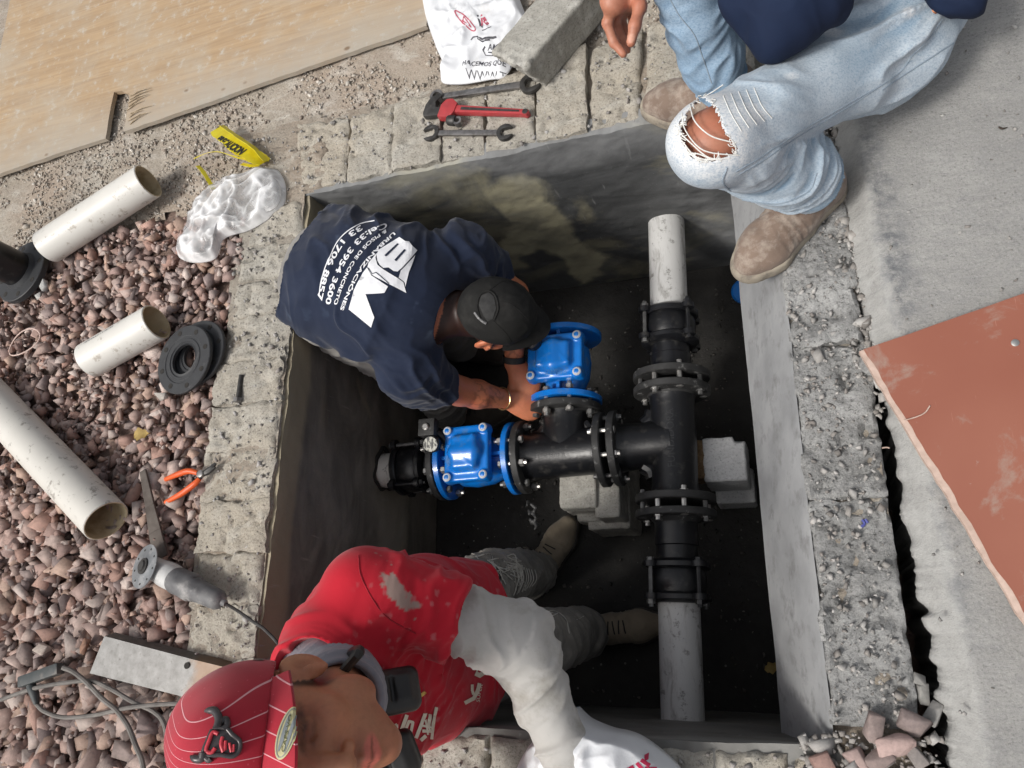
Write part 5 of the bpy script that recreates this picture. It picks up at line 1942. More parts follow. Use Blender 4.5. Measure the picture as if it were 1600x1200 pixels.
def print_px(name, shapes, place, bvh, mat, parent, off=.0015, step=6):
    """lay flat shapes, drawn in photo pixels through place, on a surface"""
    bm = bmesh.new()
    for vs, fs in shapes:
        bv = [bm.verts.new(v) for v in vs]
        for f in fs:
            try:
                bm.faces.new([bv[i] for i in f])
            except ValueError:
                pass
    bmesh.ops.triangulate(bm, faces=bm.faces[:])
    if step and bm.verts:
        for ax in (0, 1):
            l = [v.co[ax] for v in bm.verts]
            t = min(l) + step
            while t < max(l):
                bmesh.ops.bisect_plane(bm, geom=bm.verts[:] + bm.edges[:] + bm.faces[:], plane_co=(t, t, 0), plane_no=(1, 0, 0) if ax == 0 else (0, 1, 0), dist=1e-6)
                t += step
    kill = []
    for v in bm.verts:
        p = place(v.co.x, v.co.y)
        h = hitpx(bvh, p[0], p[1], off)
        if h is None:
            kill.append(v)
        else:
            v.co = h
    bmesh.ops.delete(bm, geom=kill, context='VERTS')
    bm.normal_update()
    for f in bm.faces:
        if f.normal.dot(CAM_LOC - f.calc_center_median()) < 0:
            f.normal_flip()
    bm.verts.index_update()
    verts = [v.co.copy() for v in bm.verts]
    faces = [tuple(v.index for v in f.verts) for f in bm.faces]
    bm.free()
    if not verts:
        return None
    return mesh_obj(name, verts, faces, mat, parent)


def path_place(pts):
    """lettering along a pixel path: u = pixels along it, v = pixels to the left of travel on screen"""
    P = [Vector((x, y, 0)) for x, y in pts]
    S_ = spline(P, 24)
    L_ = [0]
    for i in range(1, len(S_)):
        L_.append(L_[-1] + (S_[i] - S_[i - 1]).length)
    tot = L_[-1]
    def f(u, v):
        u = max(0, min(tot, u))
        i = min(range(len(L_) - 1), key=lambda k: abs(L_[k] - u))
        i = min(i, len(S_) - 2)
        d = (S_[i + 1] - S_[i]).normalized()
        p = S_[i] + d * (u - L_[i])
        n = Vector((d.y, -d.x, 0))            # screen y points down: this is to the left of travel
        return (p.x + n.x * v, p.y + n.y * v)
    return f, tot


def fit_text(body, pts, size, **kw):
    vs, fs = text2d(body, size, **kw)
    f, tot = path_place(pts)
    w = max(v.x for v in vs)
    s = tot / w
    return [(vs, fs)], (lambda u, v: f(u * s, v))


def ridged(P, f, s, p=2.0):
    return (1 - np.abs(2 * fbm(P * f, 2, s) - 1)) ** p


def fold_field(v, axis, seed, along=26, across=7, warp=.03):
    """folds that run round an axis"""
    a = np.array(axis, float)
    a /= np.linalg.norm(a)
    w = v + (np.stack([fbm(v * 8, 2, seed + 1), fbm(v * 8, 2, seed + 2), fbm(v * 8, 2, seed + 3)], 1) - .5) * warp * 2
    t = w @ a
    rest = w - t[:, None] * a
    P = rest * across + (t * along)[:, None] * a
    r = (1 - np.abs(2 * vnoise(P, seed) - 1))
    r2 = (1 - np.abs(2 * vnoise(P * 2.3 + 9.1, seed + 7) - 1))
    return .85 * r ** 2.8 + .15 * r2 ** 3.0


def near_seg(v, a, b):
    a, b = np.array(a, float), np.array(b, float)
    t = np.clip(((v - a) @ (b - a)) / ((b - a) @ (b - a)), 0, 1)
    return np.linalg.norm(v - a - t[:, None] * (b - a), axis=1), t


def skin_mat(name, base, red, dark):
    g = NB(name)
    c = g.mix(g.ramp(g.noise(14, 4, .6), [(.3, 0), (.7, 1)]), base, red)
    c = g.mix(g.ramp(g.noise(120, 4, .6), [(.3, .35), (.55, 0)]), c, dark)
    c = g.mix(1.0, c, g.attr(), 'MULTIPLY')
    return g.out(c, .5, 0, g.bump(g.noise(420, 3, .6), .22, .0009), Subsurface_Weight=.12, Subsurface_Radius=(.012, .005, .003), Subsurface_Scale=.6)


def cloth_mat(name, base, alt, weave=900, rough=.85, dirt=None, dlo=.6, dhi=.8, ds=6, use_attr=True, sheen=.15, bump=.25):
    g = NB(name)
    c = g.mix(g.ramp(g.noise(9, 5, .6), [(.3, 0), (.7, 1)]), base, alt)
    if dirt:
        c = g.mix(g.ramp(g.noise(ds, 8, .72), [(dlo, 0), (dhi, .8)]), c, dirt)
    if use_attr:
        c = g.mix(1.0, c, g.attr(), 'MULTIPLY')
    w = g.noise(weave, 2, .5)
    nr = g.bump(g.noise(60, 5, .6), .25, .0015, g.bump(w, bump, .0006))
    return g.out(c, rough, 0, nr, Sheen_Weight=sheen, Specular_IOR_Level=.25)


def finger(f, pts, r0, r1, k=.006):
    n = len(pts) - 1
    for i in range(n):
        ra = r0 + (r1 - r0) * i / n
        rb = r0 + (r1 - r0) * (i + 1) / n
        f.cone(pts[i], pts[i + 1], ra, rb, k if i else .012)
        if i:
            f.ell(pts[i], (ra * 1.06,) * 3, None, .004)


def curl_hand(f, wrist, d, back, side, L=.185, curl=(.5, .7, .5), spread=.09, thumb=.6):
    """a hand: wrist point, pointing direction d, back-of-hand normal, thumb side; fingers curl away from back"""
    d, back, side = [Vector(x).normalized() for x in (d, back, side)]
    side = (side - d * side.dot(d)).normalized()
    back = (back - d * back.dot(d) - side * back.dot(side)).normalized()
    wrist = Vector(wrist)
    pl = L * .50
    f.cone(wrist, wrist + d * pl * .55, .026, .034, .015, (back, .55))
    f.cone(wrist + d * pl * .45, wrist + d * pl * .92, .036, .038, .012, (back, .42))
    for i, (o, ln, r) in enumerate(((.030, .46, .0088), (.010, .51, .0092), (-.010, .475, .0088), (-.029, .37, .0078))):
        p = wrist + d * pl * (.96 - .03 * abs(i - 1)) + side * o
        dirv = (d + side * (o * spread * 20 * .3)).normalized()
        pts = [p - dirv * .012, p]
        ax = dirv.cross(back).normalized()
        cur = dirv
        for sgm, (fr, cv) in enumerate(zip((.45, .30, .25), curl)):
            cur = (Matrix.Rotation(-cv * (1 + .12 * i), 3, ax) @ cur).normalized()
            p = p + cur * (L * ln * fr)
            pts.append(p)
        finger(f, pts, r, r * .78)
    tb = wrist + d * pl * .32 + side * .026
    t1 = tb + (d * .75 + side * .65 - back * .25).normalized() * .042
    t2 = t1 + (d * (1 - .3 * thumb) + side * .15 - back * .45 * thumb).normalized() * .034
    t3 = t2 + (d * (1 - .5 * thumb) - side * .25 * thumb - back * .5 * thumb).normalized() * .026
    finger(f, [tb - d * .01 - side * .01, t1, t2, t3], .0125, .0088, .010)


def tubes_on(name, paths, r, bvh, mat, parent, off=.0, seg=5, step=5):
    """raised lines following a surface along pixel paths"""
    m = MB()
    for pts in paths:
        S_ = spline([Vector((x, y, 0)) for x, y in pts], step)
        P = []
        for p in S_:
            h = hitpx(bvh, p.x, p.y, off)
            if h is not None and (not P or (h - P[-1]).length < .06):
                P.append(h)
        if len(P) > 2:
            m.tube(P, r, seg)
    if m.v:
        return m.build(name, mat, parent, 60)


def shoe(parent, heel, d, L, W, zf, mat, solemat, name='shoe', hgt=.085, lace=None, ankle=None, shaft=0, seed=1, toe=.9, ytilt=0):
    """a shoe on the ground at height zf: heel centre, direction, length"""
    d = Vector(d); d.z = 0; d.normalize()
    n = V(-d.y, d.x, 0)
    up = V(0, 0, 1)
    heel = V(heel[0], heel[1], zf)
    lo = Vector([min(heel[i], heel[i] + d[i] * L) - .09 for i in range(3)]); lo.z = zf - .01
    hi = Vector([max(heel[i], heel[i] + d[i] * L) + .09 for i in range(3)]); hi.z = zf + hgt + shaft + .06
    f = SDF(lo, hi, .0035)
    w = W / 2
    def P(a, b, c): return heel + d * (L * a) + n * b + up * c
    f.cone(P(.12, 0, .045), P(.40, 0, .048), w * .80, w * .86, .02, (up, 1.05))
    f.cone(P(.40, 0, .042), P(.74, 0, .034), w * .90, w * 1.0, .025, (up, .85))
    f.cone(P(.74, 0, .032), P(toe, .0, .028), w * 1.0, w * .70, .02, (up, .80))
    f.cone(P(.12, 0, .05), P(.17, 0, hgt), w * .72, w * .82, .025)
    f.cone(P(.30, 0, .075), P(.56, 0, .050), w * .62, w * .60, .03)
    if ankle is not None:
        a = Vector(ankle)
        f.cone(P(.19, 0, hgt * .8), a, w * .84, w * .95, .03)
        f.half(a, (a - P(.19, 0, hgt * .5)).normalized())
    f.half((0, 0, zf + .012), (0, 0, -1))
    v, q = f.mesh()
    nn_ = vnormals(v, q)
    a_ = (v - np.array(heel)) @ np.array(d) / L
    cre = fold_field(v, d, seed, 70, 12) * sstep(.35, .5, a_) * sstep(.78, .62, a_)
    v = v + nn_ * ((fbm(v * 60, 3, seed) - .5) * .003 + cre * .004)[:, None]
    up_ = mesh_obj(name + '_upper', v, q, mat, parent, 180, np.ones((len(v), 3)) * (.85 + .3 * fbm(v * 25, 3, seed + 5))[:, None])
    f = SDF(lo, hi, .0035)
    f.cone(P(.10, 0, .012), P(.45, 0, .012), w * .86, w * .86, .02)
    f.cone(P(.45, 0, .012), P(.74, 0, .012), w * .96, w * 1.13, .02)
    f.cone(P(.74, 0, .012), P(toe + .005, 0, .012), w * 1.13, w * .84, .02)
    f.half((0, 0, zf + .031), (0, 0, 1), .006)
    f.half((0, 0, zf + .001), (0, 0, -1))
    v2, q2 = f.mesh()
    mesh_obj('sole', v2, q2, solemat, up_, 50, np.ones((len(v2), 3)))
    if lace:
        bv = bvh_of(v, q)
        m = MB()
        for k in range(5):
            a = .38 + .055 * k
            for s in (1,):
                pts = []
                for t in np.linspace(-1, 1, 9):
                    p = P(a + (.008 if k % 2 else -.006) * t, t * w * .40, .2)
                    h, nr, _, _ = bv.ray_cast(p, V(0, 0, -1), .4)
                    if h: pts.append(h + nr * .002)
                if len(pts) > 3: m.tube(pts, .0022, 5)
        if m.v: m.build('laces', lace, up_, 60)
    return up_, v, q
# ================================================================ the man in red, standing in the pit
M_skin1 = skin_mat('brown_skin', (.47, .215, .115), (.50, .185, .10), (.34, .14, .075))
M_red = cloth_mat('red_cotton', (.52, .012, .028), (.43, .010, .024), dirt=(.50, .07, .07), dlo=.66, dhi=.82, ds=16)
M_grey = cloth_mat('dusty_pale_grey_cotton', (.52, .505, .48), (.43, .42, .395), dirt=(.30, .28, .24), dlo=.5, dhi=.72, ds=14, bump=.5)
M_jean1 = cloth_mat('dusty_khaki_denim', (.215, .20, .175), (.15, .142, .128), weave=700, dirt=(.33, .31, .27), dlo=.5, dhi=.72, ds=18, bump=.5)
M_shoe1 = cloth_mat('sand_suede', (.31, .26, .19), (.25, .205, .15), rough=.9, dirt=(.19, .16, .12), dlo=.58, dhi=.75, ds=20)
M_sole1 = simple('dark_rubber_sole', (.05, .045, .04), (.08, .07, .06), 30, .8)
M_lace = simple('black_lace', (.015, .015, .015), (.03, .03, .03), 60, .8)
M_frayw = simple('white_fray', (.56, .54, .49), (.45, .43, .38), 80, .9)

red = thing('person', 'man in red cap and red t-shirt standing in the pit, dusty grey sleeves, looking up', 'person', (-.10, -.40, D))
# head frame, measured from ear, eye, mouth and nose in the photo
Hc = Vector((-.057, -.6649, .6755))
hF, hL, hU = Vector((.768, -.282, .575)).normalized(), Vector((.187, .957, .220)).normalized(), None
hL = (hL - hF * hL.dot(hF)).normalized()
hU = hF.cross(hL).normalized()
HB = basis(hF, hL, hU)
HS = 1.0275
def hp(a, b, c):
    return Hc + (hF * a + hL * b + hU * c) * HS


def head_sdf(f, hp, HB, k=.02, mouth=True):
    f.ell(hp(-.008, 0, .030), (.096, .077, .098), HB, k)
    f.ell(hp(.035, 0, -.035), (.062, .061, .075), HB, .03)
    f.ell(hp(.050, 0, -.078), (.048, .045, .042), HB, .025)
    f.ell(hp(.078, 0, -.106), (.020, .022, .018), HB, .02)
    for s in (-1, 1):
        f.ell(hp(.062, s * .043, -.022), (.027, .022, .022), HB, .02)
        f.ell(hp(.020, s * .058, -.070), (.035, .016, .030), HB, .02)
    f.cone(hp(.083, -.036, .026), hp(.083, .036, .026), .010, .010, .014)
    for s in (-1, 1):
        f.ell(hp(.100, s * .032, .010), (.016, .019, .010), HB, .010, 'cut')
        f.ell(hp(.078, s * .032, .008), (.0145, .016, .0125), HB, .004)
    f.cone(hp(.090, 0, .016), hp(.112, 0, -.030), .0095, .0125, .010)
    f.ell(hp(.116, 0, -.035), (.0135, .0135, .011), HB, .008)
    for s in (-1, 1):
        f.ell(hp(.102, s * .0155, -.039), (.011, .0085, .008), HB, .006)
        f.ell(hp(.108, s * .0085, -.047), (.006, .0045, .005), HB, .003, 'cut')
    for s in (-1, 1):
        f.cone(hp(.098, 0, -.066), hp(.086, s * .024, -.071), .0085, .0045, .006)
        f.cone(hp(.097, 0, -.080), hp(.086, s * .022, -.075), .0095, .0045, .006)
        f.cone(hp(.108, 0, -.0735), hp(.096, s * .024, -.0735), .0018, .0018, .002, None, 'cut')
    for s in (-1, 1):
        EB = HB @ rotm((0, 0, 1), -s * .35)
        f.ell(hp(-.012, s * .082, -.004), (.026, .0095, .034), EB, .006)
        f.ell(hp(-.004, s * .094, -.002), (.014, .009, .019), EB, .005, 'cut')
        f.cone(hp(.006, s * .086, -.006), hp(.003, s * .086, -.028), .005, .007, .005)


f = SDF((-.36, -.98, -.93), (.26, -.18, .84), .0042)
shL, shR = V(-.125, -.455, .405), V(-.165, -.790, .40)
elb, wri = V(.112, -.540, .215), V(.190, -.765, .135)
elR, wrR = V(-.02, -.905, .20), V(.155, -.865, .10)
# body inside the clothes: trunk, legs, arms, then neck and head
f.cone((-.16, -.555, -.07), (-.175, -.575, .10), .155, .145, .03, ((1, 0, 0), .62))
f.cone((-.175, -.575, .10), (-.185, -.60, .29), .145, .16, .03, ((1, 0, 0), .62))
f.cone((-.185, -.60, .29), (-.165, -.615, .42), .155, .09, .03, ((1, 0, 0), .66))
for a, b, c in ((shL, elb, wri), (shR, elR, wrR)):
    f.cone((-.165, -.615, .42), a, .055, .055, .03)
    f.cone(a, b, .050, .042, .02)
    f.cone(b, c, .040, .027, .015)
hipL, knL, anL = V(-.17, -.47, -.08), V(-.20, -.385, -.46), V(-.215, -.330, -.86)
hipR, knR, anR = V(-.15, -.635, -.08), V(-.055, -.555, -.46), V(-.035, -.520, -.86)
for a, b, c in ((hipL, knL, anL), (hipR, knR, anR)):
    f.cone(a, b, .078, .055, .03)
    f.cone(b, c, .052, .040, .02)
    f.cone(c, c + V(.02, .01, -.03), .036, .03, .01)
f.cone((-.16, -.615, .42), hp(-.022, 0, -.055), .062, .056, .03)
head_sdf(f, hp, HB)
curl_hand(f, wri, (.25, -.75, -.45), (.6, .3, .75), (-.8, -.3, .3), curl=(.7, .8, .6))
curl_hand(f, wrR, (.8, .3, -.4), (.3, -.2, .9), (-.1, .9, .1), curl=(.7, .8, .6))
v, q = f.mesh()
loc = (v - np.array(Hc)) @ HB
a_, b_, c_ = loc.T
colr = np.ones((len(v), 3))
def paint(m, c):
    global colr
    m = np.clip(m, 0, 1)[:, None]
    colr = colr * (1 - m) + np.array(c) * m
head = (np.abs(a_) < .14) & (np.abs(b_) < .12) & (np.abs(c_) < .16)
lip = sstep(1.15, .85, np.hypot((b_) / .026, (c_ + .0735) / .0125)) * (a_ > .082) * head
paint(lip, (1.25, .80, 1.05))
line = sstep(1.3, .7, np.hypot(b_ / .026, (c_ + .0735) / .0020)) * (a_ > .07) * head
paint(line * .8, (.35, .25, .25))
for s in (-1, 1):
    lid = sstep(1.2, .7, np.hypot((b_ - s * .032) / .0165, (c_ - .0035 - .0025 * np.cos((b_ - s * .032) * 90)) / .0060)) * (a_ > .06) * head
    paint(lid, (.05, .045, .045))
    sock = sstep(1.4, .4, np.hypot((b_ - s * .032) / .026, (c_ - .008) / .017)) * (a_ > .06) * head
    paint(sock * .75, (.55, .48, .46))
    brow = sstep(1.25, .6, np.hypot((b_ - s * .034) / .025, (c_ - .024 + .3 * np.abs(np.abs(b_) - .034)) / .0085)) * (a_ > .05) * head * (.5 + .5 * vnoise(v * 400, 3))
    paint(brow * .95, (.10, .09, .09))
hair = sstep(-.005, -.02, a_ - .038 + .5 * np.maximum(0, -.02 - c_)) * sstep(-.065, -.03, c_ - .3 * np.minimum(0, a_)) * head * (1 - sstep(1.1, .95, np.hypot((a_ + .012) / .030, (c_ + .004) / .038)) * (np.abs(b_) > .074))
paint(hair * .93, (.07, .065, .06))
stub = sstep(-.045, -.075, c_) * sstep(.0, .03, a_) * head * (1 - lip) * .18
paint(stub * 1.6, (.55, .55, .58))
mou = sstep(1.3, .4, np.hypot(b_ / .034, (c_ + .056) / .012)) * (a_ > .07) * head * (1 - lip)
paint(mou * .45, (.50, .45, .50))
conc = sstep(1.1, .5, np.hypot((a_ + .004) / .014, (c_ + .002) / .019)) * (np.abs(b_) > .07) * head
paint(conc * .5, (.6, .5, .5))
mesh_obj('body', v, q, M_skin1, red, 180, colr)

# ---- shirt
f = SDF((-.40, -1.00, -.20), (.13, -.33, .56), .0042)
fx = ((1, 0, 0), .66)
f.cone((-.145, -.55, -.16), (-.165, -.565, .05), .200, .190, .03, fx)
f.cone((-.165, -.565, .05), (-.188, -.595, .26), .190, .198, .04, fx)
f.cone((-.188, -.595, .26), (-.172, -.612, .385), .195, .150, .05, fx)
f.cone((-.170, -.615, .40), (-.160, -.618, .46), .110, .078, .04)
seL = V(.028, -.508, .318)
seR = V(-.085, -.860, .290)
for a, e in ((shL, seL), (shR, seR)):
    f.cone((-.168, -.615, .412), a, .078, .074, .04)
    f.cone(a, e, .072, .080, .035)
dL = (seL - shL).normalized(); dR = (seR - shR).normalized()
for e, d_, o in ((seL, dL, .0), (seR, dR, .0)):
    X = d_; Y = d_.cross(V(0, 0, 1)).normalized(); Z = X.cross(Y)
    f.box(e + d_ * .060, (.06, .125, .105), basis(X, Y, Z), .004, .0, 'cut')
    f.cone(e - d_ * .035, e + d_ * .03, .062, .070, .004, None, 'cut')
f.half((0, 0, -.135), (0.1, 0, -1))
f.cone((-.145, -.55, -.24), (-.155, -.56, -.09), .188, .180, .004, fx, 'cut')
f.cone((-.165, -.616, .43), (-.150, -.620, .56), .066, .080, .006, None, 'cut')
v, q = f.mesh()
n = vnormals(v, q)
dist, t = near_seg(v, shL, seL)
armm = sstep(.13, .08, dist)
fa = fold_field(v, seL - shL, 701, 30, 8, .04) * armm * sstep(0, .25, t) * .015
# drapes: run from the shoulder across the chest, and sag lines at the waist
dirc = np.array([.35, -.55, -.75])
fc = fold_field(v, np.cross(dirc, [0.9, .2, .3]), 702, 22, 4, .05) * (1 - armm) * .015
arm2, _ = near_seg(v, (-.10, -.47, .33), (-.13, -.60, .20))
pit_ = fold_field(v, (.3, .5, .8), 703, 38, 9, .03) * sstep(.16, .03, arm2) * .020
v = relax(v + n * (fa + fc + pit_ - .008)[:, None], q, 2)
stain = np.ones((len(v), 3))
px = PXv(v)
sm = sstep(1.0, .75, np.hypot(((px[:, 0] - 618) * -.79 + (px[:, 1] - 918) * .62) / 13, ((px[:, 0] - 618) * .62 + (px[:, 1] - 918) * .79) / 44) + (fbm(v * 70, 4, 90) - .5) * 2.4) * armm * .9
stain = stain * (1 - sm[:, None]) + np.array([.62, 22, 8]) * sm[:, None]
spk = sstep(.80, .86, vnoise(v * 95, 71)) * sstep(.52, .7, fbm(v * 6, 3, 72))
stain = stain * (1 - spk[:, None] * .5) + np.array([1.0, 16, 7]) * spk[:, None] * .5
shirt = mesh_obj('t_shirt', v, q, M_red, red, 180, stain)
BV = bvh_of(v, q)
M_print = simple('cream_brush_print', (.80, .72, .60), (.70, .62, .50), 80, .8, bump=.2, bscale=500)
def c2(x, y): return (590 + x / 6.314, 1010 + y / 6.314)
def strokes(lst, w):
    return [stroke([c2(*p) for p in s], w_ if (w_ := s2) else w) for s, s2 in lst]
K1 = [([(85, 860), (120, 800), (110, 880)], 6), ([(140, 790), (180, 770), (165, 880), (130, 960)], 5), ([(200, 910), (235, 800), (278, 680)], 6), ([(175, 860), (230, 830)], 4), ([(262, 830), (300, 735), (340, 745), (320, 840), (285, 880)], 4.5), ([(110, 990), (200, 965), (318, 935)], 6.5), ([(165, 920), (150, 985)], 5), ([(145, 1045), (215, 1030), (165, 1070)], 6)]
K2 = [([(375, 890), (415, 790), (462, 665)], 5.5), ([(420, 775), (500, 790)], 4), ([(510, 680), (500, 770), (530, 840)], 5), ([(570, 605), (545, 740), (530, 900)], 5), ([(425, 915), (465, 880)], 6), ([(440, 830), (520, 830)], 4.5), ([(470, 720), (490, 860)], 3.5)]
K3 = [([(1010, 125), (985, 170), (968, 270), (1000, 300), (1035, 260), (1045, 160), (1010, 125)], 2.6), ([(965, 270), (1000, 285), (1030, 265)], 7), ([(925, 380), (925, 430), (935, 465)], 4.5), ([(995, 370), (980, 430), (940, 510), (860, 550)], 6)]
for K in (K1, K2, K3):
    print_px('brush_print', [stroke([c2(*p) for p in s], w) for s, w in K], lambda x, y: (x, y), BV, M_print, shirt, .0022, 4)['kind'] = 'stuff'
sh, pl = fit_text('SUPER', [c2(998, 548), c2(1010, 460), c2(1030, 372)], 8, bold=.1)
print_px('lettering', sh, pl, BV, M_print, shirt, .0022, 3)
print_px('badge', [stroke([c2(438, 462), c2(441, 466)], 8)], lambda x, y: (x, y), BV, simple('yellow_spot', (.75, .5, .12), None, 60, .6), shirt, .003, 3)
tubes_on('seam', [[(560, 868), (566, 905), (600, 960), (650, 990)]], .0013, BV, simple('red_seam', (.33, .008, .02), None, 60, .9), shirt, .0003)

# ---- long grey sleeve underneath, on his left arm
f = SDF((-.20, -.98, .02), (.30, -.38, .50), .004)
f.cone(shL + dL * .06, elb, .062, .066, .03)
f.cone(elb, wri - (wri - elb).normalized() * .02, .066, .050, .03)
fd = (wri - elb).normalized()
wc = wri - fd * .005
Y = fd.cross(V(0, 0, 1)).normalized()
f.box(wc + fd * .06, (.06, .12, .12), basis(fd, Y, fd.cross(Y)), .003, 0, 'cut')
f.cone(wc - fd * .05, wc + fd * .03, .036, .040, .003, None, 'cut')
f.cone(wc - fd * .045, wc - fd * .004, .053, .051, .004)
f.cone(wc - fd * .05, wc + fd * .03, .038, .040, .003, None, 'cut')
f.cone(shR + dR * .06, elR, .060, .058, .03)
f.cone(elR, wrR, .058, .045, .03)
v, q = f.mesh()
n = vnormals(v, q)
d1, t1_ = near_seg(v, shL, elb)
d2, t2_ = near_seg(v, elb, wri)
m1 = d1 < d2
fo = np.where(m1, fold_field(v, (elb - shL) + V(.1, .12, 0), 711, 30, 6, .05), fold_field(v, (wri - elb) + V(.10, .0, .0), 712, 34, 7, .05))
inner = sstep(.10, .03, np.linalg.norm(v - np.array(elb + V(-.05, -.03, .02)), axis=1))
fo2 = fold_field(v, (.5, .7, .2), 713, 40, 6, .03) * inner
v = v + n * (fo * .013 * np.where(m1, 1, sstep(1.0, .8, t2_)) + fo2 * .013 - .006)[:, None]
v = relax(v, q, 1)
sleeve = mesh_obj('grey_sleeve', v, q, M_grey, red, 180, np.ones((len(v), 3)) * (.92 + .16 * fbm(v * 12, 3, 5))[:, None])

# grey collar of the undershirt round the neck
f = SDF((-.33, -.82, .33), (.08, -.44, .66), .0038)
nb, ntp = V(-.158, -.617, .435), V(-.158, -.617, .435).lerp(hp(-.035, .0, -.085), .72)
f.cone(nb, ntp, .086, .068, .02)
f.cone(nb + (ntp - nb) * .40, ntp + (ntp - nb) * .8, .061, .062, .003, None, 'cut')
f.half(ntp + hF * .0, (ntp - nb) + hF * .035)
v, q = f.mesh()
n = vnormals(v, q)
v = v + n * (fold_field(v, (ntp - nb), 721, 40, 9, .03) * .008)[:, None]
mesh_obj('grey_collar', v, q, cloth_mat('lavender_grey_cotton', (.27, .265, .30), (.20, .20, .23), use_attr=False), red, 180)

# ---- jeans
f = SDF((-.36, -.80, -.92), (.10, -.28, .03), .0045)
f.ell((-.155, -.555, -.07), (.125, .175, .12), None, .03)
for a, b, c in ((hipL, knL, anL), (hipR, knR, anR)):
    f.cone(a, b, .098, .078, .04)
    f.cone(b, c, .080, .072, .03)
    f.half((0, 0, -.885), (0, 0, -1))
    f.cone(c - V(0, 0, .08), c + V(0, 0, .02), .058, .058, .004, None, 'cut')
v, q = f.mesh()
n = vnormals(v, q)
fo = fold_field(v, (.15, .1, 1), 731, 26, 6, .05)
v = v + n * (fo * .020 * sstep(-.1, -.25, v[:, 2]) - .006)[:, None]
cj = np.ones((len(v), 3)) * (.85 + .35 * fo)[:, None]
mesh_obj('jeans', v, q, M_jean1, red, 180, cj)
BJ = bvh_of(v, q)
r_ = np.random.default_rng(77)
fr = []
for k in range(34):
    x0, y0 = r_.uniform(712, 812), r_.uniform(868, 900)
    fr.append([(x0, y0), (x0 + r_.uniform(8, 24), y0 + r_.uniform(-6, 12)), (x0 + r_.uniform(14, 34), y0 + r_.uniform(10, 32))])
for k in range(8):
    x0 = 806 + 4 * k + r_.uniform(-1, 1)
    fr.append([(x0, 884 + k), (x0 + 3, 905), (x0 - 4, 930 - k * 2)])
for k in range(9):
    x0 = 865 + 8 * k
    fr.append([(x0 - 20, 962 + k), (x0, 955 + k), (x0 + 18, 968 + 2 * k), (x0 + 24, 990)])
tubes_on('frayed_threads', fr, .0016, BJ, M_frayw, red, .0025, 4, 4)['kind'] = 'stuff'
M_tear = simple('dark_tear', (.02, .016, .015), (.03, .02, .02), 30, .9)
print_px('torn_hole', [poly2d([[(772, 893), (776, 889), (781, 891), (782, 902), (779, 914), (773, 908)]])], lambda x, y: (x, y), BJ, M_tear, red, .003, 4)

# ---- shoes
shoe(red, V(-.107, -.154, 0) - V(.52, .855, 0) * .285, (.52, .855, 0), .30, .098, D, M_shoe1, M_sole1, 'shoe', .085, M_lace, seed=11)
shoe(red, V(.190, -.494, 0) - V(.995, .10, 0) * .285, (.995, .10, 0), .30, .098, D, M_shoe1, M_sole1, 'shoe', .085, M_lace, seed=12)

# ---- red cap
CC = hp(-.006, 0, .060)
f = SDF(Vector(CC) - V(.19, .19, .19), Vector(CC) + V(.19, .19, .19), .0034)
f.ell(hp(-.006, 0, .055), (.114, .093, .112), HB, 0)
f.ell(hp(.052, 0, .105), (.048, .060, .052), HB, .04)
f.half(hp(.0, 0, .038), -hU + hF * .32)
f.ell(hp(-.006, 0, .049), (.107, .086, .104), HB, .003, 'cut')
v, q = f.mesh()
loc = (v - np.array(Hc)) @ HB
lat = loc[:, 1] / np.maximum(np.cos(np.clip((loc[:, 2] - .03) / .14, 0, 1) * 1.15), .35)
ang = np.arctan2(loc[:, 1], loc[:, 0] + .008)
cr = np.stack([np.clip(lat * 4 + .5, 0, 1), np.clip(loc[:, 2] * 4 + .2, 0, 1), np.clip(loc[:, 0] * 3 + .5, 0, 1)], 1)
def stripes_mat():
    g = NB('red_pinstripe')
    a = g.n('ShaderNodeSeparateColor', {'Color': g.attr()})
    w = g.math('PINGPONG', g.math('SUBTRACT', a.outputs[0], .5), .044)
    line = g.ramp(g.math('DIVIDE', w, .044), [(.0, 1), (.045, 1), (.07, 0)])
    dash = g.ramp(g.math('PINGPONG', a.outputs[1], .004), [(.0, 1), (.0005, 1), (.002, .75)])
    c = g.mix(g.ramp(g.noise(20, 5), [(.3, 0), (.7, 1)]), (.44, .008, .028), (.36, .007, .024))
    c = g.mix(g.ramp(g.vor(70), [(.05, .5), (.10, 0)]), c, (.62, .10, .14))
    c = g.mix(g.math('MULTIPLY', line, .85), c, (.80, .42, .45))
    return g.out(c, .8, 0, g.bump(g.noise(900, 2), .2, .0006, g.bump(line, .5, .0008)), Sheen_Weight=.2)
M_stripe = stripes_mat()
cap = mesh_obj('cap', v, q, M_stripe, red, 180, cr)
BC = bvh_of(v, q)
# peak
vs, fs, cc = [], [], []
na, nr = 41, 14
for lay in (0, 1):
    for i in range(na):
        ph = -1.25 + 2.5 * i / (na - 1)
        for j in range(nr):
            t = j / (nr - 1)
            rf = .109 + .053 * t * (cos(ph) ** .5 if cos(ph) > 0 else 0)
            fr_ = rf * cos(ph) * 1.02 - .008
            lt = (.086 + .012 * t) * sin(ph) / sin(1.25) * .98
            drop = .040 + .32 * .103 * cos(ph) - .40 * (fr_ - .103 * cos(ph)) - .12 * lt * lt / .086 * (.3 + .7 * t) - .004 * t
            p = hp(fr_, lt, drop - .0035 * lay)
            vs.append(p)
            cc.append((lt * 4 + .5, .5, .5))
for lay in (0, 1):
    o = lay * na * nr
    for i in range(na - 1):
        for j in range(nr - 1):
            qd = (o + i * nr + j, o + (i + 1) * nr + j, o + (i + 1) * nr + j + 1, o + i * nr + j + 1)
            fs.append(qd[::-1] if lay == 0 else qd)
N = na * nr
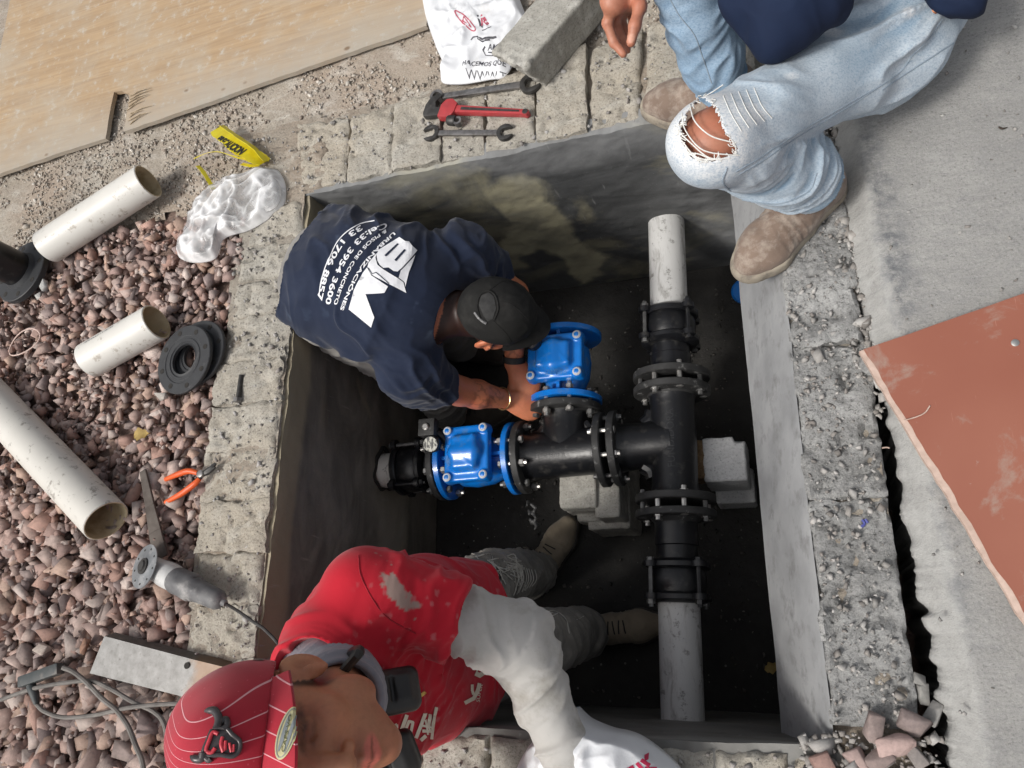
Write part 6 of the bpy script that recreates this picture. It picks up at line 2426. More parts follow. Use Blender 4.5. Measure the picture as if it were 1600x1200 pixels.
for i in range(na - 1):
    fs.append((i * nr + nr - 1, (i + 1) * nr + nr - 1, N + (i + 1) * nr + nr - 1, N + i * nr + nr - 1))
vis = mesh_obj('peak', vs, fs, M_stripe, cap, 40, np.array(cc))
bmv = bmesh.new(); bmv.from_mesh(vis.data); bmesh.ops.recalc_face_normals(bmv, faces=bmv.faces[:]); bmv.to_mesh(vis.data); bmv.free()
BVz = BVHTree.FromPolygons([tuple(p) for p in vs], fs)
# oval sticker on the peak
M_gold = simple('pale_gold_foil', (.62, .58, .33), (.52, .48, .28), 40, .3, .4, 0)
M_silv = simple('grey_foil', (.33, .36, .37), (.25, .28, .29), 40, .3, .5, 0)
def oval(c, a, b, ang, n=40):
    return [(c[0] + a * cos(t) * cos(ang) - b * sin(t) * sin(ang), c[1] + a * cos(t) * sin(ang) + b * sin(t) * cos(ang)) for t in [2 * pi * k / n for k in range(n)]]
oc, oa = (449, 1146), radians(-73)
print_px('sticker', [poly2d([oval(oc, 43, 14.5, oa)])], lambda x, y: (x, y), BVz, M_gold, vis, .0010, 4)
print_px('sticker_ring', [stroke(oval(oc, 39, 11.5, oa), 1.3, True)], lambda x, y: (x, y), BVz, M_silv, vis, .0016, 4)
print_px('sticker_band', [poly2d([oval((oc[0] - 4, oc[1] - 1), 31, 3.2, oa), oval((oc[0] + 5, oc[1] + 1), 31, 2.6, oa)])], lambda x, y: (x, y), BVz, M_silv, vis, .0016, 4)
sh, pl = fit_text('CAPS VO', [(446, 1176), (452, 1146), (458, 1118)], 8, bold=.05)
print_px('sticker_lettering', sh, pl, BVz, simple('olive_ink', (.12, .13, .05), None, 60, .6), vis, .0020, 3)
# raised bull emblem on the front of the crown
M_embl = simple('dark_moulded_emblem', (.055, .05, .052), (.10, .09, .09), 60, .3, .3, .2, 200)
def e3(x, y): return (300 + x / 8.889, 1080 + y / 8.889)
def thick(name, paths, mat, r, off=.002, cl=False):
    m = MB()
    for pts, rr in paths:
        S_ = spline([Vector((*e3(*p), 0)) for p in pts], 6)
        P = [hitpx(BC, p.x, p.y, off) for p in S_]
        P = [p for p in P if p is not None]
        if len(P) > 2:
            ks = [rr * (1 - .75 * max(0, (k / (len(P) - 1) - .5) * 2) ** 2) if cl else rr for k in range(len(P))]
            m.tube(P, ks, 8)
    return m.build(name, mat, cap, 60)
thick('emblem_horn', [([(360, 520), (380, 400), (330, 300), (250, 285), (190, 300)], .0052)], M_embl, .004, .003, True)
thick('emblem_horn', [([(170, 850), (150, 930), (60, 930), (0, 895)], .0050)], M_embl, .004, .003, True)
thick('emblem_outline', [([(300, 520), (470, 520), (560, 610), (660, 700), (650, 830), (560, 900), (400, 880), (250, 890), (170, 850), (220, 700), (290, 540)], .0030), ([(400, 440), (470, 400), (490, 480), (440, 530)], .0042), ([(180, 900), (240, 950), (270, 930)], .0040)], M_embl, .003, .002)
print_px('emblem_face', [poly2d([[e3(*p) for p in [(300, 530), (470, 530), (560, 620), (650, 710), (640, 820), (550, 890), (400, 870), (250, 880), (180, 845), (230, 700)]]])], lambda x, y: (x, y), BC, M_embl, cap, .0012, 4)
M_ered = simple('bright_red_enamel', (.62, .05, .07), (.5, .04, .06), 60, .35, 0, 0)
thick('emblem_letters', [([(370, 600), (300, 580), (250, 690), (210, 820), (280, 850), (330, 790)], .0026), ([(430, 640), (410, 740), (440, 840)], .0024), ([(470, 690), (460, 820)], .0022), ([(520, 720), (545, 840)], .0018), ([(580, 740), (575, 840)], .0016)], M_ered, .0022, .003)
print_px('side_badge', [stroke([(389, 1031), (400, 1020), (411, 1032), (389, 1031)], 2.2), stroke([(397, 1028), (404, 1027)], 2.5)], lambda x, y: (x, y), BC, M_embl, cap, .0014, 4)

# ---- ear defenders hanging round the neck
M_muff = simple('black_plastic', (.016, .015, .0145), (.026, .024, .022), 25, .4, 0, .2, 140, dirt=(.07, .06, .052), dscale=18, dlo=.58, dhi=.78)
muff = thing('ear_defenders', 'black ear defenders hanging round the neck of the man in red', 'ear defenders', U(600, 1110, .42))
pA, pB = hitpx(BV, 588, 1078, .030), hitpx(BV, 590, 1168, .036)
for k, (c, R_) in enumerate(((pA, 0), (pB, 1))):
    f = SDF(c - V(.09, .09, .09), c + V(.09, .09, .09), .0034)
    ax = V(.55, .25, .75).normalized() if k == 0 else V(.35, -.30, .80).normalized()
    X = V(.80, .18, -.55) if k == 0 else V(.7, .3, -.25)
    X = (X - ax * X.dot(ax)).normalized()
    Bm = basis(X, ax.cross(X), ax)
    f.box(c, (.050, .037, .020), Bm, .016, .0)
    f.box(c - ax * .020, (.042, .030, .014), Bm, .013, .008)
    f.box(c + ax * .018, (.034, .022, .008), Bm, .007, .008)
    f.box(c + ax * .026 + X * .0, (.004, .020, .006), Bm, .002, .002, 'cut')
    v, q = f.mesh()
    mesh_obj('ear_cup', v, q, M_muff, muff, 180)
band = spline([pA - V(.0, -.02, -.01), U(548, 1030, .50), hp(-.06, .080, -.105), hp(-.11, .0, -.09), hp(-.06, -.085, -.11), pB + V(-.02, -.03, .0)], 8)
MB().tube(band, .0085, 8).build('headband', M_muff, muff)
# ================================================================ the man in navy, bent over the valves
M_skin2 = skin_mat('tanned_skin', (.55, .21, .11), (.58, .17, .085), (.40, .15, .075))
M_navy = cloth_mat('navy_cotton', (.0105, .018, .043), (.008, .014, .034), dirt=(.024, .034, .064), dlo=.52, dhi=.8, ds=7)
M_jean2 = cloth_mat('pale_grey_work_trousers', (.26, .25, .235), (.20, .19, .18), dirt=(.14, .13, .12))
M_capk = cloth_mat('black_cap_cloth', (.010, .010, .010), (.016, .016, .015), dirt=(.035, .034, .032), dlo=.5, dhi=.75, ds=14, use_attr=False, sheen=0)
M_boot2 = cloth_mat('dark_work_boot', (.05, .042, .036), (.07, .06, .05))

nav = thing('person', 'man in navy t-shirt and black cap bending over to tighten the blue valve', 'person', (-.45, .36, D))
pel, wst, chs, nck = V(-.540, .440, -.010), V(-.45, .40, .012), V(-.345, .345, -.005), V(-.240, .298, -.050)
spn = (nck - pel).normalized()
lat = V(.39, .92, 0).normalized()
bup = spn.cross(lat).normalized()
if bup.z < 0: bup = -bup
sL, sR = V(-.165, .470, -.075), V(-.305, .145, -.075)
eL, wL = V(-.105, .455, -.330), V(-.146, .275, -.450)
eR, wR = V(-.262, .150, -.300), V(-.172, .165, -.470)
H2 = V(-.074, .282, -.092)
u2 = V(.60, -.16, .78).normalized()
f2 = V(.78, -.12, -.62); f2 = (f2 - u2 * f2.dot(u2)).normalized()
l2 = u2.cross(f2).normalized()
HB2 = basis(f2, l2, u2)
def hp2(a, b, c):
    return H2 + f2 * a + l2 * b + u2 * c

f = SDF((-.78, -.02, -.95), (.10, .80, .22), .0044)
sq = (tuple(bup), .68)
f.cone(pel + spn * .03, wst, .108, .122, .03, sq)
f.cone(wst, chs, .122, .150, .03, sq)
f.cone(chs, nck, .150, .085, .03, sq)
for a, b, c in ((sL, eL, wL), (sR, eR, wR)):
    f.cone(nck + (a - nck) * .2 - spn * .03, a, .06, .058, .03)
    f.cone(a, b, .052, .043, .02)
    f.cone(b, b.lerp(c, .35), .042, .043, .015)
    f.cone(b.lerp(c, .35), c, .043, .027, .015)
hL_, hR_ = pel + lat * .10 - V(0, 0, .07), pel - lat * .10 - V(0, 0, .07)
kL_, kR_ = V(-.46, .52, -.50), V(-.50, .29, -.50)
aL_, aR_ = V(-.52, .54, -.87), V(-.55, .27, -.87)
for a, b, c in ((hL_, kL_, aL_), (hR_, kR_, aR_)):
    f.cone(a, b, .080, .056, .03)
    f.cone(b, c, .052, .038, .02)
    f.cone(c, c + V(.03, 0, -.03), .035, .03, .01)
f.cone(nck - spn * .02, hp2(-.030, 0, -.045), .066, .058, .03)
head_sdf(f, hp2, HB2)
curl_hand(f, wR, (.70, -.25, -.55), (.45, -.35, .75), (.5, .8, .1), L=.175, curl=(.55, .8, .6))
curl_hand(f, wL, (.45, -.70, -.50), (.55, .2, .8), (-.75, -.45, .2), L=.175, curl=(.55, .8, .6))
v, q = f.mesh()
loc = (v - np.array(H2)) @ HB2
a_, b_, c_ = loc.T
head = (np.abs(a_) < .14) & (np.abs(b_) < .13) & (np.abs(c_) < .16)
colr = np.ones((len(v), 3))
hair = sstep(.004, -.012, a_ - .035) * sstep(-.105, -.085, c_ + .25 * a_ + (vnoise(v * 160, 9) - .5) * .02) * head * (1 - sstep(1.1, .95, np.hypot((a_ + .012) / .030, (c_ + .004) / .038)) * (np.abs(b_) > .074))
paint(hair * .97, (.03, .045, .07))
# forearm tattoo: dark line work on his right arm
d_, t_ = near_seg(v, eR, wR)
tat = (np.abs(np.sin(v[:, 0] * 210 + 5 * fbm(v * 40, 2, 5)) + np.sin(v[:, 1] * 190 + 6 * fbm(v * 35, 2, 6))) < .30) * (d_ < .06) * sstep(.05, .2, t_) * sstep(.85, .7, t_)
paint(tat * .5, (.30, .34, .38))
d_, t_ = near_seg(v, eL, wL)
tat = (np.abs(np.sin(v[:, 0] * 190 + 5 * fbm(v * 40, 2, 15)) + np.sin(v[:, 1] * 170 + 6 * fbm(v * 35, 2, 16))) < .35) * (d_ < .06) * sstep(.95, .85, t_)
paint(tat * .5, (.30, .34, .38))
mesh_obj('body', v, q, M_skin2, nav, 180, colr)

# ---- t-shirt
f = SDF((-.82, .0, -.30), (-.02, .80, .22), .0042)
sq = (tuple(bup), .72)
f.cone(pel - spn * .050 - V(0, 0, .02), wst, .190, .180, .04, sq)
f.cone(wst, chs, .185, .195, .04, sq)
f.cone(chs, nck - spn * .065, .188, .112, .05, sq)
f.cone(nck - spn * .075, nck - spn * .045, .092, .074, .03)
nR, nL = V(-.285, .140, -.205), V(-.135, .465, -.215)
for a, e in ((sL, nL), (sR, nR)):
    f.cone(nck + (a - nck) * .20 - spn * .075, a, .080, .080, .05)
    f.cone(a, e, .076, .072, .04)
    d_ = (e - a).normalized()
    Y = d_.cross(spn).normalized()
    f.box(e + d_ * .05, (.05, .11, .11), basis(d_, Y, d_.cross(Y)), .003, 0, 'cut')
    f.cone(e - d_ * .05, e + d_ * .03, .060, .063, .003, None, 'cut')
# tail of the shirt riding over the rim
f.ell(pel - spn * .135 + lat * .02 + V(0, 0, -.01), (.05, .075, .055), None, .05)
f.half(pel - spn * .205, -spn + V(0, 0, -.25))
f.cone(pel - spn * .30, pel - spn * .12, .175, .175, .004, sq, 'cut')
f.cone(nck - spn * .065, nck + spn * .10, .064, .082, .006, None, 'cut')
v, q = f.mesh()
n = vnormals(v, q)
fo = fold_field(v, tuple(lat * .7 + spn * .7), 801, 20, 5, .06)
side = sstep(.08, .17, np.abs((v - np.array(chs)) @ np.array(lat)))
low = sstep(.28, .0, (v - np.array(pel)) @ np.array(spn))
arm_, _ = near_seg(v, sR, nR)
arm2_, _ = near_seg(v, sL, nL)
am = np.maximum(sstep(.14, .08, arm_), sstep(.14, .08, arm2_))
fo2 = fold_field(v, (.3, .2, .9), 802, 34, 8, .04)
v = relax(v + n * (fo * (.004 + .014 * side + .008 * low) + fo2 * am * .010 - .006)[:, None], q, 3)
chalk = sstep(.62, .75, fbm(v * 30, 3, 811)) * sstep(.55, .7, fbm(v * 5, 2, 812))
dust = np.ones((len(v), 3)) * (1 + chalk[:, None] * np.array([3.0, 2.4, 1.4]))
tee = mesh_obj('t_shirt', v, q, M_navy, nav, 180, dust)
BN = bvh_of(v, q)
M_wp = simple('white_shirt_print', (.80, .81, .84), (.72, .73, .76), 60, .75, bump=.2, bscale=500)
def c3(x, y): return (490 + x / 6.316, 340 + y / 6.316)
def pp_(l): return [c3(*p) for p in l]
Bo = [(645, 320), (850, 195), (905, 235), (940, 240), (975, 285), (1020, 325), (950, 410), (870, 500), (830, 535), (790, 530), (740, 495), (690, 500), (655, 470), (632, 430), (622, 370)]
Io = [(545, 448), (625, 352), (612, 400), (632, 470), (690, 515), (830, 600), (885, 640), (915, 745), (740, 655), (600, 580), (570, 560), (535, 490)]
Do = [(1000, 372), (975, 450), (940, 540), (905, 685), (900, 645), (885, 628), (838, 595), (860, 525), (905, 480)]
Mo = [(490, 545), (530, 495), (572, 572), (735, 682), (700, 745), (515, 757), (600, 985), (570, 1085), (350, 905), (370, 830), (470, 890), (400, 720), (430, 655), (570, 640)]
for nm, lp in (('logo_letter', Bo), ('logo_letter', Io), ('logo_letter', Do), ('logo_letter', Mo)):
    print_px(nm, [poly2d([pp_(lp)])], lambda x, y: (x, y), BN, M_wp, tee, .0020, 5)
M_nvp = simple('navy_gap', (.013, .022, .05), None, 60, .9)
print_px('logo_slot', [poly2d([pp_([(700, 378), (828, 262), (842, 270), (716, 392)])])], lambda x, y: (x, y), BN, M_nvp, tee, .0036, 5)
print_px('logo_slot', [poly2d([pp_([(798, 424), (896, 318), (912, 328), (816, 438)])])], lambda x, y: (x, y), BN, M_nvp, tee, .0036, 5)
print_px('logo_slot', [stroke(pp_([(545, 500), (580, 560), (620, 545), (745, 655)]), 1.1)], lambda x, y: (x, y), BN, M_nvp, tee, .0036, 5)
LINES = [('URBANIZACIÓNES', [(620, 367), (592, 393), (566, 425), (548, 460), (538, 486)], 7.4, .2),
         ('& PISOS DE CONCRETO', [(606, 364), (578, 384), (553, 416), (537, 450), (528, 477)], 7.2, .15),
         ('Cel:33 3954 3600', [(606, 354), (572, 370), (545, 400), (526, 438), (515, 476)], 11.5, .3),
         ('33 1706 8857', [(567, 357), (540, 377), (521, 408), (509, 440), (502, 470)], 11.5, .3)]
for body, pts, sz, bd in LINES:
    # letters stand towards his head, on the right of the line on screen
    sh, pl = fit_text(body, pts, sz, bold=bd)
    print_px('lettering', sh, (lambda u, w, pl=pl, sz=sz: pl(u, w - sz * (.85 if sz < 9 else .55))), BN, M_wp, tee, .0020, 4)
dots = path_place([(586, 345), (557, 353), (530, 375), (512, 410), (502, 440), (499, 463)])[0]
print_px('lettering', [stroke([(0, 0), (20, 0), (40, 0), (60, 0), (80, 0), (100, 0), (120, 0), (140, 0), (160, 0)], 1.6)], lambda u, w: dots(u, w), BN, M_wp, tee, .0020, 4)

# ---- trousers
f = SDF((-.80, .10, -.92), (-.30, .72, .12), .005)
f.ell(pel - spn * .02 - V(0, 0, .03), (.145, .17, .14), None, .03)
f.cone(pel - V(0, 0, .01), pel + spn * .08, .145, .130, .03, sq)
for a, b, c in ((hL_, kL_, aL_), (hR_, kR_, aR_)):
    f.cone(a, b, .100, .078, .05)
    f.cone(b, c, .078, .070, .03)
f.half((0, 0, -.89), (0, 0, -1))
v, q = f.mesh()
n = vnormals(v, q)
v = v + n * (fold_field(v, (.1, 0, 1), 821, 22, 6) * .014 - .004)[:, None]
mesh_obj('trousers', v, q, M_jean2, nav, 180, np.ones((len(v), 3)))
shoe(nav, (-.60, .55), (1, -.12, 0), .29, .10, D, M_boot2, M_sole1, 'boot', .09, M_lace, seed=21)
shoe(nav, (-.63, .26), (1, .05, 0), .29, .10, D, M_boot2, M_sole1, 'boot', .09, M_lace, seed=22)

# ---- black cap, peak over the valve
f = SDF(Vector(H2) - V(.2, .2, .2), Vector(H2) + V(.22, .2, .22), .0036)
f.ell(hp2(-.004, 0, .044), (.107, .088, .100), HB2, 0)
f.half(hp2(0, 0, .030), -u2)
f.ell(hp2(-.004, 0, .038), (.101, .082, .094), HB2, .003, 'cut')
v, q = f.mesh()
n = vnormals(v, q)
v = v + n * ((ridged(v, 16, 831) - .5) * .004)[:, None]
cap2 = mesh_obj('cap', v, q, M_capk, nav, 180)
BC2 = bvh_of(v, q)
vs, fs = [], []
na, nr = 31, 10
for lay in (0, 1):
    for i in range(na):
        ph = -1.2 + 2.4 * i / (na - 1)
        for j in range(nr):
            t = j / (nr - 1)
            rf = .104 + .055 * t * max(cos(ph), 0) ** .5
            fr_ = rf * cos(ph) * 1.02 - .006
            lt = (.080 + .006 * t) * sin(ph) / sin(1.2)
            drop = .034 - .25 * (fr_ - .105 * cos(ph)) - .50 * lt * lt / .086 * (.3 + .7 * t)
            vs.append(hp2(fr_, lt, drop - .0035 * lay))
N = na * nr
for lay in (0, 1):
    o = lay * N
    for i in range(na - 1):
        for j in range(nr - 1):
            qd = (o + i * nr + j, o + (i + 1) * nr + j, o + (i + 1) * nr + j + 1, o + i * nr + j + 1)
            fs.append(qd[::-1] if lay == 0 else qd)
for i in range(na - 1):
    fs.append((i * nr + nr - 1, (i + 1) * nr + nr - 1, N + (i + 1) * nr + nr - 1, N + i * nr + nr - 1))
pk = mesh_obj('peak', vs, fs, M_capk, cap2, 40)
M_strap = simple('worn_grey_strap', (.16, .16, .165), (.10, .10, .10), 60, .6, dirt=(.4, .4, .4), dscale=60, dlo=.55, dhi=.7)
opn = [(748, 476), (752, 462), (764, 457), (772, 464), (775, 482), (770, 498), (762, 502), (756, 494)]
print_px('rear_opening', [poly2d([opn])], lambda x, y: (x, y), BC2, M_lace, cap2, .0012, 4)
tubes_on('opening_trim', [[(751, 498), (746, 480), (750, 462), (763, 455), (774, 463), (778, 482), (772, 500)]], .0026, BC2, M_capk, cap2, .001)
tubes_on('rear_strap', [[(742, 488), (748, 496), (755, 502), (760, 505)]], .0042, BC2, M_strap, cap2, .001)
tubes_on('seam', [[(775, 470), (800, 476), (826, 500)], [(770, 500), (790, 520), (806, 545)], [(763, 455), (785, 440), (806, 442)]], .0010, BC2, M_capk, cap2, .0004)

# ---- wristband, bracelet
d_ = (wL - eL).normalized()
c = eL.lerp(wL, .93)
wb = thing('wristband', 'black wristband on the navy-shirted man\'s left wrist', 'wristband', c)
MB().lathe(c - d_ * .010, d_, [(0, .034), (.0, .0365), (.020, .0355), (.020, .032)], 28, caps=False).build('band', simple('matt_black_band', (.012, .012, .012), (.02, .02, .02), 60, .6), wb)
d_ = (wR - eR).normalized()
c = eR.lerp(wR, .88)
br = thing('bracelet', 'gold chain bracelet on the navy-shirted man\'s right wrist', 'bracelet', c)
x, y, _ = frame(d_ + V(0, .2, 0))
M_goldm = simple('gold_chain_metal', (.72, .52, .26), (.6, .42, .2), 60, .3, .9, 0)
for k in range(26):
    a = 2 * pi * k / 26
    p = c + x * .0345 * cos(a) + y * .0345 * sin(a)
    tg = -x * sin(a) + y * cos(a)
    MB().tube([p - tg * .0040, p + tg * .0040], .0022, 6).build('link', M_goldm, br)
# ================================================================ the man in pale ripped jeans, sitting on the slab
M_skin3 = skin_mat('brown_skin_hand', (.43, .195, .125), (.45, .165, .10), (.30, .12, .07))
g = NB('bleached_denim')
_c = g.mix(g.ramp(g.noise(6, 5, .6), [(.3, 0), (.7, 1)]), (.54, .60, .65), (.40, .49, .57))
_tw = g.noise(1, 5, .7, g.scaled((210, 330, 270)))
_c = g.mix(g.ramp(_tw, [(.36, .75), (.56, 0)]), _c, (.24, .33, .43))
_c = g.mix(g.ramp(g.noise(70, 6, .7), [(.55, 0), (.72, .35)]), _c, (.66, .69, .71))
_c = g.mix(1.0, _c, g.attr(), 'MULTIPLY')
M_denim = g.out(_c, .9, 0, g.bump(g.noise(90, 5, .65), .3, .0015, g.bump(_tw, .35, .0008)), Sheen_Weight=.1, Specular_IOR_Level=.2)
M_thr = simple('white_cotton_thread', (.76, .76, .73), (.66, .66, .63), 80, .9)
M_stitch = simple('grey_blue_stitch', (.22, .28, .34), (.3, .36, .42), 120, .9)
M_boot3 = cloth_mat('dusty_brown_nubuck', (.25, .185, .145), (.16, .115, .09), rough=.85, dirt=(.37, .315, .265), dlo=.46, dhi=.64, ds=26, bump=.6)
M_sole3 = simple('dirty_pale_welt', (.33, .29, .23), (.25, .215, .17), 30, .9, dirt=(.15, .13, .11), dscale=30)

jm = thing('person', 'man in pale ripped jeans and brown boots sitting on the slab', 'person', (.95, .66, .053))
kA, aA, hA = V(.560, .330, .430), V(.735, .408, .115), V(.905, .640, .200)
kB, aB, hB = V(.500, .800, .47), V(.575, .700, .10), V(.86, .83, .215)
pc3 = V(.95, .78, .20)
f = SDF((.28, .10, -.02), (1.20, 1.22, 1.14), .0048)
f.ell(pc3, (.13, .16, .12), None, .04)
f.cone(pc3 + V(0, .05, .05), (.86, .88, .52), .105, .125, .04)
f.cone((.86, .88, .52), (.78, .90, .70), .125, .075, .04)
for h_, k_, a_ in ((hA, kA, aA), (hB, kB, aB)):
    f.cone(pc3, h_, .10, .095, .03)
    f.cone(h_, k_, .085, .056, .03)
    f.ell(k_ + V(-.012, -.010, .004), (.052, .052, .050), None, .02)
    f.cone(k_, a_, .052, .038, .02)
    f.cone(a_, a_ + V(-.03, -.02, -.05), .036, .03, .01)
# his right hand hanging into view, index finger and thumb in front
fw = U(972, -55, .44)
kn = U(958, 4, .40)
f.cone((.78, .90, .70), (.62, .99, .69), .06, .055, .03)
f3 = V(-.72, -.58, -.38).normalized()
u3 = V(0, 0, 1); u3 = (u3 - f3 * u3.dot(f3)).normalized()
l3 = u3.cross(f3)
H3 = V(.70, .85, .93)
HB3 = basis(f3, l3, u3)
hp3 = lambda a, b, c: H3 + f3 * a + l3 * b + u3 * c
f.cone((.78, .90, .70), hp3(-.025, 0, -.06), .062, .056, .03)
head_sdf(f, hp3, HB3)
f.cone((.62, .98, .70), (.50, .98, .58), .048, .042, .02)
f.cone((.50, .98, .58), fw, .042, .028, .02)
f.cone(fw, kn, .027, .030, .015, ((.6, .2, .7), .8))
f.cone(kn.lerp(fw, .3), U(985, 2, .38), .026, .022, .012)
finger(f, [kn, U(949, 36, .372), U(959, 66, .345), U(974, 84, .330)], .0125, .0092)
finger(f, [kn + V(.01, .01, -.02), U(962, 36, .345), U(972, 62, .32), U(980, 78, .305)], .0120, .0090)
finger(f, [kn + V(.018, .018, -.03), U(970, 30, .325), U(978, 52, .305), U(984, 66, .295)], .0115, .0088)
finger(f, [kn + V(.03, .02, -.04), U(985, 20, .31), U(990, 40, .295), U(992, 50, .29)], .0105, .0080)
finger(f, [U(996, -18, .40), U(1000, 10, .392), U(992, 40, .384), U(986, 66, .372)], .0150, .0105, .010)
v, q = f.mesh()
px = PXv(v)
colr = np.ones((len(v), 3))
nail = sstep(1.2, .8, np.hypot((px[:, 0] - 987) / 6.5, (px[:, 1] - 60) / 8)) * (v[:, 2] > .377)
paint(nail * .8, (1.45, 1.9, 2.2))
for (x_, y_) in ((951, 38), (961, 66), (996, 26), (991, 44)):
    paint(sstep(1, .5, np.hypot((px[:, 0] - x_) / 12, (px[:, 1] - y_) / 2.0)) * .35 * (v[:, 2] > .3) * (v[:, 2] < .5), (.6, .5, .5))
loc = (v - np.array(H3)) @ HB3
hair = sstep(.0, -.012, loc[:, 0] - .055 - .6 * np.minimum(loc[:, 2] - .05, 0)) * sstep(-.02, .01, loc[:, 2] - .25 * loc[:, 0] * (loc[:, 0] > 0) + .35 * np.minimum(loc[:, 0], 0)) * (np.abs(loc) < .16).all(1)
paint(np.maximum(hair, sstep(.06, .07, loc[:, 2]) * (np.abs(loc) < .16).all(1)) * .96, (.05, .06, .08))
mesh_obj('body', v, q, M_skin3, jm, 180, colr)

# ---- jeans
f = SDF((.36, .12, -.01), (1.20, 1.10, .62), .0042)
f.ell(pc3, (.155, .18, .135), None, .04)
f.cone(pc3 + V(-.02, -.03, 0), hA, .120, .104, .05)
f.cone(hA, kA, .102, .076, .05)
f.ell(kA + V(-.012, -.010, .004), (.076, .074, .068), None, .04)
f.cone(kA, aA.lerp(kA, .35), .078, .074, .03)
f.cone(aA.lerp(kA, .35), aA, .075, .080, .03)
f.cone(pc3, hB, .12, .11, .05)
f.cone(hB, kB, .105, .076, .05)
f.cone(kB, aB.lerp(kB, .2), .074, .062, .03)
f.cone(aB.lerp(kB, .2), aB, .062, .064, .03)
for a_, k_ in ((aA, kA), (aB, kB)):
    d_ = (a_ - k_).normalized()
    Y = d_.cross(V(0, 0, 1)).normalized()
    f.box(a_ + d_ * .06, (.06, .14, .14), basis(d_, Y, d_.cross(Y)), .003, 0, 'cut')
    f.cone(a_ - d_ * .05, a_ + d_ * .03,   .067 if a_ is aA else .054, .070 if a_ is aA else .056, .003, None, 'cut')
f.half((0, 0, .056), (0, 0, -1))
v, q = f.mesh()
n = vnormals(v, q)
def seg_(a, b): return near_seg(v, a, b)
dT, tT = seg_(hA, kA)
dS, tS = seg_(kA, aA)
dB, tB = seg_(kB, aB)
mT, mS, mB_ = sstep(.15, .10, dT) * (dT < dS), sstep(.16, .10, dS) * (dS <= dT), sstep(.12, .08, dB)
# hip folds: radiating from the crotch across the top of the thigh
fh = fold_field(v, (.55, -.75, .1), 901, 30, 5, .03) * mT * sstep(.62, .1, tT)
fs_ = fold_field(v, (aA - kA) + V(-.1, .1, 0), 902, 30, 6, .05) * mS * sstep(0.05, .35, tS)
fb = fold_field(v, (aB - kB) + V(.0, .15, 0), 903, 28, 7, .05) * mB_
back_knee, _ = seg_(kA + V(.08, .0, -.06), kA + V(.10, .09, -.02))
fk = fold_field(v, (.4, .8, .4), 904, 40, 8, .03) * sstep(.10, .02, back_knee)
v = relax(v + n * (fh * .026 + fs_ * .018 * sstep(1.0, .85, tS) + fb * .018 + fk * .016 - .006 + (fbm(v * 10, 2, 905) - .5) * .008)[:, None], q, 2)
px = PXv(v)
# open rip over the knee
rip = [(1060, 205), (1066, 185), (1078, 166), (1092, 150), (1104, 148), (1118, 168), (1128, 190), (1138, 212), (1150, 230), (1150, 240), (1130, 246), (1108, 252), (1090, 250), (1076, 240), (1066, 225)]
nn_ = vnormals(v, q)
face = ((v - _Cc) * nn_).sum(1) < 0
top = v[:, 2] > .36
wobx = px + (np.stack([fbm(v * 120, 2, 906), fbm(v * 120, 2, 907)], 1) - .5) * 12
hole = in_poly(wobx, rip) & top
cen = np.array([1106, 205])
dr = np.hypot((px[:, 0] - cen[0]) / 62, (px[:, 1] - cen[1]) / 64)
white = sstep(1.35, .85, dr + (fbm(v * 60, 3, 908) - .5) * .5) * top
rips = [((1300, 50), 16, 9), ((1238, 118), 12, 6), ((1420, 18), 10, 8), ((1172, 180), 26, 20)]
for (cx, cy), rx, ry in rips:
    white = np.maximum(white, sstep(1.3, .6, np.hypot((px[:, 0] - cx) / rx, (px[:, 1] - cy) / ry) + (fbm(v * 90, 3, 909) - .5) * .9) * face * (v[:, 2] > .15) * .9)
col = np.ones((len(v), 3))
bl = np.clip(mB_, 0, 1)[:, None]
col = col * (1 - bl) + np.array([.62, .74, .86]) * bl            # the other leg is bluer, less faded
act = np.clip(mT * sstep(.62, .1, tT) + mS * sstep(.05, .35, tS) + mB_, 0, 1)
val = (np.clip(.22 - (fh + fs_ + fb + fk), 0, .22) / .22 * act * .55)[:, None]  # fold valleys darkened: crease shade put into the denim colour
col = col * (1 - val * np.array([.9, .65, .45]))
sideb = sstep(.8, 1.1, np.abs((fbm(v * 5, 3, 910) - .5) * 2.6))[:, None] * .12
col = col * (1 - sideb)
col = col * (1 - white[:, None]) + np.array([1.42, 1.28, 1.18]) * white[:, None]
fq = hole[q].sum(1) >= 3
BJ3 = bvh_of(v, q)
v2, q2, used = drop_faces(v, q, fq)
jeans = mesh_obj('jeans', v2, q2, M_denim, jm, 180, col[used])
sol = jeans.modifiers.new('cloth_thickness', 'SOLIDIFY')
sol.thickness = .0022
sol.offset = -1
thr = [[(1066, 178), (1072, 205), (1100, 235), (1152, 243)], [(1078, 164), (1086, 190), (1110, 212), (1142, 222)], [(1092, 149), (1090, 158), (1112, 170), (1122, 174)],
       [(1060, 205), (1078, 222), (1108, 246), (1140, 247)], [(1076, 242), (1090, 240), (1115, 250)], [(1070, 232), (1086, 246), (1104, 254)], [(1088, 156), (1110, 145), (1130, 132)], [(1098, 150), (1108, 160), (1128, 172)], [(1064, 218), (1090, 246), (1128, 249)]]
tubes_on('loose_thread', [], .001, BJ3, M_thr, jm)
for t_ in thr:
    tubes_on('loose_thread', [t_], .0013, BJ3, M_thr, jeans, .001, 5, 6)
r_ = np.random.default_rng(91)
fr = []
for k in range(90):
    i = r_.integers(len(rip)); a, b = np.array(rip[i]), np.array(rip[(i + 1) % len(rip)])
    p = a + (b - a) * r_.uniform()
    o = p + (cen - p) * r_.uniform(-.10, .22) + r_.normal(size=2) * 3
    fr.append([tuple(p), tuple((p + o) / 2 + r_.normal(size=2) * 1.5), tuple(o)])
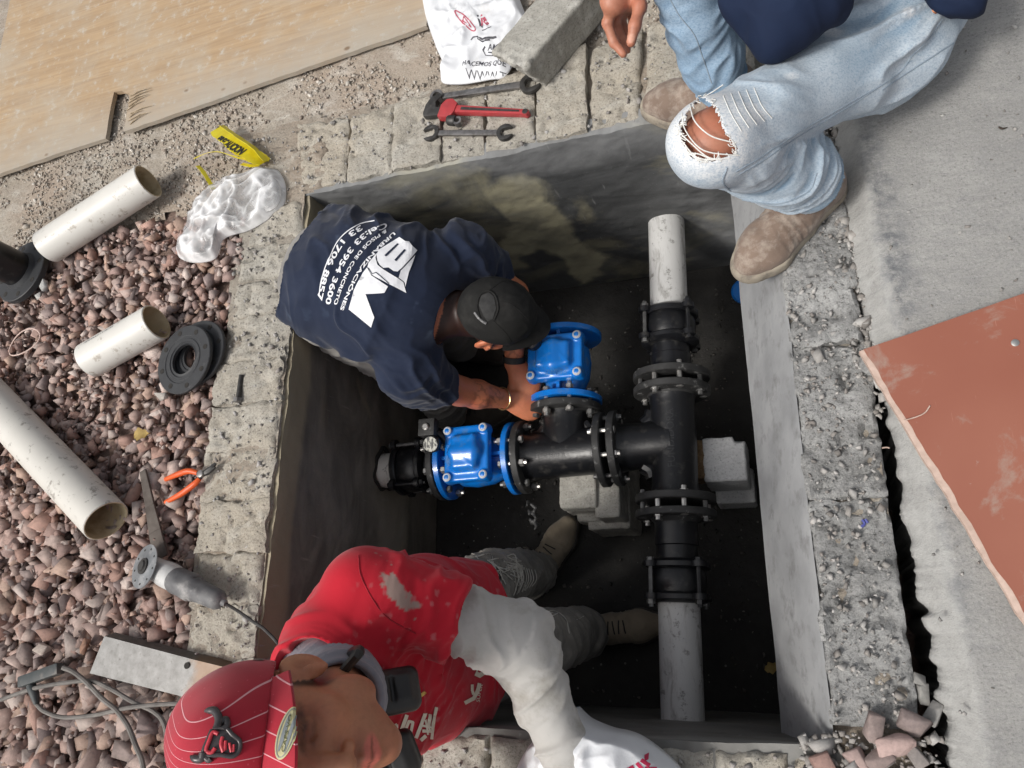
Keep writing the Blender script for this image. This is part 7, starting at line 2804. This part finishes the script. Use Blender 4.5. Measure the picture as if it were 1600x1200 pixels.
for k in range(5):
    x0 = 1130 + 12 * k
    fr.append([(x0, 150 - 3 * k), (x0 + 12, 178 - 3 * k), (x0 + 28, 205 - 5 * k)])
o = tubes_on('frayed_edge', fr, .0009, BJ3, M_thr, jeans, .001, 4, 3)
o['kind'] = 'stuff'
for t_ in ([(1150, 268), (1190, 245), (1250, 205), (1320, 165), (1400, 118), (1424, 88), (1450, 62), (1472, 30)], [(1155, 272), (1195, 249), (1254, 209), (1322, 169), (1390, 125)]):
    tubes_on('seam', [t_], .0013, BJ3, M_stitch, jeans, .0004, 5, 8)
for t_ in ([(1378, 140), (1420, 112), (1470, 80), (1508, 55)], [(1136, 262), (1130, 285), (1150, 306)], [(1160, 312), (1215, 318), (1262, 300), (1276, 270)]):
    tubes_on('seam', [t_], .0016, BJ3, M_stitch, jeans, .0004, 5, 8)
tubes_on('seam', [[(1048, 0), (1062, 25), (1085, 55), (1098, 90), (1106, 112), (1112, 130)]], .0015, BJ3, M_stitch, jeans, .0004, 5, 8)
h = hitpx(BJ3, 1461, 17, .0)
if h is not None:
    MB().lathe(h, CAM_LOC - h, [(0, .0065), (.003, .006), (.004, .003)], 14).build('rivet', simple('copper_rivet', (.30, .12, .06), None, 60, .4, .7, 0), jeans)

# ---- boots
shoe(jm, (.792, .452), (-.745, -.667, 0), .300, .108, .002, M_boot3, M_sole3, 'boot', .095, None, aA + V(.012, .010, .02), .06, seed=31, toe=.88)
shoe(jm, (.650, .690), (-.965, .24, 0), .285, .105, .004, M_boot3, M_sole3, 'boot', .095, None, aB + V(.0, .0, .03), .06, seed=32, toe=.88)

# ---- navy shirt hem over the lap
M_navy3 = cloth_mat('navy_jersey', (.010, .020, .052), (.007, .014, .038), use_attr=True, sheen=0)
f = SDF((.45, .35, .15), (1.32, 1.15, .95), .0048)
f.cone(pc3 + V(0, .07, .10), (.86, .88, .52), .165, .175, .05)
f.cone((.86, .88, .52), (.78, .90, .72), .175, .12, .05)
c1 = U(1222, 12, .50)
f.cone(U(1222, -5, .48), (.74, .84, .52), .065, .13, .06)
f.cone(U(1165, 5, .46), U(1216, 52, .455), .040, .022, .05)
f.cone(U(1280, 5, .46), U(1216, 52, .455), .040, .022, .05)
c2_ = U(1500, -22, .32)
f.cone(c2_, (.95, .90, .40), .055, .12, .05)
f.cone((.78, .90, .70), (.61, .995, .69), .088, .075, .04)
f.cone((.61, .995, .69), (.535, .985, .62), .074, .066, .03)
f.cone((.80, .90, .70), (.98, .92, .66), .088, .078, .04)
f.cone((.78, .90, .72), (.75, .89, .79), .09, .06, .03)
v, q = f.mesh()
n = vnormals(v, q)
v = v + n * (fold_field(v, (.8, .3, .2), 921, 16, 4, .06) * .028 - .008)[:, None]
v = relax(v, q, 2)
mesh_obj('shirt', v, q, M_navy3, jm, 180, np.ones((len(v), 3)))
